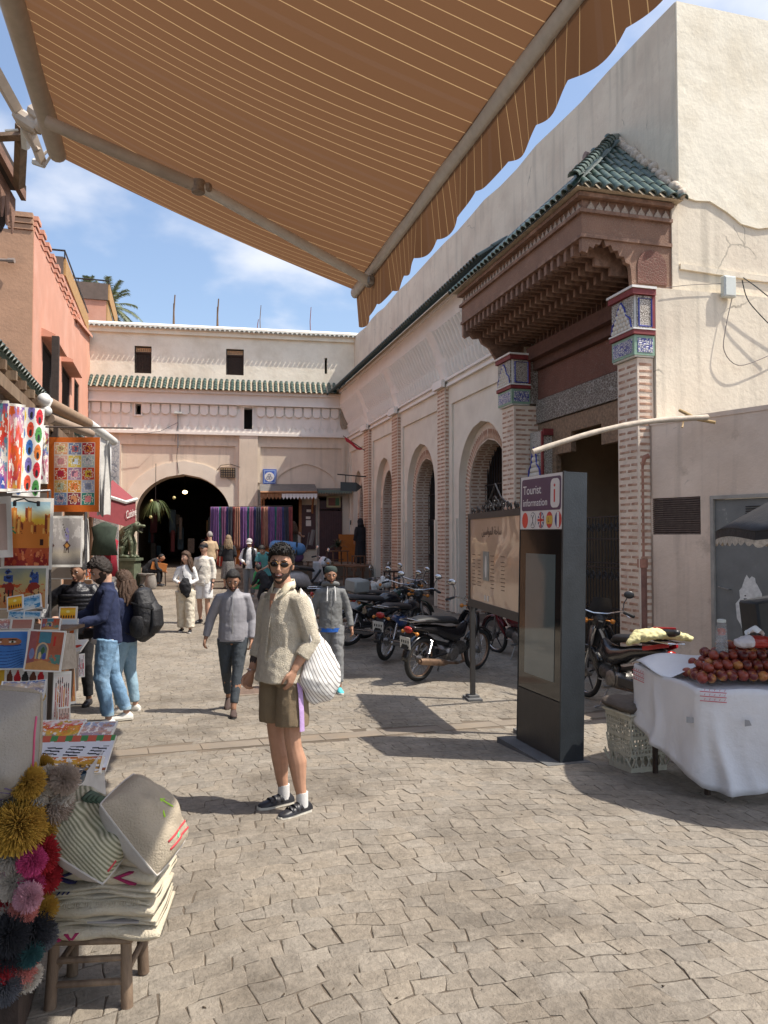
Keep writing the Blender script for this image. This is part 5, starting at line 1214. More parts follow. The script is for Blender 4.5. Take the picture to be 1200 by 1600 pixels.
def stall():
 pic('large unframed kasbah painting clipped to a rack, orange towers over red ground', 6,778,80,890,7.6, a_kasbah, .15, .05, sag=.006, th=.006, group=gP, res=100)
 pic('orange bordered patchwork quilt of fifteen embroidered squares hanging from a rod', 74,683,156,800,9.6, a_quilt, .0, .0, cat='quilt', name='quilt', sag=.008, th=.01, res=100)
 pic('grey canvas of two veiled camel riders hung below the quilt', 76,806,128,886,8.6, a_camels, .1, .03, sag=.004, th=.01, group=gP)
 pic('wide canvas of blue robed riders in orange dust below the kasbah painting', -30,886,72,952,7.3, a_riders, .12, .04, sag=.004, th=.01, group=gP, res=90)
 pic('tall red and violet abstract canvas strip hanging from the beam', 8,630,33,768,8.6, a_abstract, .55, .0, roll=.03, sag=.01, th=.006, group=gP, res=50)
 pic('white canvas with rows of coloured turbaned ovals hanging from the beam', 28,636,62,776,9.0, a_ovals, .5, .0, roll=.04, sag=.01, th=.006, group=gP, res=60)
 pic('white canvas strip with small coloured flowers between ovals and quilt', 56,664,74,756,9.4, lambda X,Y: a_abstract(X,Y,31,('f4f2ee','f4f2ee','d8c040','4878b0','c86080','f4f2ee','f4f2ee')), .45, 0, sag=.006, th=.006, group=gP, res=40)
 pic('blue and red abstract canvas at the very left edge above the rack', -30,624,8,768,8.4, lambda X,Y: a_abstract(X,Y,17,('2c58b0','e05838','e03028','6cb0c8','d868a0','2c58b0')), .5, 0, sag=.01, th=.006, group=gP, res=40)
 pic('brown back of an unrolled canvas hanging beside the violet strip', 2,652,14,760,8.9, lambda X,Y: np.ones(X.shape+(3,))*L_('3a2622'), .3, 0, th=.01, group=gP, res=24)
 pic('pale canvas roll hanging left of the kasbah painting', -40,776,16,872,7.3, lambda X,Y: margin(np.ones(X.shape+(3,))*L_('c8b0a4'),X,Y,.12), .2, .05, roll=-.05, sag=.01, th=.006, group=gP, res=30)
 pic('small framed ochre canvas by the black jacket seller', 132,878,146,906,10.3, lambda X,Y: a_abstract(X,Y,44,('f0d8a0','e88040','c83828','e8a050')), .1, .05, group=gP, res=30)
 pic('painting of a blue veiled face with bare eyes in front of the table', -18,985,43,1046,6.35, a_tuareg, .1, .22, group=gP, res=100)
 pic('painting of an arched alley with figures beside the blue face', 43,985,98,1049,6.25, a_alley, .12, .25, roll=.06, group=gP, res=90)
 pic('white cloth printed with rows of coloured teardrops under the alley painting', 10,1046,72,1130,6.45, a_drops, .08, .03, group=gP, res=70)
 pic('bright yellow plain canvas at the left edge under the blue face', -25,1045,9,1082,6.4, lambda X,Y: margin(np.ones(X.shape+(3,))*L_('eab83c'),X,Y,.06), .08, .05, group=gP, res=30)
 pic('small lined up sunset canvas held up by the seller', 93,948,120,970,7.6, a_sunset, .1, .2, group=gP, res=50)
 pic('pale canvas with two cypress like trees on the table corner', 96,967,121,1010,7.0, a_trees, .1, .15, group=gP, res=50)
 pic('yellow canvas with dark silhouettes leaning in the open box', 12,930,36,955,6.9, a_sunset, .1, .5, roll=-.2, group=gP, res=50)
 pic('blue splash canvas beside the yellow silhouettes', 33,930,64,954,6.95, a_blue, .1, .5, roll=-.25, group=gP, res=50)
 pic('pale blue beach canvas in the back row of the box', 14,955,38,967,6.7, a_blue, .1, .3, s=21, group=gP, res=40)
 pic('turquoise door canvas in the back row of the box', 37,955,64,967,6.72, lambda X,Y: a_blue(X,Y,33), .1, .3, group=gP, res=40)
 pic('small pink house canvas in the middle row', 18,967,52,984,6.55, lambda X,Y: margin(grad(X,Y,[(0,L_('c09080')),(1,L_('b87868'))],Y),X,Y,.08), .1, .35, group=gP, res=40)
 pic('small city gate canvas in the middle row', 65,966,94,985,6.55, lambda X,Y: a_alley(X,Y,9), .1, .35, group=gP, res=40)
 pic('tiny pink canvas at the left end of the middle row', -12,967,16,984,6.55, lambda X,Y: a_abstract(X,Y,55,('e8d8c8','d89080','b0a0b0','e8e0d8')), .1, .35, group=gP, res=30)
 pic('long narrow canvas of red spears leaning on the crate', 86,1050,106,1128,6.5, a_figures, .75, .12, roll=.07, group=gP, res=40)
 pic('orange canvas of desert figures behind the narrow one', 98,1030,114,1100,6.9, lambda X,Y: a_figures(X,Y,5,'e8a868',('c84820','8a98a8','a03c20')), .8, .1, group=gP, res=40)
 pic('small pink canvas hanging under the table corner', 118,1022,130,1058,7.3, lambda X,Y: a_figures(X,Y,8,'e8e4e4',('c02838','482838')), .7, .05, group=gP, res=30)
 pic('pale canvas of thin red figures at the foot of the crate', 92,1105,108,1142,6.4, lambda X,Y: a_figures(X,Y,15,'d8c0b0',('a85040',)), .5, .2, group=gP, res=30)
 def tray(lab, cu, cv, D, w, d, art, yaw, til=R(72), z=None, **kw):
  c = P(cu, cv, D);
  painting(lab, c, w, d, YW+yaw, til, art, group=gP, **kw)
 tray('canvas with a white sheet and red brush strokes curling over the table edge', 112,1012,6.9, .24,.2, lambda X,Y: lay(np.ones(X.shape+(3,))*W0, ell(X,Y,.6,.5,.3,.12), L_('d04028')), .0, R(60), curl=.05, res=40)
 tray('canvas with a sunset horizon lying flat on the low table', 90,1147,5.35, .30,.34, lambda X,Y: a_abstract(X,Y,61,('f8f4ec','e04828','f0c040','486090','c8b860')), .1, res=60)
 tray('canvas of a lilac seascape lying at the right end of the low table', 138,1150,5.35, .32,.34, lambda X,Y: a_abstract(X,Y,62,('88b0d8','d8a890','9898b8','a8a0b0')), .1, res=60)
 tray('grey canvas with black calligraphic strokes on the front of the low table', 112,1178,5.05, .50,.30, a_black, .08, R(58), res=90)
 tray('striped canvas edge draped along the front of the low table', 118,1196,4.95, .34,.12, lambda X,Y: a_abstract(X,Y,64,('c02c28','e8b040','382018','e8e4dc')), .08, R(45), res=50)
 tray('curled blue canvas lying on the crate behind the grey cushion', 36,1082,5.9, .32,.22, lambda X,Y: a_abstract(X,Y,71,('4870b0','e8d0b0','3860a8','f0ece4')), .3, R(55), curl=.05, res=50)
 t = thing('stall_table', 'wooden display table with slatted front carrying the paintings', 'table', gp(60,6.7))
 def bx(u0,u1,v0,v1,D,th,mm,name):
  c, w, h = pq(u0,v0,u1,v1,D); m = M(); m.box(c+Vector((SP,CP,0))*th/2, (w,th,h), Matrix.Rotation(YW,3,'Z')); return m.build(name, mm, t)
 bx(-40,100,984,989,6.6,.45,wood_old,'table_top'); z0 = 1135
 bx(74,84,1046,1130,6.55,.06,mat('grey weathered board', (.28,.23,.19), .85, .2, 8, .4, 40, stretch=(4,4,.6)),'side_board'); bx(-40,74,1050,1128,6.62,.05,MATS['grey weathered board'],'front_board')
 bx(112,119,1000,1080,7.2,.06,MATS['grey weathered board'],'leg'); bx(108,113,1010,1095,6.9,.05,wood_old,'leg')
 t2 = thing('low_table', 'low table under the flat canvases and the stacked bowls', 'table', gp(110,5.2))
 c = P(105,1188,5.2); m = M(); m.box(c+Vector((-.06,.05,-.03)), (.46,.50,.03), Matrix.Rotation(YW+.08,3,'Z') @ Matrix.Rotation(R(10),3,'X')); m.build('top', wood_old, t2)
 for du, dd_ in ((62,5.05),(122,5.05),(62,5.4),(125,5.4)):
  q = P(du,1190,dd_); m = M(); m.tube([(q.x,q.y,g(q.x,q.y)),(q.x,q.y,q.z-.04)], .02, 6); m.build('leg', wood_old, t2)
 m = M(); q = [P(130,1205,4.9), P(158,1178,5.0), P(140,1150,5.5)]
 a, b_ = P(160,1172,5.05), P(128,1215,4.75); m = M(); m.prism([a, b_, b_+Vector((0,0,-.18)), a+Vector((.02,.02,-.3))], (.004,.004,0)); m.build('plastic_skirt', mat('cloudy plastic film', (.6,.6,.6), .3, .1, 8, .3, 20, alpha=.55), t2)
 gb = 'stacked patterned bowls on the low table'
 for k, (u, v, r, c1, txt) in enumerate(((78,1193,.075,(.35,.33,.30),'grey rimmed bowl at the left of the low table'),(116,1196,.085,(.16,.11,.06),'wide brown bowl standing behind the black bowls'),(88,1212,.07,(.03,.05,.06),'dark blue bowl left in the front row'),(118,1210,.065,(.04,.07,.10),'blue black bowl right in the front row'),(100,1205,.07,(.10,.10,.09),'charcoal bowl in the middle of the bowls'),(116,1224,.05,(.6,.6,.58),'white and black striped cup below the bowls'))):
  c = P(u,v,4.75 if k > 1 else 5.0); m = M(); m.lathe(c+Vector((0,0,-.07)), [(r*.45,0),(r*.8,.03),(r,.075),(r*.97,.078),(r*.93,.07),(r*.7,.025),(.01,.015)], 20)
  tag(m.build('bowl', mat('bowl glaze %s' % k, c1, .25, .3, 30), smooth=40), txt, 'bowl', gb)
 r = thing('painting_rack', 'metal hanging rack with clips holding the large canvases', 'rack', gp(60,8.2))
 m = M(); m.tube([P(10,770,8.2), P(78,766,8.7)], .012, 6); m.tube([P(78,766,8.7), P(78,1000,8.7)], .014, 6); m.build('bar', steel, r); m = M(); m.tube([P(134,800,10.2), P(134,900,10.2)], .02, 6); m.build('bar', steel, r)
 m = M(); m.tube([P(22,783,7.55), P(38,779,7.55), P(44,783,7.55), P(60,786,7.55)], .008, 6)
 m.build('hanger', black_plastic, r)
 for u in (23, 60): m = M(); m.box(P(u,787,7.5), (.03,.03,.05), None, .005); m.build('clip', black_plastic, r)
 m = M(); m.box(P(-6,632,8.3)+Vector((0,0,.12)), (.1,.1,.1));
 m = M(); m.tube([P(-30,622,8.0), P(68,668,10.4)], .05, 4); m.build('beam', wood_old, r)
 for (u0,v0,u1,v1,D,c1,lab) in ((-60,770,96,1000,10.6,(.30,.25,.21),'large taupe board behind the hanging canvases'),):
  c, w, h = pq(u0,v0,u1,v1,D); m = M(); m.box(c, (w,.03,h), Matrix.Rotation(YW,3,'Z')); tag(m.build('back_board', mat('taupe board', c1, .9, .15, 4)), lab, 'board')
 for (u0,v0,u1,v1,D,lab) in ((152,690,171,806,10.6,'pale crumpled tarpaulin hanging right of the quilt'),(128,812,137,884,10.4,'pale rolled tarpaulin beside the camel rider canvas')):
  c, w, h = pq(u0,v0,u1,v1,D); m = M(); rt = Matrix.Rotation(YW,3,'Z')
  m.grid(lambda i,j: c+rt @ Vector(((i-.5)*w, .05*sin(i*7+j*3)+.03*sin(i*15), (j-.5)*h+.02*sin(i*9))), 20, 20); tag(m.build('tarpaulin', mat('grimy tarpaulin', (.52,.50,.46), .7, .15, 5, .8, 12), smooth=2), lab, 'tarpaulin')
 c, w, h = pq(76,884,130,905,10.5); painting('pale wide canvas below the camel rider canvas', c, w, h, YW, .05, lambda X,Y: margin(np.ones(X.shape+(3,))*L_('b8a898'),X,Y,.08), group=gP, res=40)
 for k in range(6):
  c = P(98+2.2*k, 1018, 6.45+.05*k); m = M(); m.box(c, (.012,.12,.30), Matrix.Rotation(YW-.5,3,'Z') @ Matrix.Rotation(-.12,3,'Y')); tag(m.build('stacked_canvas', mat('raw canvas edge', (.42,.36,.29), .85, .2, 20)), 'thin canvas seen edge on, %s of the stack right of the alley painting' % ('leftmost','second from left','third from left','third from right','second from right','rightmost')[k], 'canvas', 'canvases stacked edge on')
 for k, (u,v,hh,c1,lab) in enumerate(((165,868,.9,(.28,.012,.03),'crimson robe hanging in the dark shop doorway'),(163,842,.7,(.03,.045,.03),'dark green coat hanging over the crimson robe'))):
  c = P(u,v,16.5-k*.2); m = M(); m.tube([c+Vector((0,0,hh*.5)), c+Vector((0,0,hh*.35)), c, c-Vector((0,0,hh*.5))], [(.06,.05),(.26,.10),(.22,.11),(.27,.12)], 12, ref=(1,0,0)); o = m.build('hanging_robe', mat('robe %d' % k, c1, .85, .3, 12), smooth=2); tag(o, lab, 'robe')
stall()
# ================================================================== PEOPLE
def skin_m(n, c): return mat('skin '+n, c, .55, .08, 18, .25, 120, spec=.35)
sk_tan = skin_m('tan', (.46,.255,.165)); sk_brown = skin_m('brown', (.33,.175,.11)); sk_light = skin_m('light', (.52,.31,.22))
hair_blk = mat('black hair', (.012,.010,.009), .6, .4, 60, 1.0, 140); hair_brn = mat('brown hair', (.07,.035,.018), .6, .4, 60, 1.0, 140); hair_gry = mat('grey hair', (.30,.28,.26), .7, .3, 60, 1, 140); hair_bld = mat('dark blond hair', (.24,.17,.10), .6, .3, 60, 1, 140)
beard_m = mat('beard stubble', (.045,.026,.018), .8, .4, 80, .6, 200); lip_m = mat('lips', (.30,.11,.085), .5, .1); eye_m = mat('eye white', (.55,.52,.5), .3, .05); iris_m = mat('dark iris', (.015,.01,.008), .2, .1)
def cloth(n, c, **k):
 a = dict(rough=.88, var=.10, sc=9, bump=1.0, bsc=15, sheen=.0); a.update(k); return mat('cloth '+n, c, **a)
TEX = {}
def cloudtex(s):
 if s not in TEX: t = bpy.data.textures.new('fold_noise_%g' % s, 'CLOUDS'); t.noise_scale = s; t.noise_depth = 2; TEX[s] = t
 return TEX[s]
def blend(o, vox, smooth=4, disp=0, ds=.08):
 r = o.modifiers.new('r', 'REMESH'); r.mode = 'VOXEL'; r.voxel_size = vox; r.use_smooth_shade = True
 if smooth: s = o.modifiers.new('s', 'SMOOTH'); s.iterations = smooth; s.factor = .5
 if disp: d = o.modifiers.new('d', 'DISPLACE'); d.texture = cloudtex(ds); d.texture_coords = 'LOCAL'; d.strength = disp; d.mid_level = .5
 return o
def headfn(p):
 f = 1.0; x, y, z = p
 r = 1/math.sqrt((x/.077)**2+((y)/(.100 if y < 0 else .098))**2+(z/.120)**2)
 if z < 0:
  jw = (-z)**1.4; r *= 1-.13*jw*abs(x)*1.6
  if y > 0: r *= 1-.22*min(1,-z*1.3)*min(1,y*1.5)
  if y < -.3 and z < -.45: r *= 1+.05*math.exp(-(x/.3)**2)
 for sx in (-1,1): r -= .0075*math.exp(-(((x-sx*.33)/.17)**2+((z-.04)/.13)**2)) if y < 0 else 0
 for sx in (-1,1): r += .003*math.exp(-(((x-sx*.45)/.2)**2+((z+.28)/.2)**2)) if y < 0 else 0
 return r
def sstep(a, b, x): t = max(0, min(1, (x-a)/(b-a))); return t*t*(3-2*t)
def person(label, loc, rz, H=1.75, pose={}, top=None, bottom=None, shoes=None, sk=None, hair='short', hairm=None, beard=0, head=(0,0,0), vox=.009, group=None, face=True, build=1.0, fingers=True, hat=None, cat='person', extra=None, smile=0, hairh=.62, name='person'):
 sk = sk or sk_tan; hairm = hairm or hair_blk
 t = thing(name, label, cat, loc, rz, group, world=False); k = H/1.75; t.scale = (k,k,k)
 J = dict(pel=(0,0,.95), ch=(0,.0,1.24), nk=(0,.015,1.47), hd=(0,-.015,1.625),
    shL=(.16,.01,1.385), elL=(.212,.03,1.12), wrL=(.225,-.05,.88), shR=(-.16,.01,1.385), elR=(-.212,.03,1.12), wrR=(-.225,-.05,.88),
    hpL=(.09,0,.90), knL=(.10,-.015,.49), anL=(.10,.02,.085), hpR=(-.09,0,.90), knR=(-.10,-.015,.49), anR=(-.10,.02,.085), ftL=(.12,-1), ftR=(-.12,-1), piL=0, piR=0, hnL=None, hnR=None, curlL=.5, curlR=.5)
 J.update(pose); V = {a: Vector(b) for a,b in J.items() if isinstance(b, tuple) and len(b) == 3}; w = build
 hc = V['hd']; rh = Matrix.Rotation(R(head[0]),3,'Z') @ Matrix.Rotation(R(head[1]),3,'X') @ Matrix.Rotation(R(head[2]),3,'Y')
 m = M()
 X = (V['shL']-V['shR']).normalized()
 m.tube([V['pel']+Vector((0,0,-.06)), V['pel'], V['pel'].lerp(V['ch'],.5), V['ch'], V['nk'].lerp(V['ch'],.35), V['nk'].lerp(V['ch'],.1), V['nk']+Vector((0,0,.01))], [(.135*w,.092*w),(.14*w,.095*w),(.125*w,.088*w),(.140*w,.095*w),(.115*w,.075*w),(.075,.058),(.055,.054)], 14, ref=X, rnd=True)
 nb = hc + rh @ Vector((0,.03,-.07)); m.tube([V['nk']+Vector((0,0,-.03)), V['nk'].lerp(nb,.5), nb], [(.062*w,.06*w),(.056*w,.056*w),(.056*w,.058*w)], 12, ref=X, rnd=True)
 m.sph(hc, 1, 28, 20, rh, fn=headfn)
 if vox < .012:
  m.tube([hc+rh@Vector((0,-.094,.022)), hc+rh@Vector((0,-.106,-.006)), hc+rh@Vector((0,-.116,-.030)), hc+rh@Vector((0,-.104,-.042))], [.008,.0095,.0135,.011], 8, ref=rh@Vector((1,0,0)), rnd=True)
  for sx in (-1,1):
   m.sph(hc+rh@Vector((sx*.011,-.104,-.038)), .009, 8, 6); m.sph(hc+rh@Vector((sx*.080,.008,-.008)), .03, 10, 8, rh, sc=(.32,.62,1.05)); m.sph(hc+rh@Vector((sx*.032,-.088,.032)), .02, 8, 6, rh, sc=(1.1,.5,.35))
  m.sph(hc+rh@Vector((0,-.078,-.094)), .022, 10, 8, rh, sc=(1.1,.7,.7)); m.sph(hc+rh@Vector((0,-.092,-.062)), .018, 10, 8, rh, sc=(1.4,.6,.6))
 else:
  m.tube([hc+rh@Vector((0,-.092,.02)), hc+rh@Vector((0,-.112,-.03))], [.012,.016], 6, rnd=True)
  for sx in (-1,1): m.sph(hc+rh@Vector((sx*.080,.008,-.008)), .03, 8, 6, rh, sc=(.5,.62,1.05))
 for s_ in 'LR':
  sh, el, wr = V['sh'+s_], V['el'+s_], V['wr'+s_]; sg = 1 if s_ == 'L' else -1
  m.tube([V['nk'].lerp(sh,.35)+Vector((0,0,-.05)), sh+Vector((0,0,-.012)), sh.lerp(el,.35), el, el.lerp(wr,.3), wr], [.045,.044*w,.042*w,.038*w,.040*w,.026], 12, rnd=True)
  hd = V.get('hn'+s_); d = ((hd if hd is not None else (wr-el)).normalized()); pn = Vector((sg*1.0,.15,0)); pn = (pn-d*pn.dot(d)); pn = (pn.normalized() if pn.length > .1 else Vector((0,0,1))); sd = d.cross(pn).normalized()
  if sd.y > 0: sd = -sd          # side towards the thumb (forward)
  palm = wr+d*.085; m.tube([wr, wr+d*.03, wr+d*.06, palm], [(.026,.02),(.036,.019),(.042,.017),(.041,.014)], 10, ref=sd, rnd=True)
  cv = J['curl'+s_]; inn = -pn
  if fingers:
   for q in range(4):
    o_ = sd*(.030-.020*q); L_f = (.070,.080,.075,.058)[q]; pts = [wr+d*.07+o_]; a = .15+cv*.25; dr = d
    for sgm in (.45,.30,.25):
     dr = (d*cos(a)+inn*sin(a)).normalized(); pts.append(pts[-1]+dr*L_f*sgm); a += .35+.75*cv
    m.tube(pts, [.0098,.0092,.0086,.0075], 7, rnd=True)
   pts = [wr+d*.02+sd*.022, wr+d*.045+sd*.050+inn*.008, wr+d*.075+sd*.058+inn*.02, wr+d*.098+sd*.052+inn*.03]; m.tube(pts, [.013,.0115,.010,.0085], 7, rnd=True)
  else: m.tube([palm, palm+d*.05+inn*.02*cv, palm+d*.075+inn*.045*cv], [(.038,.014),(.034,.013),(.024,.011)], 8, ref=sd, rnd=True); m.tube([wr+d*.02+sd*.02, wr+d*.07+sd*.055], [.014,.011], 6, rnd=True)
  hp, kn, an = V['hp'+s_], V['kn'+s_], V['an'+s_]
  bk = Vector((0,.012,0)); m.tube([hp+Vector((0,0,.03)), hp.lerp(kn,.3), kn+(hp-kn)*.12, kn, kn.lerp(an,.15), kn.lerp(an,.38)+bk, kn.lerp(an,.75), an+Vector((0,0,.02)), an], [.060*w,.076*w,.060*w,.055,.053,.062,.041,.033,.036], 12, rnd=True)
 b = m.build('body', sk, t); blend(b, vox, 2)
 hw = hc
 if face:
  m = M()
  for sx in (-1,1): m.sph(hc+rh@Vector((sx*.031,-.0835,.006)), .0125, 10, 8, rh, sc=(1.25,.8,.62))
  e = m.build('eyes', eye_m, t, smooth=2); m = M()
  for sx in (-1,1): m.sph(hc+rh@Vector((sx*.031,-.0925,.005)), .0062, 8, 6, rh, sc=(1,.5,1))
  m.build('iris', iris_m, e, smooth=2); m = M()
  for sx in (-1,1): m.tube([hc+rh@Vector((sx*.013,-.100,.026)), hc+rh@Vector((sx*.032,-.099,.035)), hc+rh@Vector((sx*.050,-.083,.026))], [.0032,.0045,.0025], 6, rnd=True)
  m.build('eyebrows', hairm, t, smooth=2)
  m = M(); m.tube([hc+rh@Vector((-.023,-.094,-.063)), hc+rh@Vector((-.008,-.107,-.059)), hc+rh@Vector((.008,-.107,-.059)), hc+rh@Vector((.023,-.094,-.063))], [.002,.0042,.0042,.002], 6, rnd=True)
  m.tube([hc+rh@Vector((-.021,-.094,-.067)), hc+rh@Vector((0,-.106,-.071)), hc+rh@Vector((.021,-.094,-.067))], [.002,.006,.002], 6, rnd=True); m.build('lips', lip_m, t, smooth=2)
  if smile: m = M(); m.tube([hc+rh@Vector((-.016,-.099,-.0645)), hc+rh@Vector((0,-.1085,-.066)), hc+rh@Vector((.016,-.099,-.0645))], [(.002,.003),(.003,.0045),(.002,.003)], 6); m.build('teeth', eye_m, t)
 if hair:
  th = {'short':.014,'curly':.026,'quiff':.012,'buzz':.006,'long':.022}[hair]; m = M()
  def hfn(p):
   x, y, z = p; r = headfn(p)
   hl = hairh if y < -.55 else (hairh+( -.12-hairh)*sstep(-.55,.05,y) if y < .05 else -.12-.50*sstep(.05,.6,y))
   msk = sstep(hl-.06, hl+.10, z); n = noise.noise(Vector((x*9,y*9,z*9)))*.5+noise.noise(Vector((x*22,y*22,z*22)))*.35
   tk = th*(1+.5*max(0,z));
   if hair == 'quiff': tk += .016*sstep(.2,-.6,y)*sstep(.4,.9,z)
   return (r*.93)*(1-msk)+(r+tk*(1+.9*n*(hair in ('curly','quiff','long'))*(.6 if hair == 'quiff' else 1)+.2*n))*msk
  m.sph(hc, 1, 56, 40, rh, fn=hfn)
  if hair in ('quiff','curly') and vox < .012:
   for q in range(170):
    y_ = -.85+1.5*hsh(q,1); x_ = .8*(2*hsh(q,2)-1); z_ = math.sqrt(max(.05, 1-x_*x_-y_*y_)) if x_*x_+y_*y_ < 1 else .2
    p = Vector((x_,y_,z_)).normalized()
    if p.z < hairh*(1 if p.y < -.5 else .35): continue
    b0 = hc+rh@(p*(headfn(p)+th*.5)); s1 = rh@Vector((.012*(hsh(q,5)-.5)*2,-.016-.01*hsh(q,3),.014 if hair == 'quiff' else .006)); m.tube([b0, b0+(rh@p)*.012+s1*.5, b0+(rh@p)*.016+s1], [.009,.007,.002], 5, rnd=False)
  if hair == 'long':
   for q in range(26):
    a = pi*(q/25)*1.15-.08*pi; l = .24+.08*hsh(q,3); p0 = hc+rh@Vector((.085*cos(a),.03+.085*sin(a),-.01)); pts = [p0+Vector((.02*cos(a)*f+.012*sin(q*3+f*5), .02*sin(a)*f+.012*cos(q*5+f*4), -l*f/3)) for f in range(4)]
    m.tube(pts, [.022,.03,.028,.012], 7, rnd=True)
  m.build('hair', hairm, t, smooth=2)
 if beard:
  m = M()
  def bfn(p):
   x, y, z = p; r = headfn(p); ax = abs(x); n = noise.noise(Vector((x*16,y*16,z*16)))
   zl = -.415-.17*sstep(.18,.34,ax)+.62*sstep(.62,.92,ax); a = sstep(zl+.03, zl-.05, z+.02*n)*sstep(.32,.12,y)
   if y < 0: a *= 1-math.exp(-((x/.22)**2+((z+.545)/.065)**2))
   return r*.96*(1-a)+(r+.002+.005*beard+.001*n+.014*math.exp(-((x/.35)**2+((z+.82)/.22)**2)))*a
  m.sph(hc, 1, 56, 48, rh, fn=bfn);
  m.build('beard', beard_m, t, smooth=2)
 if hat:
  m = M(); col = hat[1]
  if hat[0] == 'cap':
   m.sph(hc+rh@Vector((0,.005,.035)), 1, 24, 12, rh, sc=(.092,.112,.098), fn=lambda p: 1 if p.z > -.12 else .7); cp_ = m.build('cap', col, t, smooth=2); m = M()
   m.grid(lambda i,j: hc+rh@Vector(((i-.5)*.15*(1-.25*j*j), -.095-.075*j*(1-(2*i-1)**2*.35), .045-.012*j-.02*(2*i-1)**2)), 10, 6); m.grid(lambda i,j: hc+rh@Vector(((i-.5)*.15*(1-.25*j*j), -.095-.075*j*(1-(2*i-1)**2*.35), .040-.012*j-.02*(2*i-1)**2)), 10, 6); m.build('brim', col, cp_, smooth=2)
  elif hat[0] == 'beanie':
   m.lathe(hc+rh@Vector((0,.008,.045)), [(.090,-.0),(.092,.02),(.088,.05),(.07,.075),(.02,.085)], 20, rot=rh); m.build('skullcap', col, t, smooth=40)
  elif hat[0] == 'hood':
   m.sph(hc+rh@Vector((0,.02,.0)), 1, 24, 16, rh, sc=(.115,.13,.155)); m.tube([hc+Vector((0,.03,-.05)), V['nk']+Vector((0,.03,-.03))], [(.11,.12),(.14,.12)], 12); m.build('hood', col, t, smooth=2)
 if top:
  m = M(); hz = top.get('hem',.84); lo = top.get('loose',.022); p = V['pel']+Vector((0,0,hz-.95)); fl = top.get('flare',0)
  m.tube([p, V['pel']+Vector((0,0,.03)), V['pel'].lerp(V['ch'],.5), V['ch'], V['nk'].lerp(V['ch'],.35), V['nk'].lerp(V['ch'],.12)+Vector((0,0,0)), V['nk']+Vector((0,0,-.005))], [(.157*w+lo+fl,.127*w+lo+fl),(.155*w+lo+fl*.5,.124*w+lo+fl*.4),(.146*w+lo,.110*w+lo),(.150*w+lo,.108*w+lo),(.128*w+lo*.8,.094*w+lo*.7),(.090+lo*.4,.078),(.068,.070)], 18, ref=X)
  sl = top.get('sleeve',1.0); sw = top.get('sw',.016)
  for s_ in 'LR':
   sh, el, wr = V['sh'+s_], V['el'+s_], V['wr'+s_]; pts = [V['nk'].lerp(sh,.4)+Vector((0,0,-.045)), sh+Vector((0,0,-.002)), sh.lerp(el,.4)]; rd = [.060,.056*w+sw*.5,.049*w+sw]
   if sl > .5:
    e2 = el.lerp(wr, (sl-.5)*2*.97); pts += [el, el.lerp(e2,.5), e2]; rd += [.043*w+sw,.040*w+sw,.030+sw*(1.0 if sl > .9 else 1.2)]
   elif sl > 0: pts += [sh.lerp(el, sl*2)]; rd += [.050*w+sw]
   else: pts, rd = pts[:2], [.05,.045]
   m.tube(pts, rd, 12, rnd=False)
  m.tube([V['shR'].lerp(V['nk'],.1)+Vector((0,0,-.03)), V['nk'].lerp((V['shL']+V['shR'])/2,.3)+Vector((0,.004,-.012)), V['shL'].lerp(V['nk'],.1)+Vector((0,0,-.03))], [.052,.072,.052], 12, rnd=True)
  if top.get('collar'):
   m.tube([V['nk']+Vector((0,.01,-.03)), V['nk']+Vector((0,.012,.025))], [(.082,.080),(.070,.070)], 16, ref=X)
  o = m.build('shirt' if 'name' not in top else top['name'], top['m'], t); blend(o, top.get('vox', vox*1.1), 3, top.get('fold',.012), top.get('fs',.09))
  if top.get('ribs'):
   m = M()
   for q in range(top['ribs']):
    z = V['pel'].z-.02+(V['nk'].z-.08-V['pel'].z)*q/top['ribs']; f = q/top['ribs']; c = V['pel'].lerp(V['nk'], (z-V['pel'].z)/(V['nk'].z-V['pel'].z)); rr_ = .150*w+lo+.012
    m.torus(c, 1, .12, 'z', 28, 6);
    for i in range(len(m.v)-28*6, len(m.v)):
     x,y,z_ = m.v[i]; m.v[i] = (c.x+(x-c.x)*rr_*.97, c.y+(y-c.y)*(rr_*.70), c.z+(z_-c.z)*.24)
   blend(m.build('quilted_rib', top['m'], t, smooth=2), vox, 1)
 if bottom:
  kd = bottom['kind']; lo = bottom.get('loose',.012); m = M()
  if kd in ('trousers','shorts'):
   m.tube([V['pel']+Vector((0,0,.07)), V['pel']+Vector((0,0,.0)), V['pel']+Vector((0,.0,-.11))], [(.150*w+lo*.6,.118*w+lo*.6),(.158*w+lo*.6,.124*w+lo*.7),(.152*w+lo*.6,.122*w+lo*.7)], 16, ref=X)
   for s_ in 'LR':
    hp, kn, an = V['hp'+s_], V['kn'+s_], V['an'+s_]
    if kd == 'shorts': e_ = hp.lerp(kn, bottom.get('len',.86)); pts, rd = [hp+Vector((0,0,.0)), hp.lerp(e_,.5), e_], [.084*w+lo*.7,.088*w+lo,.078*w+lo*1.5]
    else: pts, rd = [hp, hp.lerp(kn,.4), kn, kn.lerp(an,.4)+Vector((0,.008,0)), kn.lerp(an,bottom.get('len',.93))], [.095*w+lo,.083*w+lo,.060+lo,.056+lo,.044+lo*bottom.get('cuff',1)]
    m.tube(pts, rd, 14)
   o = m.build(kd, bottom['m'], t); blend(o, vox*1.1, 3, bottom.get('fold',.012), bottom.get('fs',.07))
  else:
   ln = bottom.get('len',.1); cz = V['pel']; n = 40
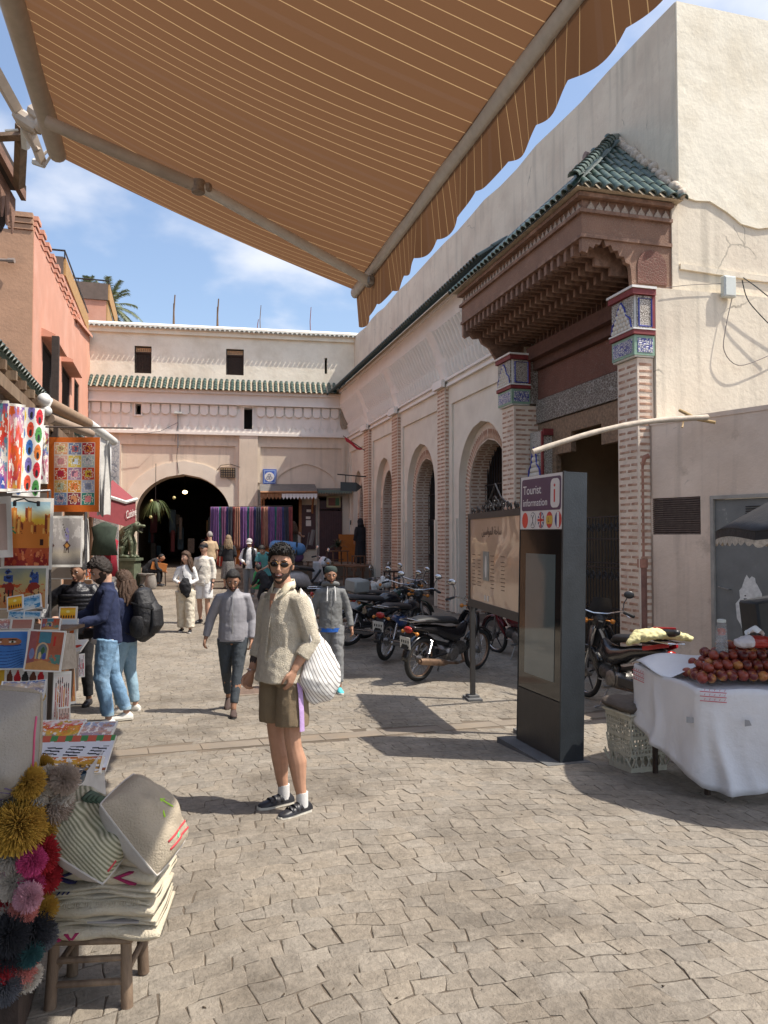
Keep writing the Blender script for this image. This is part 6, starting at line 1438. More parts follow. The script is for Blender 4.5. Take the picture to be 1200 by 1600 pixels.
   def sk_(i, j):
    a = 2*pi*i; z = cz.z+.06-(cz.z+.06-ln)*j; rr_ = .13+.05*min(1,j*5)+bottom.get('flare',.10)*j; f = 1+.07*j*sin(a*9+1)+.05*j*sin(a*5)
    return (cz.x+rr_*f*cos(a), cz.y+rr_*.8*f*sin(a), z)
   m.grid(sk_, n, 16); o = m.build('skirt', bottom['m'], t, smooth=2)
   so_ = o.modifiers.new('t','SOLIDIFY'); so_.thickness = .01
 if shoes:
  for s_ in 'LR':
   an = V['an'+s_]; f2 = J['ft'+s_]; fd = Vector((f2[0],f2[1],0)).normalized(); pit = R(J['pi'+s_]); fdir = (fd*cos(pit)+Vector((0,0,-sin(pit)))).normalized(); up = Vector((0,0,1)); sd = fdir.cross(up).normalized(); upv_ = sd.cross(fdir).normalized()
   def Q(a, b_, c): return an + fdir*a + sd*b_ + upv_*c
   hgt = .085
   m = M(); ol = [(-.075,.0),(-.06,.033),(0,.036),(.08,.045),(.14,.046),(.18,.032),(.195,.005),(.185,-.022),(.14,-.040),(.07,-.036),(0,-.034),(-.06,-.032)]
   m.prism([Q(a,b_*.98,-hgt) for a,b_ in ol], upv_*shoes.get('sole',.026)); so_ = m.build('sole', shoes['sm'], t); bv = so_.modifiers.new('b','BEVEL'); bv.width = .006; bv.segments = 2
   m = M(); sh_ = shoes.get('hi',0)
   secs = [(-.068,.030,.028),(-.045,.034,.048+sh_*.3),(0,.036,.058+sh_),(.045,.038,.045+sh_*.4),(.09,.042,.033),(.14,.041,.026),(.175,.028,.018),(.187,.012,.010)]
   vs = []
   for (a, wd_, ht) in secs:
    for q in range(10):
     an_ = pi*q/9; vs.append(Q(a, wd_*cos(an_), -hgt+.022+ht*1.15*sin(an_)**.7))
   fs = [(i*10+j, i*10+j+1, (i+1)*10+j+1, (i+1)*10+j) for i in range(len(secs)-1) for j in range(9)]+[(i*10, (i+1)*10, (i+1)*10+9, i*10+9) for i in range(len(secs)-1)]+[tuple(range(10)), tuple(range(len(vs)-1,len(vs)-11,-1))]
   m.add(vs, fs); sp_ = m.build('shoe', shoes['m'], t, smooth=60)
   if shoes.get('straps'):
    m = M()
    for a in (.03,.065,.10):
     m.tube([Q(a+.004,.040,-.045), Q(a,.025,-.012-.18*(a-.03)), Q(a,0,-.002-.18*(a-.03)), Q(a,-.025,-.012-.18*(a-.03)), Q(a-.004,-.038,-.045)], [(.011,.003)]*5, 8, ref=fdir)
    m.build('strap', shoes['m'], sp_, smooth=2)
   if shoes.get('laces'):
    m = M()
    for a in (.03,.05,.07,.09): m.tube([Q(a,.02,-.018-.25*(a-.03)), Q(a,-.02,-.018-.25*(a-.03))], .004, 5, rnd=True)
    m.build('laces', shoes['laces'], sp_)
   if shoes.get('sock'): m = M(); m.tube([Q(-.005,0,-.04), an+Vector((0,0,.01)), an+Vector((0,0,shoes.get('sh',.05)))], [.038,.040,.040], 12); m.build('sock', shoes['sock'], t, smooth=40)
 if extra: extra(t, V, rh, hc)
 t['_'] = 0; del t['_']
 return t
def cyaw(p, yaw):     # facing the camera, turned yaw degrees to image-left
 return atan2(p.x, -(-p.y))*0 + (-atan2(p.x, p.y)) - R(yaw)
c_knit = cloth('cream knit', (.68,.61,.48), bump=1.8, bsc=130, var=.12, sc=30); c_short = cloth('olive terry', (.255,.19,.115), bump=1.0, bsc=200); c_lilac = cloth('lilac stripe', (.45,.30,.55))
c_grey = cloth('grey jacket', (.25,.245,.265), rough=.6, bump=.5, bsc=12); c_plaid = cloth('dark plaid', (.045,.055,.065)); c_hood = cloth('marl grey', (.16,.165,.165)); c_sweat = cloth('grey sweatpants', (.20,.205,.21)); c_black = cloth('black', (.015,.015,.018)); c_puff = mat('black puffer', (.014,.014,.018), .35, .2, 20, .5, 60)
c_navy = cloth('navy', (.014,.022,.065)); c_jean = cloth('light denim', (.17,.30,.45), col2=(.28,.42,.56), mixsc=5, bump=.6, bsc=120); c_jean2 = cloth('pale denim', (.25,.38,.47), col2=(.36,.48,.56), mixsc=5)
c_white = cloth('white knit', (.72,.71,.70)); c_cream = cloth('cream trousers', (.62,.56,.45)); c_creams = cloth('cream sweater', (.66,.61,.53)); c_beige = cloth('beige tee', (.46,.34,.21)); c_teal = cloth('teal', (.10,.33,.35)); c_check = pattern_mat('grey checked skirt', (.36,.34,.32), (.10,.10,.10), 60, .9)
s_white = mat('white leather', (.68,.66,.61), .5, .06, 12); s_sole = mat('cream sole', (.66,.63,.54), .6, .08, 12); s_black = mat('black leather', (.018,.018,.022), .45, .2, 30); s_brown = mat('brown suede', (.07,.045,.038), .8, .2, 20); s_blk = mat('black sole', (.02,.02,.02), .7); s_aqua = mat('aqua mesh', (.10,.52,.58), .7, .2, 60)

def main_man():
 p = G(441, 1264); rz = cyaw(p, 50)
 def ex(t, V, rh, hc):
  m = M()   # sunglasses
  for sx in (-1,1): m.sph(hc+rh@Vector((sx*.034,-.101,.006)), 1, 16, 8, rh @ Matrix.Rotation(sx*.18,3,'Z'), sc=(.029,.006,.019))
  gl = m.build('sunglasses', mat('dark lens', (.012,.008,.008), .12, .1), t, smooth=2)
  m = M(); m.tube([hc+rh@Vector((-.012,-.108,.012)), hc+rh@Vector((.012,-.108,.012))], .002, 6)
  for sx in (-1,1): m.tube([hc+rh@Vector((sx*.062,-.094,.010)), hc+rh@Vector((sx*.083,-.04,.012)), hc+rh@Vector((sx*.084,.01,.008))], .0022, 6)
  for sx in (-1,1): m.torus(hc+rh@Vector((sx*.034,-.101,.006)), .024, .0016, 'y', 18, 5, rot=rh @ Matrix.Rotation(sx*.18,3,'Z') @ Matrix.Scale(1.2,3,(1,0,0)) @ Matrix.Scale(.8,3,(0,0,1)))
  m.build('glasses_frame', mat('gold wire', (.5,.3,.12), .3, metal=1), gl)
  nk = V['nk']; cm = cloth('collar linen', (.70,.63,.46))
  m = M()
  for sx in (-1,1):
   m.add([nk+Vector((sx*.012,-.108,-.075)), nk+Vector((sx*.085,-.108,-.065)), nk+Vector((sx*.094,-.035,.0)), nk+Vector((sx*.078,.02,.05)), nk+Vector((sx*.058,-.045,.035))], [(0,1,2,4),(4,2,3)])
   m.add([nk+Vector((sx*.078,.02,.05)), nk+Vector((sx*.094,.01,-.0)), nk+Vector((0,.098,.01)), nk+Vector((0,.082,.055))], [(0,1,2,3)])
   m.add([nk+Vector((sx*.094,-.035,.0)), nk+Vector((sx*.094,.01,.0)), nk+Vector((sx*.078,.02,.05))], [(0,1,2)])
  o = m.build('collar', cm, t, smooth=2); q = o.modifiers.new('t','SOLIDIFY'); q.thickness = .006
  m = M(); m.add([nk+Vector((-.012,-.118,-.08)), nk+Vector((.012,-.118,-.08)), nk+Vector((.0,-.128,-.20))], [(0,1,2)]); m.add([nk+Vector((-.028,-.100,-.035)), nk+Vector((.028,-.100,-.035)), nk+Vector((.006,-.122,-.13)), nk+Vector((-.006,-.122,-.13))], [(0,1,2,3)]);
  o = m.build('neck_opening', sk_tan, t); q = o.modifiers.new('t','SOLIDIFY'); q.thickness = .004
  m = M(); m.tube([nk+Vector((.010,-.118,-.10)), nk+Vector((.012,-.150,-.25)), Vector((.010,-.158,1.05)), Vector((.010,-.150,.86))], [(.012,.003)]*4, 6, ref=(1,0,0)); m.build('placket', c_knit, t)
  m = M(); m.tube([Vector((.188,-.03,.92)), Vector((.214,-.03,.80)), Vector((.226,-.03,.68)), Vector((.232,-.03,.555))], [(.020,.004)]*4, 8, ref=(0,1,0)); m.build('side_stripe', c_lilac, t)
  m = M(); m.tube([Vector((.110,-.125,.955)), Vector((.155,-.10,.90)), Vector((.185,-.05,.835)), Vector((.192,-.03,.81))], .006, 6); m.build('pocket_trim', cloth('pocket trim', (.45,.38,.27)), t)
  m = M(); m.torus(V['wrR']+Vector((0,0,.02)), .03, .003, 'z', 16, 5); m.build('bracelet', chrome, t)
  m = M()
  for k in range(14):
   a = hsh(k,1)*3.2+2.4; f = .15+.6*hsh(k,2); q = V['elR'].lerp(V['wrR'], f); rr_ = .040-.012*f; m.sph(q+Vector((cos(a)*rr_, sin(a)*rr_, 0)), .012+.01*hsh(k,3), 6, 5, sc=(.6,.6,1.6))
  m.build('tattoo', mat('tattoo ink', (.06,.045,.04), .6, .3, 60), t, smooth=2)
 t = person('young man with sunglasses in cream knit shirt and olive shorts carrying a striped tote', p, rz, 1.85,
  dict(hd=(.0,-.02,1.628), elR=(-.222,.01,1.12), wrR=(-.225,-.09,.89), elL=(.222,.06,1.13), wrL=(.185,-.06,.95), hnL=(-.05,-.12,-.6), curlL=.1, curlR=.75,
    hpL=(.095,0,.90), knL=(.125,-.02,.49), anL=(.165,.03,.085), hpR=(-.09,0,.90), knR=(-.07,.0,.49), anR=(-.045,.05,.085), ftL=(-.05,-1), ftR=(-.25,-1)),
  top=dict(m=c_knit, hem=.86, loose=.022, flare=.032, sleeve=.80, sw=.020, fold=.02, fs=.14, vox=.007), bottom=dict(kind='shorts', m=c_short, loose=.022, len=.80, fold=.012),
  shoes=dict(m=s_black, sm=s_sole, straps=1, sock=mat('white sock', (.7,.69,.67), .9, .05, 40, .6, 150), sh=.055, hi=.008), sk=sk_tan, hair='quiff', beard=.6, head=(43,2,4), vox=.0058, build=1.0, extra=ex, smile=1)
 bt = pattern_mat('tote stripes', (.70,.69,.66), (.1,.1,.1), 2); MATS.pop('tote stripes'); bt.name = 'striped tote canvas'
 nt = bt.node_tree; nt.nodes.clear(); N = nt.nodes; L = nt.links; out = N.new('ShaderNodeOutputMaterial'); b = N.new('ShaderNodeBsdfPrincipled'); b.inputs['Roughness'].default_value = .9; L.new(b.outputs[0], out.inputs[0])
 tc = N.new('ShaderNodeTexCoord'); sp = N.new('ShaderNodeSeparateXYZ'); L.new(tc.outputs['Object'], sp.inputs[0]); a1 = N.new('ShaderNodeMath'); a1.operation = 'MULTIPLY_ADD'; L.new(sp.outputs['Z'], a1.inputs[0]); a1.inputs[1].default_value = .55; a0 = N.new('ShaderNodeMath'); a0.operation = 'MULTIPLY_ADD'; L.new(sp.outputs['Y'], a0.inputs[0]); a0.inputs[1].default_value = .7; L.new(sp.outputs['X'], a0.inputs[2]); L.new(a0.outputs[0], a1.inputs[2])
 a2 = N.new('ShaderNodeMath'); a2.operation = 'MULTIPLY'; L.new(a1.outputs[0], a2.inputs[0]); a2.inputs[1].default_value = 40; fr = N.new('ShaderNodeMath'); fr.operation = 'FRACT'; L.new(a2.outputs[0], fr.inputs[0]); gt = N.new('ShaderNodeMath'); gt.operation = 'GREATER_THAN'; L.new(fr.outputs[0], gt.inputs[0]); gt.inputs[1].default_value = .74
 mx = N.new('ShaderNodeMixRGB'); mx.inputs[1].default_value = (.74,.73,.70,1); mx.inputs[2].default_value = (.26,.24,.23,1); L.new(gt.outputs[0], mx.inputs[0]); L.new(mx.outputs[0], b.inputs['Base Color'])
 k = 1.85/1.75; bg = thing('tote_bag', 'large white tote bag with thin black stripes hanging from the man\'s shoulder', 'tote bag', p, rz, world=False); bg.scale = (k,k,k)
 m = M(); m.tube([Vector((.22,.10,1.16)), Vector((.23,.115,1.05)), Vector((.235,.13,.95)), Vector((.235,.12,.86)), Vector((.225,.09,.79)), Vector((.22,.06,.755))], [(.03,.035),(.055,.10),(.075,.16),(.08,.175),(.065,.15),(.03,.07)], 20, ref=(1,0,0), rnd=True)
 blend(m.build('bag_body', bt, bg), .012, 4, .03, .11)
 m = M(); m.tube([Vector((.235,.02,1.02)), Vector((.262,.03,1.14)), Vector((.235,.03,1.30)), Vector((.175,.02,1.425)), Vector((.12,.04,1.452)), Vector((.15,.10,1.38)), Vector((.21,.11,1.2))], [(.005,.022)]*7, 8, ref=(1,0,0)); m.build('strap', bt, bg, smooth=2)
main_man()

def walker():
 p = gp(365, 9.15); p.z = g(p.x,p.y)
 def ex(t, V, rh, hc):
  m = M(); m.tube([Vector((0,-.132,.92)), Vector((0,-.142,1.05)), Vector((0,-.150,1.22)), V['nk']+Vector((0,-.098,-.03))], [(.006,.004)]*4, 6, ref=(1,0,0)); m.build('zip', mat('grey zip', (.4,.4,.4), .4, metal=.6), t)
  m = M(); m.tube([Vector((0,0,.865)), Vector((0,0,.90))], [(.185,.135),(.185,.135)], 20, ref=(1,0,0)); m.build('waistband', c_grey, t, smooth=40)
 person('bearded man in light grey zip jacket and dark checked trousers walking with head bowed', p, cyaw(p, 2), 1.72,
  dict(nk=(0,-.01,1.465), hd=(0,-.065,1.595), shR=(-.165,.01,1.38), elR=(-.265,.04,1.13), wrR=(-.32,.02,.90), elL=(.23,.04,1.11), wrL=(.22,-.04,.87),
    knL=(.06,-.10,.50), anL=(.02,-.22,.10), knR=(-.08,.05,.50), anR=(-.06,.30,.15), piR=35, ftL=(.05,-1), ftR=(-.1,-1)),
  top=dict(m=c_grey, hem=.87, loose=.014, sleeve=.97, sw=.013, fold=.014, fs=.12, collar=1, name='jacket'), bottom=dict(kind='trousers', m=c_plaid, loose=.004, len=.86), shoes=dict(m=s_brown, sm=s_blk, sole=.015), sk=sk_brown, hair='short', beard=1, head=(0,22,0), vox=.0085, extra=ex, build=1.03)
walker()
def hoodie():
 p = gp(517, 10.6)
 def ex(t, V, rh, hc):
  m = M()
  m.torus(V['nk']+Vector((0,.03,.02)), .098, .034, 'z', 24, 8, rot=Matrix.Rotation(-.25,3,'X')); m.build('hood', c_hood, t, smooth=2)
  m = M();
  for sx in (-1,1): m.tube([V['nk']+Vector((sx*.05,-.10,.0)), V['nk']+Vector((sx*.058,-.135,-.10)), V['nk']+Vector((sx*.06,-.148,-.2))], .007, 6)
  m.build('drawstring', white_cloth, t); m = M(); m.tube([Vector((0,-.135,.93)), Vector((0,-.155,1.2)), V['nk']+Vector((0,-.11,-.04))], .004, 6); m.build('zip', steel, t)
  m = M(); m.tube([Vector((0,0,.835)), Vector((0,0,.89))], [(.188,.142),(.19,.142)], 20, ref=(1,0,0)); m.build('blue_hem', cloth('royal blue', (.02,.12,.48)), t, smooth=40)
 person('young man in grey zip hoodie and sweatpants with aqua trainers and flat knit cap', p, cyaw(p, -4), 1.70,
  dict(elR=(-.245,.05,1.13), wrR=(-.27,-.02,.90), elL=(.25,.03,1.12), wrL=(.29,-.07,.88), knL=(.10,-.10,.50), anL=(.11,-.16,.085), knR=(-.09,.04,.50), anR=(-.09,.20,.12), piR=25),
  top=dict(m=c_hood, hem=.875, loose=.016, sleeve=.97, sw=.014, fold=.02, collar=1, name='hoodie'), bottom=dict(kind='trousers', m=c_sweat, loose=.018, len=.86, fold=.02), shoes=dict(m=s_aqua, sm=s_white, laces=s_white), sk=sk_brown, hair='buzz', beard=.3, head=(4,6,0), vox=.0095, hat=('beanie', cloth('dark green cap', (.03,.045,.04))), extra=ex)
hoodie()
def seller():
 p = gp(124, 9.6)
 person('seller in black quilted puffer jacket and black trousers leaning over the painting table', p, cyaw(p, 22), 1.82,
  dict(hd=(.02,-.06,1.60), nk=(0,-.03,1.455), ch=(0,-.02,1.23), shR=(-.17,0,1.375), elR=(-.36,-.04,1.20), wrR=(-.35,-.24,1.02), hnR=(.1,-1,-.3), elL=(.28,.0,1.14), wrL=(.22,-.14,.96), knL=(.11,-.03,.49), anL=(.12,.05,.085), anR=(-.10,-.03,.085)),
  top=dict(m=c_puff, hem=.86, loose=.045, sleeve=1.0, sw=.036, fold=.012, fs=.05, collar=1, name='puffer_jacket', ribs=9), bottom=dict(kind='trousers', m=c_black, loose=.012), shoes=dict(m=s_black, sm=s_blk), sk=sk_brown, hair='buzz', head=(-12,12,0), vox=.009, build=1.05)
seller()
def customer():
 p = gp(167, 8.45)
 def ex(t, V, rh, hc):
  m = M(); m.box(Vector((-.16,-.09,.93)), (.24,.10,.13), Matrix.Rotation(.6,3,'Z'), .03); pk = m.build('belt_pouch', s_black, t, smooth=40); m = M(); m.box(Vector((-.215,-.135,.95)), (.02,.02,.14), Matrix.Rotation(.15,3,'Y')); m.build('red_tag', mat('red tag', (.6,.07,.03), .6), pk)
  m = M(); m.tube([Vector((0,0,.86)), Vector((0,0,.905))], [(.182,.140),(.18,.138)], 20, ref=(1,0,0)); m.build('white_hem', white_cloth, t, smooth=40)
  m = M(); m.tube([V['wrR']+Vector((.01,0,0)), V['wrR']+Vector((-.03,-.0,.0))], .034, 12); m.build('watch', chrome, t)
  for s_ in 'LR':
   kn, an = V['kn'+s_], V['an'+s_]; e_ = kn.lerp(an,.92); m = M(); m.tube([e_+Vector((0,0,.035)), e_], [.062,.062], 14); m.build('turned_cuff', c_jean2, t, smooth=40)
 person('bearded man in navy overshirt and blue jeans picking a painting from the table', p, cyaw(p, 78), 1.83,
  dict(pel=(0,.02,.95), ch=(0,.01,1.24), nk=(0,-.0,1.465), hd=(0,-.055,1.605), shL=(.16,.0,1.385), elL=(.20,-.09,1.13), wrL=(.15,-.34,1.07), hnL=(-.05,-1,.1), shR=(-.16,.0,1.385), elR=(-.20,-.13,1.15), wrR=(-.13,-.40,1.10), hnR=(.05,-1,.1),
    knL=(.10,-.06,.50), anL=(.09,.02,.085), hpR=(-.09,.03,.90), knR=(-.10,.10,.50), anR=(-.12,.25,.085), ftL=(.1,-1), ftR=(-.1,-1)),
  top=dict(m=c_navy, hem=.86, loose=.018, sleeve=.95, sw=.016, fold=.02, collar=1, name='overshirt'), bottom=dict(kind='trousers', m=c_jean, loose=.018, fold=.018, len=.9), shoes=dict(m=s_white, sm=s_sole, laces=s_white, hi=.01), sk=sk_light, hair='curly', beard=1.2, head=(4,24,0), vox=.0085, extra=ex, hairm=mat('dark brown curls', (.022,.014,.010), .6, .4, 60, 1, 140))
customer()
def backpacker():
 p = gp(197, 9.2)
 person('companion in pale jeans and white trainers almost hidden behind a black travel backpack', p, cyaw(p, 118), 1.66,
  dict(elL=(.24,-.04,1.14), wrL=(.2,-.2,1.0), knL=(.10,-.06,.49), anL=(.10,.0,.085), knR=(-.09,.03,.49), anR=(-.10,.10,.085)),
  top=dict(m=c_navy, hem=.88, loose=.02, sleeve=.97, name='sweater'), bottom=dict(kind='trousers', m=c_jean2, loose=.014), shoes=dict(m=s_white, sm=s_white, laces=s_white), sk=sk_light, hair='long', hairm=hair_brn, head=(0,12,0), vox=.010)
 bm_ = mat('black pack nylon', (.014,.014,.016), .55, .25, 12, .8, 50); th = thing('travel_backpack', 'large black travel backpack with straps and side pockets between the two shoppers', 'backpack', p, cyaw(p, 118), world=False); th.scale = (.95,)*3
 m = M(); m.tube([Vector((0,.20,.93)), Vector((0,.26,1.0)), Vector((0,.29,1.15)), Vector((0,.27,1.35)), Vector((0,.22,1.50)), Vector((0,.20,1.54))], [(.13,.09),(.17,.13),(.185,.15),(.18,.145),(.15,.11),(.08,.06)], 16, ref=(1,0,0)); blend(m.build('main_sack', bm_, th), .011, 3, .018, .1)
 m = M(); m.tube([Vector((0,.38,1.0)), Vector((0,.43,1.1)), Vector((0,.42,1.28)), Vector((0,.36,1.40))], [(.10,.05),(.13,.07),(.12,.06),(.07,.03)], 14, ref=(1,0,0)); blend(m.build('front_pocket', bm_, th), .011, 3, .012, .08)
 for sx in (-1,1):
  m = M(); m.tube([Vector((sx*.17,.24,.98)), Vector((sx*.20,.26,1.1)), Vector((sx*.19,.26,1.2))], [(.03,.08),(.045,.10),(.02,.07)], 10, ref=(1,0,0), rnd=True); m.build('side_pocket', bm_, th, smooth=40)
  m = M(); m.tube([Vector((sx*.11,.12,.98)), Vector((sx*.15,-.09,1.1)), Vector((sx*.13,-.135,1.3)), Vector((sx*.11,-.05,1.45)), Vector((sx*.09,.10,1.47))], [(.028,.008)]*5, 8, ref=(1,0,0)); m.build('shoulder_strap', bm_, th, smooth=40)
  m = M(); m.tube([Vector((sx*.19,.18,1.38)), Vector((sx*.20,.33,1.33)), Vector((sx*.12,.44,1.30))], [(.004,.014)]*3, 6); m.build('compression_strap', bm_, th)
 m = M(); m.torus(Vector((0,.22,1.545)), .04, .010, 'x', 14, 6); m.build('haul_loop', bm_, th)
backpacker()
def couple():
 p = gp(291, 15.9)
 def ex(t, V, rh, hc):
  m = M(); m.tube([Vector((.03,-.17,1.15)), Vector((.02,-.20,1.05)), Vector((.05,-.20,.9)), Vector((.08,-.20,.80))], [(.08,.05),(.13,.07),(.12,.06),(.05,.04)], 12, ref=(1,0,0), rnd=True); blend(m.build('carried_jacket', c_black, t), .016, 2, .03, .06)
  m = M(); m.tube([V['nk']+Vector((-.09,0,-.02)), Vector((-.03,-.15,1.25)), Vector((.08,-.17,1.08))], .008, 5); m.build('strap', c_black, t)
 person('curly haired woman in white top and wide cream trousers holding a black jacket', p, cyaw(p, 12), 1.65,
  dict(elR=(-.25,.0,1.13), wrR=(-.10,-.17,1.08), hnR=(1,-.2,.1), elL=(.24,.0,1.13), wrL=(.10,-.18,1.06), hnL=(-1,-.2,0), knL=(.10,-.05,.49), anL=(.12,-.08,.085), knR=(-.10,.05,.49), anR=(-.10,.12,.085)),
  top=dict(m=c_white, hem=.92, loose=.006, sleeve=.97, sw=.012), bottom=dict(kind='trousers', m=c_cream, loose=.045, cuff=1.3, fold=.03, len=.95), shoes=dict(m=s_black, sm=s_white), sk=sk_light, hair='long', hairm=hair_brn, head=(-35,0,0), vox=.012, extra=ex, build=.92)
 p = gp(319, 17.2)
 def ex2(t, V, rh, hc):
  m = M(); m.tube([V['nk']+Vector((.09,0,-.02)), Vector((-.02,-.155,1.22)), Vector((-.15,-.12,1.02))], .007, 5); m.build('bag_strap', c_black, t)
  m = M(); m.tube([V['wrL']+Vector((0,0,.02)), V['wrL']+Vector((0,0,-.01))], .033, 10); m.build('watch', c_black, t)
 person('man in dark cap, cream sweater and white shorts walking behind the curly haired woman', p, cyaw(p, 20), 1.80,
  dict(knL=(.10,-.03,.49), anL=(.10,-.02,.085), knR=(-.10,.02,.49), anR=(-.10,.08,.10)),
  top=dict(m=c_creams, hem=.86, loose=.018, sleeve=.85, sw=.018, fold=.02), bottom=dict(kind='shorts', m=c_white, loose=.02, len=.88), shoes=dict(m=s_black, sm=s_black), sk=sk_light, hair='short', hairm=hair_brn, head=(-6,0,0), vox=.013, fingers=False, hat=('cap', c_black), extra=ex2, build=1.08)
couple()
def crowd():
 p = gp(328, 24.6)
 person('grey haired man seen from behind in beige t-shirt and dark trousers', p, cyaw(p, 172), 1.76, {}, top=dict(m=c_beige, hem=.86, loose=.03, sleeve=.42, sw=.03), bottom=dict(kind='trousers', m=c_black), shoes=dict(m=s_black, sm=s_blk), sk=sk_light, hair='short', hairm=hair_gry, vox=.017, fingers=False, face=False, build=1.1)
 p = gp(357, 24.2)
 person('blond woman seen from behind in black top and grey checked skirt', p, cyaw(p, 178), 1.66, dict(elL=(.26,.02,1.13), wrL=(.28,-.0,.88)), top=dict(m=c_black, hem=.90, loose=.035, sleeve=.62, sw=.035), bottom=dict(kind='skirt', m=c_check, len=.33, flare=.04), shoes=dict(m=s_brown, sm=s_blk), sk=sk_light, hair='long', hairm=hair_bld, vox=.017, fingers=False, face=False)
 p = gp(390, 22.4)
 def ex(t, V, rh, hc):
  m = M(); m.tube([Vector((0,.0,.88)), Vector((0,0,1.1)), Vector((0,0,1.34))], [(.20,.10),(.20,.12),(.16,.09)], 14, ref=(1,0,0));
  for sx in (-1,1): pass
  m = M()
  for sx in (-1,1): m.tube([Vector((sx*.13,-.06,.86)), Vector((sx*.135,-.07,1.1)), Vector((sx*.12,-.06,1.38)), Vector((sx*.08,-.02,1.46))], [(.065,.075),(.065,.08),(.055,.07),(.03,.05)], 10, ref=(1,0,0))
  m.build('vest', c_black, t, smooth=2)
 person('man in light cap and black vest over a white shirt looking down into his hands', p, cyaw(p, 6), 1.72, dict(elR=(-.26,.0,1.14), wrR=(-.14,-.2,1.02), wrL=(.24,-.08,.9), hd=(0,-.05,1.61)), top=dict(m=c_white, hem=.84, loose=.026, sleeve=.97), bottom=dict(kind='trousers', m=c_sweat, loose=.02), shoes=dict(m=c_sweat, sm=s_white), sk=sk_brown, hair=None, head=(0,20,0), vox=.015, fingers=False, hat=('cap', mat('pale grey cap', (.45,.43,.42), .8)), extra=ex)
 p = gp(419, 21.5)
 def ex3(t, V, rh, hc):
  m = M(); m.tube([V['wrR']+Vector((0,-.02,-.02)), V['wrR']+Vector((0,-.02,-.12)), V['wrR']+Vector((0,-.02,-.5)), V['wrR']+Vector((0,-.02,-.55))], [(.02,.02),(.09,.05),(.15,.08),(.12,.07)], 12, ref=(1,0,0)); m.build('green_bag', mat('green plastic bag', (.02,.30,.10), .4, .2, 10, .6, 20), t, smooth=2)
 person('person in teal short sleeved scrubs bending over with a green plastic bag', p, cyaw(p, 30), 1.74, dict(ch=(0,-.10,1.20), nk=(0,-.22,1.38), hd=(0,-.33,1.46), shL=(.18,-.18,1.33), shR=(-.18,-.18,1.33), elL=(.22,-.22,1.05), wrL=(.12,-.38,.95), elR=(-.22,-.24,1.06), wrR=(-.14,-.36,.92)), top=dict(m=c_teal, hem=.72, loose=.03, sleeve=.4, sw=.03), bottom=dict(kind='trousers', m=c_black, loose=.015), shoes=dict(m=s_black, sm=s_blk), sk=sk_light, hair='short', head=(0,40,0), vox=.015, fingers=False, extra=ex3)
 p = gp(433, 26.5); p.z = .62
 person('woman in pink cap and dark tank top standing at the counter with arm raised', p, cyaw(p, 60), 1.68, dict(elR=(-.32,-.02,1.22), wrR=(-.45,-.1,1.0), elL=(.3,-.05,1.2), wrL=(.4,-.2,1.1)), top=dict(m=c_black, hem=.88, loose=.012, sleeve=0), bottom=dict(kind='trousers', m=c_black), shoes=dict(m=s_black, sm=s_blk), sk=sk_light, hair='short', hairm=hair_brn, vox=.017, fingers=False, hat=('cap', mat('faded pink cap', (.55,.40,.40), .8)))
 p = gp(459, 26.2); p.z = .62
 person('woman in grey singlet reaching her arm out toward a menu board', p, cyaw(p, 150), 1.63, dict(elR=(.0,0,0) and (-.30,-.10,1.30), wrR=(-.50,-.22,1.22), hnR=(-1,-.3,.1)), top=dict(m=cloth('charcoal', (.07,.068,.06)), hem=.88, loose=.012, sleeve=0), bottom=dict(kind='trousers', m=c_jean), shoes=dict(m=s_black, sm=s_blk), sk=sk_light, hair='long', hairm=hair_brn, vox=.017, fingers=False, face=False)
 p = gp(563, 27.6); p.z = .80
 person('dark hooded figure in a long black robe standing by the far brick pilaster', p, cyaw(p, 150), 1.6, {}, top=dict(m=c_black, hem=.80, loose=.05, sleeve=1.0, sw=.04), bottom=dict(kind='skirt', m=c_black, len=.03, flare=.06), shoes=dict(m=s_black, sm=s_blk), sk=sk_brown, hair=None, vox=.018, fingers=False, face=False, hat=('hood', c_black))
 p = gp(232, 24.8)
 person('person in dark clothes crouched over on a low stool inside the archway', p, cyaw(p, -75), 1.7, dict(pel=(0,.05,.50), ch=(0,-.12,.72), nk=(0,-.32,.88), hd=(0,-.44,.93), shL=(.17,-.28,.84), shR=(-.17,-.28,.84), elL=(.2,-.36,.58), wrL=(.14,-.5,.5), elR=(-.2,-.36,.58), wrR=(-.14,-.5,.5), hpL=(.1,0,.48), knL=(.14,-.40,.50), anL=(.13,-.36,.085), hpR=(-.1,0,.48), knR=(-.14,-.40,.50), anR=(-.13,-.36,.085)), top=dict(m=c_black, hem=.90, loose=.03, sleeve=1), bottom=dict(kind='trousers', m=c_black, loose=.02), shoes=dict(m=s_black, sm=s_blk), sk=sk_brown, hair='buzz', vox=.018, fingers=False, face=False)
 p = gp(414, 19.5)
 person('crouching dark clothed person behind the man with the tote', p, cyaw(p, 120), 1.45, dict(pel=(0,.05,.80), ch=(0,-.05,1.05), nk=(0,-.16,1.22), hd=(0,-.24,1.3), shL=(.17,-.12,1.16), shR=(-.17,-.12,1.16), elL=(.22,-.2,.92), wrL=(.15,-.35,.8), elR=(-.22,-.2,.92), wrR=(-.15,-.35,.8), hpL=(.09,0,.78), hpR=(-.09,0,.78), knL=(.1,-.12,.45), knR=(-.1,-.12,.45)), top=dict(m=c_black, hem=.84, loose=.03, sleeve=1), bottom=dict(kind='trousers', m=c_black, loose=.02), shoes=dict(m=s_black, sm=s_blk), sk=sk_brown, hair='short', vox=.018, fingers=False, face=False)
crowd()
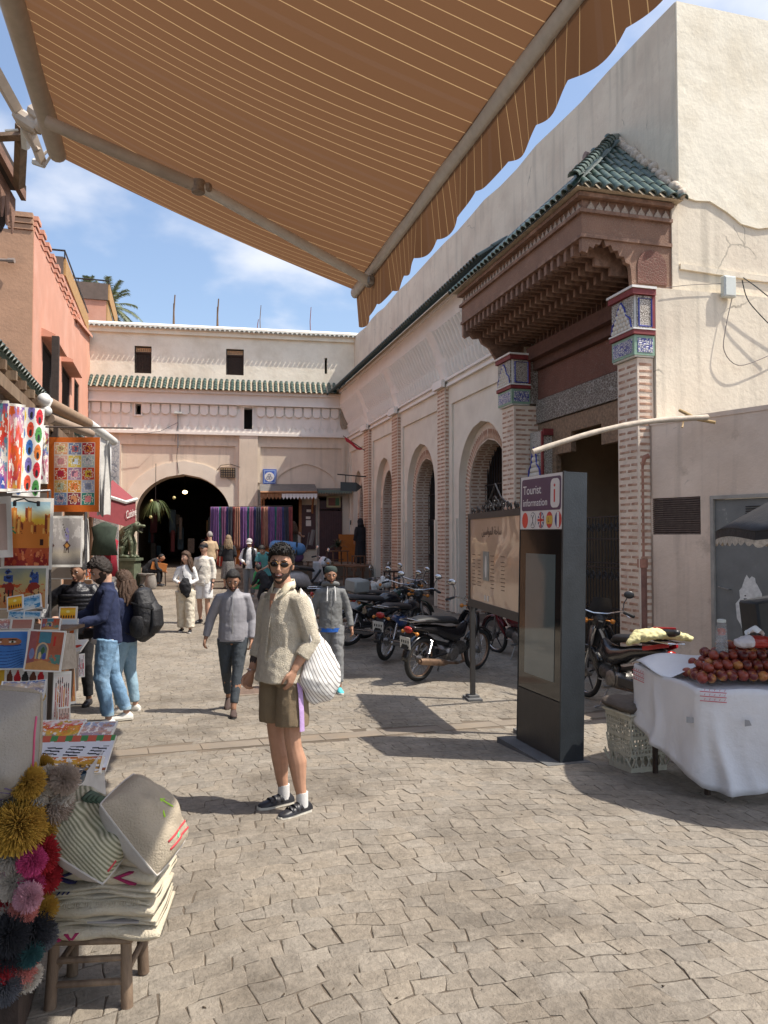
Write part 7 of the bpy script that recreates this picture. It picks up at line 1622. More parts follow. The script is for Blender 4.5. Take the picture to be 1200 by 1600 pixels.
# ================================================================== MOTORBIKES (local frame: forward +X, z up, wheels on z = 0)
seat_m = mat('black vinyl seat', (.018,.018,.02), .5, .25, 20, .4, 80); eng_m = mat('cast engine alloy', (.22,.21,.20), .45, .3, 25, .5, 60, .8); glass_r = mat('red lens', (.35,.02,.015), .2, .1); glass_o = mat('amber lens', (.55,.20,.03), .25, .1); plate_m = mat('number plate', (.55,.54,.50), .6, .15, 20); rust = mat('rusty chrome', (.30,.20,.14), .45, .3, 20, .3, 60, .8); mirror_m = mat('mirror glass', (.7,.72,.75), .05, 0, metal=1)
def paint(n, c): return mat('paint '+n, c, .25, .15, 14, coat=.4)
def wheel(t, x, R_=.29, tw=.035, spokes=36, alloy=False, rim=None):
 m = M(); m.torus((x,0,R_), R_-tw, tw, 'y', 36, 10, sq=.95); w = m.build('wheel', rubber, t, smooth=2)
 m = M(); m.torus((x,0,R_), R_-tw*1.9, .012, 'y', 36, 8, sq=1.6); m.build('rim', rim or chrome, w, smooth=2)
 m = M(); m.lathe((x,-.045,R_), [(.02,0),(.05,.01),(.055,.045),(.05,.08),(.02,.09)], 14, 'y'); m.build('hub', eng_m, w, smooth=40)
 m = M()
 if alloy:
  for k in range(5):
   a = k*2*pi/5+.3; m.tube([(x+.04*cos(a),0,R_+.04*sin(a)), (x+(R_-.07)*cos(a),0,R_+(R_-.07)*sin(a))], [(.014,.010),(.010,.008)], 6)
  m.build('spoke_web', black_iron, w)
 else:
  for k in range(spokes):
   a = k*2*pi/spokes; s = .035 if k%2 else -.035; a2 = a+(.35 if k%4 < 2 else -.35); m.tube([(x+.045*cos(a2),s,R_+.045*sin(a2)), (x+(R_-.065)*cos(a),0,R_+(R_-.065)*sin(a))], .0018, 3, caps=False)
  m.build('spoke', chrome, w, kind='stuff')
def fender(t, x, R_, a0, a1, mm, w=.05, name='fender'):
 m = M(); n = 14; vs = []
 for i in range(n+1):
  a = a0+(a1-a0)*i/n
  for j in range(7):
   b_ = pi*j/6; rr_ = R_+.02+.022*sin(b_); vs.append((x+rr_*cos(a), -w*cos(b_), R_+rr_*sin(a)))
 m.add(vs, [(i*7+j, i*7+j+1, (i+1)*7+j+1, (i+1)*7+j) for i in range(n) for j in range(6)]); o = m.build(name, mm, t, smooth=2); q = o.modifiers.new('t','SOLIDIFY'); q.thickness = .004
def bike(label, loc, heading, style='moped', col=(.012,.012,.014), shield=None, lean=R(5), sc=1.0, group='motorbikes parked by the arcade', steer=-.4, plate=True, alloy=False, box=None, rimm=None, screen=None, seatcol=None):
 t = thing('motorbike', label, 'motorbike', loc, heading, group, world=False); t.rotation_euler = (lean, 0, heading); t.scale = (sc*1.12,)*3
 pm = paint('%.2f %.2f %.2f' % col, col); sm = paint('s%.2f %.2f %.2f' % (shield or col), shield or col)
 R_ = .29; xf, xr = .62, -.60
 wheel(t, xr, R_, .036, alloy=alloy, rim=rimm); wheel(t, xf, R_, .030, alloy=alloy, rim=rimm)
 fender(t, xr, R_, R(25), R(178), pm, .055); fender(t, xf, R_, R(15), R(150), pm, .05, 'front_fender')
 st = Matrix.Rotation(steer,3,'Z')
 def F_(p): p = Vector(p); return p
 m = M()
 for s_ in (-1,1): m.tube([F_((xf,s_*.06,R_)), F_((xf-.13,s_*.065,.62)), F_((xf-.19,s_*.05,.82))], [.018,.020,.022], 8)
 m.build('fork', chrome, t, smooth=40)
 m = M(); m.tube([(xf-.12,0,.62),(xf-.22,0,.90)], .03, 8); m.build('steering_head', black_iron, t)
 hb = Vector((xf-.21,0,.93)); m = M(); hp = [(-.12,-.33,.06),(-.04,-.22,.10),(.02,-.08,.06),(.02,.08,.06),(-.04,.22,.10),(-.12,.33,.06)]; hpp = [hb+st@Vector(q) for q in hp]; m.tube(hpp, .011, 7); hd = m.build('handlebar', chrome, t, smooth=40)
 for a, b_ in ((0,1),(5,4)):
  p0 = hpp[a]; d = (hpp[b_]-hpp[a]).normalized(); m = M(); m.tube([p0-d*.02, p0+d*.11], .018, 8); m.build('grip', rubber, hd, smooth=40); m = M(); m.tube([p0+d*.12, p0+d*.10+st@Vector((.06,0,-.01)), p0+d*.01+st@Vector((.08,0,-.03))], .005, 5); m.build('brake_lever', chrome, hd)
  q0 = p0+d*.12; m = M(); e = q0+st@Vector((.0,0,.0))+Vector((0,0,.0)); s_ = 1 if p0.y > 0 else -1; top = q0+st@Vector((.02,s_*.06,.20)); m.tube([q0, q0+st@Vector((.03,s_*.01,.10)), top], .006, 6); mr = m.build('mirror', black_plastic, hd)
  m = M(); m.sph(top, .055, 14, 8, st, sc=(.3,1.1,.8)); m.build('mirror_shell', chrome if style != 'sport' else black_plastic, mr, smooth=2)
 hlp = hb+st@Vector((.12,0,-.02)); m = M(); m.sph(hlp, .085, 16, 10, st, sc=(.9,1,1)); hl = m.build('headlight', pm if style == 'scooter' else black_plastic, t, smooth=2); m = M(); m.sph(hlp+st@Vector((.035,0,0)), .072, 14, 8, st, sc=(.75,1,1)); m.build('lens', mat('headlight glass', (.5,.5,.48), .1, .05), hl, smooth=2)
 for s_ in (-1,1): m = M(); m.sph(hb+st@Vector((.07,s_*.15,-.03)), .03, 8, 6); m.tube([hb+st@Vector((.05,s_*.07,-.02)), hb+st@Vector((.07,s_*.15,-.03))], .008, 5); m.build('indicator', glass_o, t, smooth=2)
 m = M(); m.tube([(xf-.2,0,.80),(.15,0,.52),(-.05,0,.42),(-.35,0,.50),(-.62,0,.62),(-.80,0,.66)], [.028,.03,.03,.026,.022,.02], 8); m.tube([(.12,0,.50),(.10,0,.30),(-.12,0,.26)], .018, 7)
 for s_ in (-1,1): m.tube([(xr,s_*.06,R_),(-.10,s_*.07,.34)], .017, 7); m.tube([(-.1,s_*.07,.34),(-.05,s_*.04,.45)], .015, 6)
 m.build('frame', black_iron, t, smooth=40)
 for s_ in (-1,1):
  m = M(); m.tube([(xr+.03,s_*.095,R_+.04),(xr+.10,s_*.095,.56)], .014, 8); m.tube([(xr+.04,s_*.095,R_+.08),(xr+.09,s_*.095,.52)], .026, 8)
  n = 9
  for k in range(n): f = k/n; m.torus((xr+.045+.045*f, s_*.095, R_+.10+.17*f), .026, .006, 'z', 10, 4)
  m.build('shock_absorber', chrome, t, smooth=40)
 if style in ('moped', 'sport'):
  m = M(); m.tube([(.28,0,.68),(.20,0,.60),(.05,0,.56),(-.15,0,.60),(-.35,0,.66),(-.62,0,.70),(-.80,0,.72)], [(.05,.05),(.08,.10),(.10,.11),(.10,.09),(.105,.07),(.10,.055),(.06,.03)], 14, ref=(0,1,0), rnd=True); m.build('body_shell', pm, t, smooth=2)
  m = M()
  for s_ in (-1,1):   # leg shields
   m.grid(lambda i,j: (.46-.20*i-.10*j*(1-i)+.06*sin(pi*j), s_*(.06+.11*sin(pi*min(1,i*.9+.1))*(.6+.4*j)), .82-.52*i+.04*j), 10, 6)
  o = m.build('leg_shield', sm, t, smooth=2); q = o.modifiers.new('t','SOLIDIFY'); q.thickness = .006
 elif style == 'cafe':
  m = M(); m.tube([(.33,0,.74),(.22,0,.78),(.05,0,.77),(-.12,0,.70)], [(.07,.05),(.12,.09),(.11,.09),(.06,.05)], 16, ref=(0,1,0), rnd=True); m.build('fuel_tank', pm, t, smooth=2); m = M(); m.lathe((.18,0,.865), [(.03,0),(.03,.015),(.01,.02)], 12); m.build('tank_cap', chrome, t)
  m = M(); m.bb((-.32,-.10,.48),(-.12,.10,.64),.03); m.build('side_panel', sm, t, smooth=40)
 else:   # scooter
  m = M(); m.tube([(-.05,0,.40),(-.20,0,.50),(-.40,0,.56),(-.62,0,.60),(-.84,0,.62)], [(.10,.08),(.15,.16),(.17,.18),(.15,.15),(.07,.06)], 16, ref=(0,1,0), rnd=True); m.build('body_shell', pm, t, smooth=2)
  m = M(); m.grid(lambda i,j: (.40-.10*j+.05*sin(pi*i), -.21+.42*i, .34+.60*j+0*.02) if False else (.44-.13*j-.10*abs(2*i-1)**2, (-.21+.42*i)*(1-.35*j), .30+.62*j), 12, 10); o = m.build('leg_shield', pm, t, smooth=2); q = o.modifiers.new('t','SOLIDIFY'); q.thickness = .012
  m = M(); m.bb((-.12,-.15,.26),(.38,.15,.33),.02); m.build('footboard', black_plastic, t)
  m = M(); m.tube([hb+Vector((-.02,0,-.05)), hb+Vector((.02,0,.06))], [(.12,.09),(.10,.05)], 12, ref=(0,1,0), rnd=True); m.build('handlebar_cowl', pm, t, smooth=2)
 smt = seatcol or seat_m
 m = M(); m.tube([(.08,0,.72),(-.02,0,.765),(-.22,0,.78),(-.42,0,.80),(-.62,0,.815),(-.76,0,.81)], [(.07,.03),(.11,.045),(.125,.05),(.12,.045),(.12,.05),(.08,.035)], 14, ref=(0,1,0), rnd=True); m.build('seat', smt, t, smooth=2)
 m = M(); m.bb((-.16,-.10,.24),(.10,.10,.40),.03); m.tube([(.06,0,.34),(.26,0,.37)], [.075,.07], 12);
 for k in range(7): m.tube([(.10+.024*k,0,.345+.004*k),(.108+.024*k,0,.345+.004*k)], .088, 12)
 m.lathe((-.05,-.13,.32), [(.02,0),(.085,.005),(.095,.03),(.09,.05)], 16, 'y'); m.lathe((-.02,.08,.32), [(.09,0),(.095,.03),(.07,.045),(.02,.05)], 16, 'y'); m.build('engine', eng_m, t, smooth=40)
 m = M(); m.tube([(.24,-.02,.30),(.20,-.10,.20),(.0,-.14,.20),(-.25,-.16,.24)], .019, 8); m.tube([(-.22,-.16,.235),(-.32,-.165,.25),(-.72,-.17,.31),(-.80,-.17,.32)], [.02,.044,.046,.038], 14); m.tube([(-.80,-.17,.32),(-.83,-.17,.325)], .018, 8); m.build('exhaust', rust if style != 'cafe' else chrome, t, smooth=40)
 m = M(); m.tube([(xr,.085,R_-.055),(-.05,.085,.27)], .004, 4); m.tube([(xr,.085,R_+.055),(-.05,.085,.37)], .004, 4); m.bb((xr,.07,R_-.02),(-.05,.095,R_+.08),.01); m.build('chain_case', black_plastic, t)
 m = M(); m.tube([(-.05,-.22,.24),(-.05,.22,.24)], .009, 6); m.tube([(-.05,-.22,.24),(-.05,-.14,.24)], .018, 7); m.tube([(-.05,.22,.24),(-.05,.14,.24)], .018, 7); m.tube([(0,.10,.25),(.02,.20,.02),(.07,.22,.0)], .010, 6); m.tube([(.06,.1,.28),(.14,.16,.30)], .008, 5); m.build('footrests_and_stand', steel, t)
 m = M(); m.sph((-.88,0,.70), .055, 12, 8, sc=(.6,1.3,.8)); m.build('tail_light', glass_r, t, smooth=2)
 for s_ in (-1,1): m = M(); m.sph((-.84,s_*.12,.66), .026, 8, 6); m.tube([(-.82,s_*.03,.67),(-.84,s_*.12,.66)], .007, 5); m.build('indicator', glass_o, t, smooth=2)
 if plate:
  m = M(); m.box((-.92,0,.54), (.006,.17,.15), Matrix.Rotation(-.18,3,'Y')); pl = m.build('number_plate', plate_m, t); m = M()
  for k in range(4): m.box((-.926,-.055+.036*k,.555), (.004,.018,.035), Matrix.Rotation(-.18,3,'Y'))
  m.box((-.925,0,.505), (.004,.09,.025), Matrix.Rotation(-.18,3,'Y')); m.build('plate_marks', black_iron, pl, kind='stuff')
  m = M(); m.prism([(-.86,-.06,.66),(-.86,.06,.66),(-.93,.06,.46),(-.93,-.06,.46)], (.006,0,0)); m.build('mudflap', black_plastic, t)
 m = M(); m.tube([(-.50,-.11,.80),(-.70,-.12,.82),(-.95,-.09,.82),(-.95,.09,.82),(-.70,.12,.82),(-.50,.11,.80)], .009, 6); m.tube([(-.80,-.11,.82),(-.80,.11,.82)], .007, 5); m.build('rear_rack', chrome, t)
 m = M()   # cables
 for s_ in (-1,1): m.tube([hb+st@Vector((.0,s_*.12,.06)), hb+st@Vector((.14,s_*.10,.12)), hb+st@Vector((.16,s_*.03,-.05)), Vector((xf-.10,s_*.04,.55))], .004, 5)
 m.build('brake_cable', rubber, t)
 if screen: m = M(); m.grid(lambda i,j: hb+st@Vector((.13-.10*j-.05*(2*i-1)**2, (-.16+.32*i)*(1-.4*j), .02+.22*j)), 8, 6); o = m.build('windscreen', black_plastic, t, smooth=2)
 if box: m = M(); m.bb((-.98,-.17,.83),(-.66,.17,1.05),.03); m.build('cargo_box', box, t, smooth=40)
 return t
def bikes():
 def at(u, D): return gp(u, D)
 def hd(u0, D0, u1, D1): a, b_ = gp(u0,D0), gp(u1,D1); return atan2(b_.y-a.y, b_.x-a.x), (a+b_)/2
 h, c = hd(652, 11.2, 742, 12.2); bike('black step-through moped with chrome exhaust and chipped gold lettering parked nearest the information board', c, h, 'moped', (.010,.010,.012), lean=R(6), steer=.5, rimm=rust, sc=1.0, alloy=False)
 h, c = hd(592, 12.6, 662, 14.2); bike('black moped with blue shields standing left of the chrome exhaust moped', c, h, 'cafe', (.012,.014,.02), shield=(.03,.06,.16), lean=R(5), steer=.4)
 h, c = hd(543, 14.2, 640, 14.9); bike('low black motorbike in the shade behind the hooded man', c, h, 'cafe', (.014,.014,.016), lean=R(6), steer=.5, plate=False)
 h, c = hd(528, 16.0, 596, 16.0); bike('white fronted scooter in the back of the parked row', c, h, 'scooter', (.62,.62,.60), lean=R(6), steer=-.6, plate=False)
 h, c = hd(570, 15.0, 652, 15.8); bike('dark green motorbike with grey plastic crate in the middle of the row', c, h, 'cafe', (.02,.045,.035), lean=R(6), steer=.3, plate=False, box=mat('grey crate plastic', (.25,.26,.25), .6))
 h, c = hd(850, 12.6, 782, 13.6); bike('red and black moped half hidden behind the information board', c, h, 'moped', (.12,.008,.012), lean=R(-5), steer=.3, plate=False, alloy=True)
 h, c = hd(1000, 8.9, 925, 9.9); t = bike('black sport moped with red trim and yellow cloth over its seat by the portal column', c, h, 'sport', (.010,.010,.012), shield=(.015,.015,.017), lean=R(4), steer=-.4, plate=False, alloy=True, screen=True)
 m = M()
 for s_ in (-1,1): m.tube([(-.55,s_*.09,.72),(-.75,s_*.10,.76),(-.90,s_*.05,.80)], [(.012,.025)]*3, 6)
 m.build('red_trim', mat('red plastic', (.40,.015,.02), .3, .1), t, smooth=40)
 m = M(); m.tube([(-.62,0,.86),(-.75,0,.90),(-.95,0,.93)], [(.13,.05),(.12,.06),(.04,.03)], 12, ref=(0,1,0), rnd=True); m.build('tail_cowl', black_plastic, t, smooth=2); m = M(); m.tube([(-.70,-.09,.945),(-.93,0,.965),(-.70,.09,.945)], .012, 5); m.build('red_chevron', MATS['red plastic'], t)
 m = M(); m.tube([(-.75,-.30,.86),(-.77,-.12,.89),(-.78,.1,.90),(-.78,.30,.87),(-.80,.42,.80)], [(.06,.03),(.10,.05),(.11,.05),(.10,.06),(.03,.03)], 12, rnd=True); blend(m.build('yellow_cloth', mat('pale yellow cloth', (.62,.57,.30), .9, .1, 12, .6, 40), t), .012, 2, .04, .05)
 h, c = hd(462, 21.0, 500, 21.8); bike('white and blue scooter parked crosswise before the cafe tables', c, h, 'scooter', (.50,.50,.52), shield=(.02,.04,.2), lean=R(6), steer=-.4, plate=False, sc=1.08)
bikes()
# ================================================================== INFORMATION KIOSK
def wl(L, D): p = W(L, D); return Vector((p.x,p.y,0))
def frame_on(a, b_, z):   # local frame: x along a->b, y = away from the viewer side, z up
 x = (b_-a); x.z = 0; l = x.length; x.normalize(); return x, l
def kiosk():
 a = wl(1.30, 7.55); b_ = wl(1.545, 6.78); c3 = wl(1.765, 6.86); x, l = frame_on(a, b_, 0); y = (c3-b_); th = y.length; y.normalize()
 zg = g(b_.x, b_.y)-.02; z0 = zg; H = 2.58
 t = thing('tourist_kiosk', 'tall dark tourist information kiosk with screen and flag sign standing on the paving', 'kiosk', Vector((b_.x,b_.y,zg)), world=False)
 def K(u, w, z): return x*u + y*w + Vector((0,0,z))
 def kb(m, u0,u1,w0,w1,z0_,z1_): m.add([K(u,w,z) for u in (u0,u1) for w in (w0,w1) for z in (z0_,z1_)], [(0,1,3,2),(4,6,7,5),(0,4,5,1),(2,3,7,6),(0,2,6,4),(1,5,7,3)])
 dk = mat('dark slate metal', (.028,.033,.038), .42, .2, 5, .25, 60, grime=((.10,.11,.11), 2.2, .62, .74)); dk2 = mat('warm black panel', (.040,.036,.033), .45, .15, 6, .2, 60)
 m = M(); kb(m, -l+.0, 0, .012, th, .03, H); m.build('cabinet', dk, t)
 m = M(); kb(m, -l, -.02, -.006, .0115, .03, .54); m.build('lower_panel', dk2, t)
 m = M(); kb(m, -.02, .006, -.01, .0115, .03, H+.004); kb(m, -l-.006, -l-.001, -.01, th, .03, H); m.build('edge_trim', dk, t)
 m = M(); kb(m, -l+.005, -.02, -.004, .0115, .55, 2.06); gl = m.build('glass', mat('screen glass', (.012,.013,.014), .06, .05, spec=.8), t)
 m = M(); kb(m, -l+.13, -.13, -.008, -.0045, .70, 1.84); m.build('screen', mat('display panel', (.11,.14,.145), .04, .1, 2, spec=.9), t)  # grey-blue base colour stands in for reflections on the screen
 m = M(); kb(m, -l, -.02, -.006, .0115, 2.07, H-.004); m.build('header', mat('header white', (.66,.63,.62), .4, .04), t)
 pu = mat('plum print', (.09,.045,.095), .4, .06)
 def rr(m, u0,u1,z0_,z1_, r, w, n=5):
  pts = []
  for (cu,cz,a0) in ((u1-r,z1_-r,0),(u0+r,z1_-r,90),(u0+r,z0_+r,180),(u1-r,z0_+r,270)):
   for k in range(n+1): an = R(a0+90*k/n); pts.append(K(cu+r*cos(an), w, cz+r*sin(an)))
  m.prism(pts, y*-.0015)
 m = M(); rr(m, -l+.03, -.045, 2.245, H-.03, .03, -.0065); m.build('plum_panel', pu, t)
 m = M(); rr(m, -.225, -.068, 2.265, H-.05, .05, -.0085); m.build('icon_plate', MATS['header white'], t)
 rd = mat('print red', (.52,.04,.035), .4, .05)
 class TP: name = t.name
 text('i', K(-.183,-.011,2.315), x+Vector((0,0,0)), .26, rd, t, 'L', (0.25*x+Vector((0,0,1))).normalized(), .0005)
 wt = mat('print white', (.72,.70,.70), .4, .03)
 text('Tourist', K(-l+.055,-.009,2.405), x, .118, wt, t, 'L', (0,0,1), .0005); text('information', K(-l+.055,-.009,2.29), x, .100, wt, t, 'L', (0,0,1), .0005)
 n = 5; cs = [-l+.10+(l-.19)*k/4 for k in range(n)]; zc = 2.155; ra, rb = .058, .075
 def disc(m, cu, w, sx=1, clip=None, seg=28):
  pts = [(cu+ra*sx*cos(2*pi*k/seg), zc+rb*sx*sin(2*pi*k/seg)) for k in range(seg)]
  if clip: pts = [p for p in [(min(max(p[0]-cu,clip[0]),clip[1])+cu, min(max(p[1]-zc,clip[2]),clip[3])+zc) for p in pts]]
  m.prism([K(u,w,z) for u,z in pts], y*-.001)
 bl_ = mat('print navy', (.02,.03,.16), .4); yl = mat('print yellow', (.62,.38,.05), .4); dkk = mat('print dark', (.03,.03,.04), .4)
 m = M(); disc(m, cs[0], -.0065); m.build('flag_badge', mat('print orange red', (.62,.06,.04), .4), t)
 m = M(); disc(m, cs[1], -.0065); q = m.build('flag_badge', dkk, t); m = M(); disc(m, cs[1], -.0077, .93); m.build('badge_field', MATS['header white'], q)
 m = M(); c = cs[1]
 m.tube([K(c-.022,-.0095,zc+.05),K(c,-.0095,zc+.015),K(c+.022,-.0095,zc+.05)], .003, 4); m.tube([K(c,-.0095,zc+.02),K(c,-.0095,zc-.02)], .003, 4); m.tube([K(c-.022,-.0095,zc-.05),K(c,-.0095,zc-.015),K(c+.022,-.0095,zc-.05)], .003, 4); m.build('badge_sign', dkk, q)
 m = M(); disc(m, cs[2], -.0065); q = m.build('flag_badge', bl_, t); c = cs[2]
 def bar(m, p0, p1, wd, w):
  d = Vector((p1[0]-p0[0],p1[1]-p0[1])).normalized(); nn = Vector((-d.y,d.x))*wd; m.prism([K(c+p0[0]+nn.x,w,zc+p0[1]+nn.y),K(c+p0[0]-nn.x,w,zc+p0[1]-nn.y),K(c+p1[0]-nn.x,w,zc+p1[1]-nn.y),K(c+p1[0]+nn.x,w,zc+p1[1]+nn.y)], y*-.0008)
 m = M(); bar(m,(-.038,-.05),(.038,.05),.007,-.0077); m.build('saltire', wt, q); m = M(); bar(m,(-.038,.05),(.038,-.05),.007,-.0087); m.build('saltire', wt, q); m = M(); bar(m,(-.055,0),(.055,0),.020,-.0097); bar(m,(0,-.07),(0,.07),.016,-.0107); m.build('white_cross', wt, q); m = M(); bar(m,(-.057,0),(.057,0),.012,-.0119); bar(m,(0,-.073),(0,.073),.010,-.0131); m.build('red_cross', rd, q)
 m = M(); disc(m, cs[3], -.0065); q = m.build('flag_badge', rd, t); m = M(); disc(m, cs[3], -.0077, 1.0, (-1,1,-.038,.038)); m.build('yellow_band', yl, q); m = M(); m.prism([K(cs[3]-.022,-.009,zc-.02),K(cs[3]-.002,-.009,zc-.02),K(cs[3]-.002,-.009,zc-.012),K(cs[3]-.014,-.009,zc-.012),K(cs[3]-.014,-.009,zc+.022),K(cs[3]-.022,-.009,zc+.022)], y*-.0008); m.build('crest', dkk, q)
 m = M(); disc(m, cs[4], -.0065); q = m.build('flag_badge', rd, t); m = M(); disc(m, cs[4], -.0077, .96, (-1,-.019,-1,1)); m.build('blue_band', bl_, q); m = M(); disc(m, cs[4], -.0087, .96, (-.019,.019,-1,1)); m.build('white_band', wt, q)
 m = M(); kb(m, -l-.13, .05, -.16, th+.04, -.05, .028); m.build('base_plate', mat('grey base slab', (.12,.12,.12), .8, .2, 8, .5, 40), t)
 t.rotation_euler = Matrix.Rotation(R(-1.0),3,Vector((SP,CP,0))).to_euler() if False else Matrix.Rotation(R(1.2),3,Vector((SP,CP,0))).to_euler()
kiosk()
def mapboard():
 a = wl(1.115, 10.0); bb_ = wl(1.44, 7.95); x, l = frame_on(a, bb_, 0); y = Vector((-x.y, x.x, 0));
 if y.x < 0: y = -y
 zg = g(a.x,a.y); t = thing('map_board', 'framed street map panel with Arabic title and scrollwork crest on dark steel posts', 'notice board', Vector((a.x,a.y,zg)), world=False)
 def K(u, w, z): return x*u + y*w + Vector((0,0,z-zg))
 zb, zt = .83, 2.03; m = M(); dk = mat('dark bronze frame', (.035,.033,.032), .5, .15, 8)
 def kb(m, u0,u1,w0,w1,z0_,z1_): m.add([K(u,w,z) for u in (u0,u1) for w in (w0,w1) for z in (z0_,z1_)], [(0,1,3,2),(4,6,7,5),(0,4,5,1),(2,3,7,6),(0,2,6,4),(1,5,7,3)])
 f = .075
 kb(m, -.09, l+.1, 0, .05, zt-f, zt); kb(m, -.09, l+.1, 0, .05, zb, zb+f+.02); kb(m, -.09, -.09+f, 0, .05, zb+f+.02, zt-f); kb(m, l+.1-f, l+.1, 0, .05, zb+f+.02, zt-f); m.build('frame', dk, t)
 pm_ = mat('poster print', (.50,.34,.23), .30, .06, 2.5, .0, col2=(.56,.40,.29), mixsc=2, coat=.6)
 nt = pm_.node_tree; b = nt.nodes['Principled BSDF']; n = nt.nodes.new('ShaderNodeTexNoise'); n.inputs['Scale'].default_value = 1.6; n.inputs['Distortion'].default_value = 1.2; n.inputs['Detail'].default_value = 1; bp = nt.nodes.new('ShaderNodeBump'); bp.inputs['Distance'].default_value = .03; bp.inputs['Strength'].default_value = .4; nt.links.new(n.outputs[0], bp.inputs['Height']); nt.links.new(bp.outputs[0], b.inputs['Normal']); nt.links.new(bp.outputs[0], b.inputs['Coat Normal'])
 u0, u1 = -.015, l+.025; m = M(); kb(m, u0, u1, .012, .04, zb+f+.02, zt-f); po = m.build('poster', pm_, t)
 ink = mat('poster ink', (.10,.065,.045), .6)
 ar = ''.join(chr(c) for c in (0xFE94,0xFEA3,0xFE8E,0xFEB3))[::1]; ttl = '\uFEE6\uFEF4\uFEB3\uFE8D\uFEEE\uFEE4\uFEDF\uFE8D \uFE94\uFEA3\uFE8E\uFEB3'
 text(ttl, K((u0+u1)/2-.12, .008, zt-f-.20), x, .13, ink, t, 'C', (0,0,1), .0005)
 m = M(); kb(m, .58, .82, .006, .011, 1.20, 1.55); pc = m.build('photograph', mat('portrait backdrop', (.22,.24,.23), .3, .2, 5), po)
 m = M(); m.tube([K(.70,.007,1.24),K(.69,.007,1.34),K(.70,.007,1.43),K(.71,.007,1.50)], [(.03,.003),(.05,.003),(.045,.003),(.02,.003)], 8, ref=x); m.build('white_figure', mat('figure white', (.6,.58,.55), .4), pc)
 m = M(); r_ = random.Random(4)
 for col in range(4):
  uu = (.15,.40,.95,1.35)[col]
  for k in range(9):
   z = 1.50-.045*k - (.02 if k else 0); w_ = .16*r_.uniform(.6,1.0); kb(m, uu-w_/2, uu+w_/2, .008, .0115, z, z+.007)
 m.build('small_print', ink, po, kind='stuff'); m = M(); kb(m, .62,.68,.008,.0115,.955,1.02); kb(m, .74,.80,.008,.0115,.955,1.02); m.build('white_patch', mat('patch white', (.6,.58,.54), .5), po)
 for u in (.0, l-.02):
  m = M(); zz = g(*(K(u,0,0)+Vector((a.x,a.y,0))).xy); kb(m, u-.035, u+.035, .005, .06, zz, zb); ps = m.build('post', dk, t); m = M(); kb(m, u-.16, u+.16, -.06, .12, zz-.02, zz+.03); m.box(K(u,.03,zz+.04), (.14,.14,.04)); m.build('base_plate', mat('grey base slab', (.12,.12,.12)), ps)
 m = M()   # wrought crest
 def scroll(c, r, s_, turns=1.4, start=-.5):
  pts = []
  for k in range(18): q = k/17; an = pi*start+s_*2*pi*turns*q; rr_ = r*(1-.75*q); pts.append(K(c[0]+rr_*cos(an), .025, c[1]+rr_*sin(an)))
  m.tube(pts, .009, 5)
 for k in range(9):
  u = .05+k*(l/8.5); h_ = .075+.10*math.exp(-((u-l*.5)/.35)**2); scroll((u, zt+h_*.6), h_*.55, 1 if k%2 else -1); scroll((u+.09, zt+h_*.45), h_*.4, -1 if k%2 else 1)
 m.tube([K(l*.25,.025,zt+.05), K(l*.40,.025,zt+.16), K(l*.5,.025,zt+.32), K(l*.60,.025,zt+.16), K(l*.75,.025,zt+.05)], .010, 5); m.build('scroll_crest', black_iron, t, kind='stuff')
mapboard()

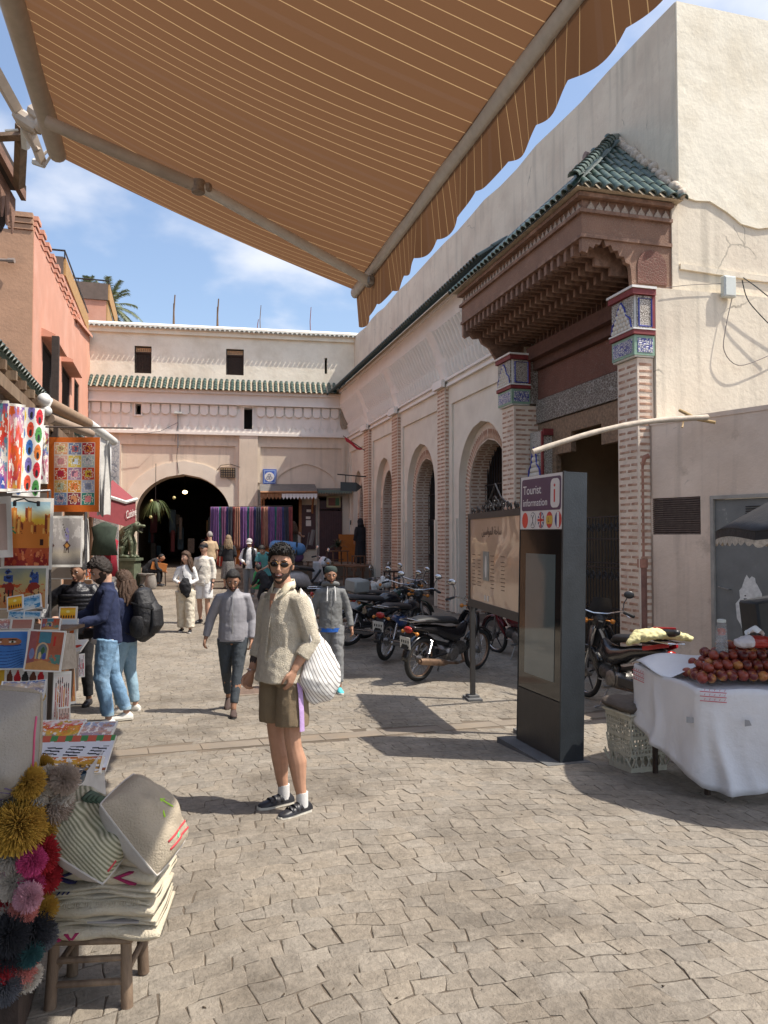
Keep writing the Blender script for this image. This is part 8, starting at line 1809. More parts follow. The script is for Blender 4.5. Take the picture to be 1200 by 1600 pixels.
# ================================================================== FRUIT CART
def cart():
 pl = mat('white plastic sheet', (.68,.68,.70), .45, .05, 3, 1.0, 9)
 A_, B_, C_ = wl(2.10,6.60), wl(2.42,5.62), wl(3.4,5.55)   # left far corner, near corner, off frame right
 D_ = wl(3.1,6.9); zt = .655; t = thing('fruit_cart', 'fruit cart wrapped in a hanging white plastic sheet with red stitched marks', 'cart', Vector((B_.x,B_.y,g(B_.x,B_.y))))
 A_ = P(994,1035,6.5); B_ = P(1092,1062,5.72); C_ = P(1330,1052,5.35); D_ = P(1290,1010,6.7); A_.z = zt+.0; B_.z = zt-.04; C_.z = zt-.02; D_.z = zt
 path = [D_, A_, B_, C_]
 cum = [0]
 for k in range(1,4): cum.append(cum[-1]+(path[k]-path[k-1]).length)
 def along(s):
  s *= cum[-1]
  for k in range(1,4):
   if s <= cum[k] or k == 3: f = (s-cum[k-1])/(cum[k]-cum[k-1]); return path[k-1].lerp(path[k], f), (path[k]-path[k-1]).normalized(), k
 fA, fB = cum[1]/cum[-1], cum[2]/cum[-1]
 def skirt(i, j):
  p, d, k = along(i); n = Vector((d.y,-d.x,0)); c = wl(2.9,6.2);
  if (p-c).dot(n) < 0: n = -n
  if k == 1: drop = .60
  elif k == 2: f = (i-fA)/(fB-fA); drop = .46+.23*f-.0
  else: f = (i-fB)/(1-fB); drop = .69+.06*sin(f*5+.5)
  nq = noise.noise(Vector((i*9,j*1.2,3))); fold = .075*(.5-abs(sin(i*19+2.2*nq+1)))+.02*(.5-abs(sin(i*53+3*nq))); w = (.15+.85*j)**.9
  return p + n*(.02+fold*w*(.3+.7*j)+.05*j) + Vector((0,0,-drop*j+.01*sin(i*40)*(1-j)))
 m = M(); m.grid(skirt, 160, 16); o = m.build('sheet', pl, t, smooth=2); q = o.modifiers.new('t','SOLIDIFY'); q.thickness = .004
 m = M(); m.grid(lambda i,j: A_.lerp(D_, i*.5)+Vector((0,0,.03+.055*sin(pi*i)))+ (A_-D_).normalized()*(-.0)+Vector((-.06,-.04,0))*sin(pi*j)+(B_-A_)*(j*.55)*(1-i*.2)+Vector((0,0,-.03*j+.02*sin(i*8+j*5))), 24, 24); o = m.build('folded_sheet', pl, t, smooth=2); q = o.modifiers.new('t','SOLIDIFY'); q.thickness = .004
 m = M(); m.prism([p+Vector((0,0,-.05)) for p in (A_,B_,C_,D_)], (0,0,-.05)); m.build('tray', pl, t)
 m = M()
 for p in (A_,B_,C_,D_): q = p.lerp((A_+C_)/2,.2); m.tube([(q.x,q.y,g(q.x,q.y)+.02),(q.x,q.y,zt-.1)], .025, 6)
 m.build('leg', wood_dark, t)
 q = B_.lerp(C_,.4); m = M(); m.torus((q.x,q.y+.35,g(q.x,q.y)+.22), .19, .03, 'y', 24, 8); m.build('wheel', rubber, t, smooth=2)
 rs = mat('red stitching', (.50,.03,.06), .6)
 def stitch(c0, dx, n_, lab='stitching'):
  m = M()
  for r_ in range(3):
   z = -.005-.034*r_-.012; m.tube([c0+dx*(-.01)+Vector((0,0,z)), c0+dx*.17+Vector((0,0,z-.004))], .0028, 4)
   for k in range(5): m.tube([c0+dx*(.02+.034*k)+Vector((0,0,z+.006)), c0+dx*(.026+.034*k)+Vector((0,0,z+.020))], .002, 4)
  m.build('stitching', rs, t)
 dBC = (C_-B_).normalized(); nB = Vector((dBC.y,-dBC.x,0)); nB = nB if nB.y < 0 else -nB; stitch(B_+dBC*.015+nB*.045+Vector((0,0,-.005)), dBC, 5)
 dAB = (B_-A_).normalized(); nA = Vector((dAB.y,-dAB.x,0)); nA = nA if nA.dot(Vector((-1,-1,0))) > 0 else -nA; stitch(A_+dAB*.03+nA*.05+Vector((0,0,-.02)), dAB*.9, 5)
 m = M(); q = B_+dBC*.30+nB*.075+Vector((0,0,-.25)); m.prism([q, q+dBC*.045+Vector((0,0,.01)), q+dBC*.03+Vector((0,0,.045)), q+Vector((0,0,.05))], nB*.003); q = B_+dAB*(-.05)+nA*.075+Vector((0,0,-.27)); m.prism([q, q+dBC*.05, q+dBC*.05+Vector((0,0,.04)), q+Vector((0,0,.045))], nB*.003); m.build('tape_mark', mat('grey tape', (.3,.3,.31), .6), t)
 gp_ = 'nectarines heaped on the fruit cart'; proto = []
 for k, c1 in enumerate(((.17,.025,.018),(.28,.05,.025),(.48,.19,.05),(.10,.014,.013))):
  m = M(); m.sph((0,0,0), .038, 16, 12, sc=(1,1,.93), fn=lambda p: 1-.05*max(0,1-abs(p.x)*6)*(p.y>0)-.16*math.exp(-((1-p.z)/.05))); me_o = m.build('nectarine', mat('nectarine skin %d' % k, c1, .38, .35, 16, .1, 60, col2=((.52,.25,.05),(.13,.015,.012),(.24,.03,.015),(.26,.05,.02))[k], mixsc=14, mixpos=(.5,.68)), smooth=2); proto.append(me_o.data); bpy.data.objects.remove(me_o)
 rr_ = random.Random(11); cen = P(1150,1035,6.05); k = 0; ex = Vector((CP,-SP,0)); ey = Vector((SP,CP,0)); names = ('dark red','bright red','orange','deep maroon')
 for lay_, (nx, ny) in enumerate(((15,6),(13,5),(11,4),(8,2))):
  for i in range(nx):
   for j in range(ny):
    u = (i-(nx-1)/2)*.076+.02*(j%2)+rr_.uniform(-.006,.006); v = (j-(ny-1)/2)*.072+rr_.uniform(-.006,.006)+.05*lay_
    p = cen+ex*(u+.18+.02*lay_)+ey*(v-.03+.035*lay_); p.z = zt+.02+.058*lay_-.02*(abs(u) > .40)
    if u+.16 > .58: continue
    c = rr_.choice((0,0,1,1,2,3,0,1)); o = bpy.data.objects.new('nectarine', proto[c]); COL.objects.link(o); o.location = p; o.rotation_euler = (rr_.uniform(-.7,.7), rr_.uniform(-.7,.7), rr_.uniform(0,6)); s_ = rr_.uniform(.93,1.1); o.scale = (s_,)*3
    tag(o, '%s nectarine, %s layer of the heap, %s, %s' % (names[c], ('bottom','second','third','top')[lay_], 'at the left end' if i < nx*.2 else 'left of the middle' if i < nx*.4 else 'near the middle' if i < nx*.6 else 'toward the right', 'front row' if j == 0 else 'back row' if j == ny-1 else 'inner row'), 'nectarine', gp_); k += 1
 q = P(1128,1022,6.15); b = thing('cup_stack', 'stack of clear plastic cups with reddish fruit inside standing on the nectarines', 'cups', Vector((q.x,q.y,zt+.10)))
 base = Vector((q.x,q.y,zt+.09)); cl = mat('clear plastic', (.75,.75,.75), .12, .02, alpha=.16)
 for k in range(6): m = M(); m.lathe(base+Vector((0,0,.028*k)), [(.052,0),(.050-.001*k,.012),(.043,.11),(.040,.112)], 20); m.build('cup', cl, b, smooth=40)
 m = M(); m.lathe(base+Vector((0,0,.19)), [(.034,0),(.038,.04),(.036,.10),(.032,.11)], 20); m.build('jar', cl, b, smooth=40); m = M(); m.lathe(base+Vector((0,0,.20)), [(.030,0),(.032,.03),(.030,.05),(.01,.055)], 16); m.build('juice', mat('orange juice red', (.45,.06,.02), .3, .4, 40), b, smooth=40)
 m = M(); m.lathe(base+Vector((0,0,.30)), [(.034,0),(.034,.022),(.02,.026)], 18); m.build('lid', mat('pale lid', (.6,.63,.59)), b)
 q = P(1180,1000,5.95); b = thing('tissue_packet', 'torn red and white tissue packet lying on top of the fruit', 'tissues', Vector((q.x,q.y,zt+.22))); rt = Matrix.Rotation(-.25,3,'Z')
 m = M(); m.tube([q+rt@Vector((-.10,0,-.02)), q+rt@Vector((-.02,0,-.01)), q+rt@Vector((.14,0,-.02))], [(.05,.035),(.065,.05),(.055,.045)], 10, ref=(0,1,0), rnd=True); blend(m.build('wrapper', mat('red wrapper', (.33,.03,.02), .35, .2, 8), b), .008, 1, .02, .04)
 m = M(); m.tube([q+rt@Vector((-.13,-.01,-.02)), q+rt@Vector((-.06,-.01,-.01))], [(.05,.04),(.067,.052)], 10, ref=(0,1,0), rnd=True); blend(m.build('white_film', mat('thin film', (.6,.55,.55), .3), b), .008, 1, .02, .04)
 m = M(); m.grid(lambda i,j: q+rt@Vector((-.06+.12*i, -.03+.08*j, .045+.05*sin(pi*i)*(1-abs(j-.4))+.02*sin(i*9+j*7))), 12, 12); m.build('tissue', white_cloth, b, smooth=2)
 q = P(1185,970,7.2); m = M(); m.box(q+Vector((.1,0,-.1)), (.38,.25,.62), Matrix.Rotation(-.12,3,'Y'), .02); tag(m.build('black_bag', mat('black bag nylon', (.03,.032,.036), .6, .2, 8, .4, 20), smooth=40), 'upright black bag leaning behind the fruit heap', 'bag')
 c = Vector((5.35,4.7,0)); c.z = g(5.35,4.7); t3 = thing('black_parasol', 'black parasol with ragged white fringe shading the fruit cart at the right edge', 'parasol', c); bk_ = mat('black parasol cloth', (.02,.021,.024), .55, .2, 6, .6, 12)
 def para(i, j):
  a = 2*pi*i; k8 = (i*8) % 1; r_ = 1.24*(1-.05*sin(pi*k8))*j; return (c.x+r_*cos(a), c.y+r_*sin(a), 2.42-.66*j**1.15-.07*sin(pi*k8)*0*j+.03*sin(pi*k8)*j)
 m = M(); m.grid(para, 64, 12); o = m.build('canopy', bk_, t3, smooth=2); q_ = o.modifiers.new('t','SOLIDIFY'); q_.thickness = .01
 def fr_(i, j): x, y, z_ = para(i, 1); return (x, y, z_-(.07+.025*abs(sin(i*190))+.02*sin(i*61))*j)
 m = M(); m.grid(lambda i,j: (para(i,1)[0], para(i,1)[1], para(i,1)[2]-.06*j), 64, 1); m.build('valance', bk_, t3)
 m = M(); m.grid(lambda i,j: (fr_(i,0)[0], fr_(i,0)[1], para(i,1)[2]-.06-(.035+.03*abs(sin(i*190))+.012*sin(i*61))*j), 400, 2); o = m.build('fringe', mat('dirty fringe', (.50,.45,.38), .95, .3, 30, 1, 60), t3)
 for k in range(8): m = M(); a = 2*pi*k/8; m.tube([(c.x,c.y,2.38), (c.x+1.2*cos(a), c.y+1.2*sin(a), 1.76)], .008, 4); m.build('rib', steel, t3)
 m = M(); m.tube([c, (c.x,c.y,2.46)], .022, 8); m.build('pole', steel, t3)
 p = gp(992, 6.65); t4 = thing('basket_stool', 'cream perforated plastic basket used as a stool under a brown cushion', 'basket', p, YW+.35, world=False); bm_ = mat('cream basket plastic', (.52,.49,.39), .55, .15, 6, grime=((.25,.22,.17), 4, .55, .75))
 wB, dB, hB_ = .40, .34, .50
 def wall(c, ux, w0, w1, nrm):   # perforated wall: rows of lattice bars with solid zones
  m = M(); nx = 11; nz_ = 15
  solid = [(0,.05),(.14,.16),(.28,.31),(.44,hB_)]
  for (z0_,z1_) in solid:
   a0 = w0+(w1-w0)*z0_/hB_; a1 = w0+(w1-w0)*z1_/hB_; c0 = nrm*(-.02*(1-z0_/hB_)); c1 = nrm*(-.02*(1-z1_/hB_))
   m.prism([c+ux*(-a0/2)+c0+Vector((0,0,z0_)), c+ux*(a0/2)+c0+Vector((0,0,z0_)), c+ux*(a1/2)+c1+Vector((0,0,z1_)), c+ux*(-a1/2)+c1+Vector((0,0,z1_))], nrm*-.006)
  for (z0_,z1_,st) in ((.05,.14,1),(.16,.28,0),(.31,.44,0)):
   for k in range(nx+1):
    f = k/nx-.5; o_ = nrm*(-.02*(1-z0_/hB_)); a = c+ux*(w0*f)+o_+Vector((0,0,z0_)); bq = c+ux*(w1*f*.99)+o_+Vector((0,0,z1_)); wd = ux*.008
    if st: bq2 = bq+ux*(.035 if k%2 else -.035); m.prism([a-wd,a+wd,bq2+wd,bq2-wd], nrm*-.005)
    else: m.prism([a-wd,a+wd,bq+wd,bq-wd], nrm*-.005)
   if not st:
    for q in range(1,4): z = z0_+(z1_-z0_)*q/4; o_ = nrm*(-.021*(1-z/hB_)-.001); m.prism([c+ux*(-w0/2)+o_+Vector((0,0,z-.006)), c+ux*(w0/2)+o_+Vector((0,0,z-.006)), c+ux*(w0/2)+o_+Vector((0,0,z+.006)), c+ux*(-w0/2)+o_+Vector((0,0,z+.006))], nrm*-.006)
  m.build('basket_wall', bm_, t4, kind='stuff')
 X_, Y_ = Vector((1,0,0)), Vector((0,1,0))
 wall(Y_*(-dB/2), X_, wB*.88, wB, -Y_); wall(Y_*(dB/2), X_, wB*.88, wB, Y_); wall(X_*(-wB/2), Y_, dB*.88, dB, -X_); wall(X_*(wB/2), Y_, dB*.88, dB, X_)
 m = M(); m.bb((-wB/2+.03,-dB/2+.03,0),(wB/2-.03,dB/2-.03,.01)); m.build('basket_floor', bm_, t4)
 m = M()
 for (a,b2) in ((0,0),): m.tube([(-wB/2-.012,-dB/2-.012,hB_-.01),(wB/2+.012,-dB/2-.012,hB_-.01),(wB/2+.012,dB/2+.012,hB_-.01),(-wB/2-.012,dB/2+.012,hB_-.01),(-wB/2-.012,-dB/2-.012,hB_-.01)], .012, 6)
 m.build('rim', bm_, t4)
 m = M(); m.box((0,0,hB_+.045), (.48,.42,.09), None, .04); o = m.build('seat_cushion', mat('brown cushion', (.10,.08,.065), .85, .15, 6, .5, 50)); o.location = p; o.rotation_euler = (0,0,YW+.35); blend(o, .012, 5, .03, .15); tag(o, 'flat worn brown cushion lying on the perforated basket', 'cushion')
cart()

# ================================================================== TEXTILES (near left)
def textiles():
 gs = gp(163, 3.12); t = thing('wooden_stool', 'rough low wooden stool with round legs under the folded blankets', 'stool', gs, YW+.05, world=False)
 wd = mat('stool wood', (.15,.10,.065), .75, .3, 10, .6, 40, col2=(.24,.17,.11), mixsc=5, stretch=(1,1,.3)); hz = .262
 for sx in (-1,1):
  for sy in (-1,1): m = M(); m.tube([(sx*.145,sy*.12,0),(sx*.135,sy*.11,hz)], [.024,.021], 10); m.build('leg', wd, t, smooth=40)
 for sy in (-1,1):
  for z in ((.09,.18) if sy < 0 else (.15,)): m = M(); m.tube([(-.14,sy*.115,z),(.14,sy*.115,z+.008)], .013, 8); m.build('rung', wd, t, smooth=40)
 for sx in (-1,1): m = M(); m.tube([(sx*.14,-.115,.13),(sx*.14,.115,.13)], .013, 8); m.build('rung', wd, t, smooth=40)
 m = M(); m.box((0,0,hz), (.34,.29,.03), None, .01); m.build('seat', wd, t)
 rr_ = random.Random(5); z = hz+.016; wool = mat('cream wool', (.66,.58,.43), .95, .08, 6, 1.2, 110, col2=(.52,.46,.36), mixsc=4); navy = mat('navy wool', (.02,.02,.09), .95, .2, 30, .8, 90); mag = mat('magenta wool', (.35,.02,.10), .95, .2, 30, .8, 90); blk = mat('black wool', (.03,.03,.035), .95, .2, 30); grn = mat('green wool', (.12,.42,.20), .95, .2, 30)
 ths = [.042,.030,.044,.024,.030,.058,.038,.022,.022,.020,.020]; hh = hz+.016
 lab = ['lowest folded cream blanket on the stool with a magenta mark','second folded cream blanket from the bottom with a grey band','third folded blanket from the bottom, plain and thick','thin folded blanket with a fringed edge under the chevron blanket','folded blanket just below the chevron blanket with small navy ticks','thick folded blanket with navy and magenta chevrons','plain folded blanket lying on the chevron blanket','folded blanket with dark seam third from the top','thin folded blanket second from the top with blue specks','thin folded blanket near the top with black squares','uppermost folded blanket with a green knotted corner']
 rot = Matrix.Rotation(YW+.05,3,'Z')
 for k, th in enumerate(ths):
  th *= 1.22
  w_, d_ = .49+rr_.uniform(-.02,.02), .36+rr_.uniform(-.02,.02); ox, oy = rr_.uniform(-.02,.03), rr_.uniform(-.02,.01); yaw = rr_.uniform(-.06,.06)
  b = thing('blanket', lab[k], 'blanket', gs+Vector((0,0,hh)), YW+.05+yaw, 'folded cream blankets on the stool', world=False)
  single = k in (0,2,5,6)
  for half in ((0,) if single else (0,1)):
   m = M(); zc_ = th*(.5 if single else .26+.48*half); sag = lambda x: -.014*(abs(x)/.22)**2*(1+.2*k/8)
   nx, ns = 26, 12; vs = []
   for i in range(nx+1):
    x = -w_/2+w_*i/nx; ed = min(1, min(i, nx-i)/2.0)*.5+.5
    for j in range(ns):
     an = 2*pi*j/ns; yy = (d_/2)*(1 if cos(an) > 0 else -1)*abs(cos(an))**.35; zz = th*(.52 if single else .28)*ed*(1 if sin(an) > 0 else -1)*abs(sin(an))**.6
     wob = .004*sin(x*31+k*3+half)+.004*sin(x*13+yy*17+k); vs.append((x+ox+.006*sin(yy*30+k), yy+oy+.006*sin(x*23+k*2+half*3), zc_+zz+sag(x)+wob))
   m.add(vs, [(i*ns+j, i*ns+(j+1)%ns, (i+1)*ns+(j+1)%ns, (i+1)*ns+j) for i in range(nx) for j in range(ns)]+[tuple(range(ns-1,-1,-1)), tuple(nx*ns+j for j in range(ns))]); m.build('fold', wool, b, smooth=2)
  yf = oy-d_/2-.004
  def mk(name, mm, polys):
   m = M()
   for pl_ in polys: m.prism([(x_+ox, yf-.002, th*.5+z_-.014*(abs(x_)/.22)**2) for x_,z_ in pl_], (0,.03,0))
   m.build(name, mm, b)
  if k == 5: mk('navy_chevron', navy, [[(-.13,0),(-.06,.022),(-.035,.022),(-.105,0)],[(-.13,0),(-.105,0),(-.05,-.022),(-.075,-.022)]]); mk('magenta_chevron', mag, [[(.09,0),(.145,.022),(.165,.022),(.115,0)],[(.09,0),(.115,0),(.175,-.022),(.15,-.022)]])
  if k == 0: mk('magenta_mark', mag, [[(-.10,.012),(-.085,.012),(-.07,-.010),(-.08,-.012)],[(-.045,.012),(-.06,.012),(-.075,-.010),(-.066,-.012)],[(-.13,-.006),(-.12,-.002),(-.11,-.010),(-.12,-.014)]])
  if k == 1: mk('grey_band', mat('grey wool', (.30,.28,.27), .95), [[(.0,-.004),(.19,.0),(.19,.006),(.0,.003)]])
  if k == 9: mk('black_square', blk, [[(-.02+q*.05,-.004),(-.008+q*.05,-.004),(-.008+q*.05,.005),(-.02+q*.05,.005)] for q in range(-1,4)])
  if k in (4,8): mk('navy_tick', navy, [[(.02+q*.018,-.003),(.028+q*.018,-.003),(.034+q*.018,.004),(.026+q*.018,.004)] for q in (range(-8,-5) if k==4 else range(0,8))])
  if k == 3:
   m = M()
   for q in range(60): x_ = -.2+.4*q/59; m.tube([(x_+ox, yf, th*.4), (x_+ox+.004*sin(q), yf-.008, th*.4-.016)], .0016, 3)
   m.build('fringe', mat('fringe wool', (.45,.40,.3), .95), b, kind='stuff')
  if k == 10:
   m = M()
   for q in range(16): m.sph((.05+.10*hsh(q,1), yf+.04*hsh(q,2), th+.004), .010, 6, 4)
   m.build('green_knots', grn, b, smooth=2)
  hh += th*1.02
 top = hh
 def cax(ex_, n_):   # axes given as (right, up, away from the viewer)
  cv = lambda q: Vector((CP,-SP,0))*q[0]+Vector((0,0,1))*q[1]+Vector((SP,CP,0))*q[2]
  e = cv(ex_).normalized(); n = cv(n_); n = (n-e*n.dot(e)).normalized(); z_ = e.cross(-n); return Matrix(((e.x,-n.x,z_.x),(e.y,-n.y,z_.y),(e.z,-n.z,z_.z)))
 def cushion(lab, c, w_, h_, d_, R3, mfront, mback, decor=None):
  t = thing('cushion', lab, 'cushion', c, world=False)
  def pt(i, j, s_):
   x, y = 2*i-1, 2*j-1; e = (1-x*x)*(1-y*y); px = x*(1-.04*(1-y*y))*(1-.07*x*x*y*y); py = y*(1-.04*(1-x*x))*(1-.07*x*x*y*y); z_ = s_*d_*.5*max(0,e)**.47*(1+.10*sin(x*5+1)*sin(y*4))+.030*noise.noise(Vector((x*2.2+c.x*9,y*2.2,s_)))*max(0,e)**.3
   return R3 @ Vector((px*w_/2, z_*-1, py*h_/2))
  for s_, mm, nm in ((1, mfront, 'front'), (-1, mback, 'back')):
   m = M(); m.grid(lambda i,j: pt(i,j,s_), 30, 30); m.build(nm, mm, t, smooth=2)
  m = M()
  per = [(i/20,0) for i in range(20)]+[(1,i/20) for i in range(20)]+[(1-i/20,1) for i in range(20)]+[(0,1-i/20) for i in range(21)]
  m.tube([pt(a,b_,0) for a,b_ in per], .004, 5); m.build('seam', mback, t)
  if decor:
   for nm, mm, strips in decor:
    m = M()
    for st in strips:
     pts = [pt(a,b_,1) for a,b_ in st]; m.tube([p+R3@Vector((0,-.002,0)) for p in pts], [(.004,.002) if nm != 'patch' else (.024,.003)]*len(pts), 6, ref=R3@Vector((1,0,.3)))
    m.build(nm, mm, t, smooth=2)
  return t
 lin = mat('taupe linen', (.46,.39,.29), .95, .08, 8, 1.0, 130); lin2 = mat('grey linen', (.50,.47,.43), .9, .06, 8, .5, 90);
 stripe = mat('green rib stripes', (.34,.34,.22), .95, .1, 20, 1, 100); nt = stripe.node_tree; N = nt.nodes; L = nt.links; b = N['Principled BSDF']
 wv = N.new('ShaderNodeTexWave'); wv.inputs['Scale'].default_value = 26; wv.bands_direction = 'X'; tc = N.new('ShaderNodeTexCoord'); mp = N.new('ShaderNodeMapping'); mp.inputs['Rotation'].default_value = (0,R(42),0); L.new(tc.outputs['Object'], mp.inputs[0]); L.new(mp.outputs[0], wv.inputs[0]); mx = N.new('ShaderNodeMixRGB'); mx.inputs[1].default_value = (.17,.17,.10,1); mx.inputs[2].default_value = (.50,.47,.34,1); L.new(wv.outputs['Fac'], mx.inputs[0]); L.new(mx.outputs[0], b.inputs['Base Color'])
 neon = mat('neon green thread', (.42,.75,.05), .8); red = mat('red thread', (.50,.05,.06), .8); mint = mat('mint thread', (.15,.6,.3), .8)
 R1 = Matrix.Rotation(YW-.25,3,'Z') @ Matrix.Rotation(R(-42),3,'X') @ Matrix.Rotation(R(36),3,'Y')
 cushion('leaning taupe cushion with neon green zigzag and red stripes at the lower corner', P(226,1285,3.02), .36, .30, .24, cax((.63,-.77,0),(.77,.60,-.16)), lin, lin2,
  [('green_zigzag', neon, [[(.58,.35),(.40,.42),(.44,.62)],[(.40,.42),(.56,.55)]]), ('red_stripe', red, [[(.80,.2+.7*q/10) for q in range(11)],[(.88,.2+.7*q/10) for q in range(11)]]), ('mint_dash', mint, [[(.85,.40),(.80,.5)]])])
 cushion('smaller cushion with olive ribbed stripes and a dark green patch lying on the blankets', P(140,1300,2.96), .34, .34, .22, cax((.84,-.54,0),(.50,.80,-.32)), stripe, lin2,
  [('patch', mat('dark green patch', (.07,.11,.07), .9, .2, 20), [[(.28+.05*q,.55+.28*r_/4) for r_ in range(5)] for q in range(4)]), ('red_corner', red, [[(.96,.1),(.96,.25)]])])
 cushion('big upright grey linen cushion with faded purple and teal embroidery at left', P(-14,1158,2.75), .34, .40, .40, Matrix.Rotation(YW+.15,3,'Z') @ Matrix.Rotation(R(10),3,'X') @ Matrix.Rotation(R(5),3,'Y'), mat('grey canvas linen', (.33,.30,.26), .95, .08, 6, .8, 90), lin,
  [('teal_mark', mat('teal thread', (.05,.13,.13), .8), [[(.58,.86),(.66,.80)],[(.60,.80),(.70,.86)],[(.50,.72),(.62,.55)]]), ('purple_mark', mat('purple thread', (.14,.10,.19), .8), [[(.62,.12),(.72,.22),(.84,.14),(.72,.08),(.62,.12)],[(.80,.25),(.90,.10)]]), ('pink_edge', mat('pink thread', (.6,.10,.20), .8), [[(.985,.1+.7*q/10) for q in range(11)]])])
 q = P(-10,1270,2.85); m = M(); gq = g(q.x,q.y); m.bb((q.x-.30,q.y-.10,gq),(q.x+.12,q.y+.30,q.z-.03),.01); tag(m.build('wooden_crate', wood_dark), 'dark wooden crate hidden behind the wool pompoms', 'crate')
 cols = {'mustard':(.42,.24,.03),'cream':(.52,.46,.38),'taupe':(.36,.28,.22),'red':(.34,.01,.015),'pink':(.55,.28,.32),'coral':(.58,.20,.16),'black':(.022,.022,.026),'magenta':(.5,.05,.16),'teal':(.03,.10,.10),'grey':(.10,.10,.11)}
 lst = [(28,1290,46,'mustard'),(42,1222,30,'mustard'),(78,1255,38,'taupe'),(8,1248,32,'cream'),(55,1238,26,'cream'),(100,1218,26,'taupe'),(62,1290,30,'mustard'),(15,1335,30,'cream'),(10,1355,26,'pink'),(60,1335,34,'red'),(50,1345,24,'magenta'),(66,1368,30,'red'),(20,1380,28,'cream'),(45,1380,26,'magenta'),(12,1400,26,'red'),(45,1402,24,'pink'),(68,1420,24,'mustard'),(36,1420,24,'coral'),(18,1432,26,'cream'),(50,1450,36,'black'),(15,1460,34,'black'),(66,1462,26,'grey'),(45,1490,24,'teal'),(28,1512,30,'coral'),(40,1525,26,'cream'),(5,1540,30,'grey'),(12,1490,30,'black'),(70,1300,22,'teal'),(0,1310,26,'mustard'),(2,1420,24,'pink'),(0,1515,26,'red'),(75,1215,22,'cream'),(94,1240,24,'cream'),(66,1196,18,'mustard')]
 pm_c = {}
 seen = {}
 for k, (u,v,r_,cn) in enumerate(lst):
  D = 2.70+.02*(k%5)+(.10 if u > 60 else 0); c = P(u,v,D); rad = r_/F*D
  if cn not in pm_c:
   vs = []; fs = []; rr2 = random.Random(len(pm_c)+3)
   for q in range(2200):
    zc_ = 1-2*(q+.5)/2200; an = q*2.39996; d = Vector((sqrt(1-zc_*zc_)*cos(an), sqrt(1-zc_*zc_)*sin(an), zc_)); o_ = d.orthogonal().normalized(); p2 = d.cross(o_); L_s = rr2.uniform(.90,1.0); bend = Vector((rr2.uniform(-.22,.22), rr2.uniform(-.22,.22), rr2.uniform(-.25,.12)))
    b0 = len(vs)
    for f in (.25,.7,1.0):
     w_ = .026*(1 if f < 1 else .9)
     for s_ in range(3): a = s_*2.094; vs.append(tuple(d*(L_s*f)+bend*f*f+(o_*cos(a)+p2*sin(a))*w_))
    for f in (0,1):
     for s_ in range(3): fs.append((b0+f*3+s_, b0+f*3+(s_+1)%3, b0+(f+1)*3+(s_+1)%3, b0+(f+1)*3+s_))
    fs.append((b0+6,b0+7,b0+8))
   me = bpy.data.meshes.new('pompom_mesh'); me.from_pydata(vs, [], fs); me.materials.append(mat('wool yarn '+cn, cols[cn], .95, .25, 6)); pm_c[cn] = me
  o = bpy.data.objects.new('pompom', pm_c[cn]); COL.objects.link(o); o.location = c; o.scale = (rad*.86,)*3; o.rotation_euler = (k,k*2,k*3); seen[cn] = seen.get(cn,0)+1
  place = 'near the top of the bunch' if v < 1270 else ('in the upper middle of the bunch' if v < 1350 else ('in the lower middle of the bunch' if v < 1450 else 'near the bottom of the bunch'))
  side = 'at its left edge' if u < 11 else ('slightly left' if u < 24 else ('at its right side' if u > 58 else ('right of its middle' if u > 47 else 'in its middle')))
  tag(o, '%s %s wool pompom %s, %s' % ('large' if r_ > 31 else 'small' if r_ < 25 else 'medium', cn, place, side), 'pompom', 'wool pompoms hanging at the left')
textiles()
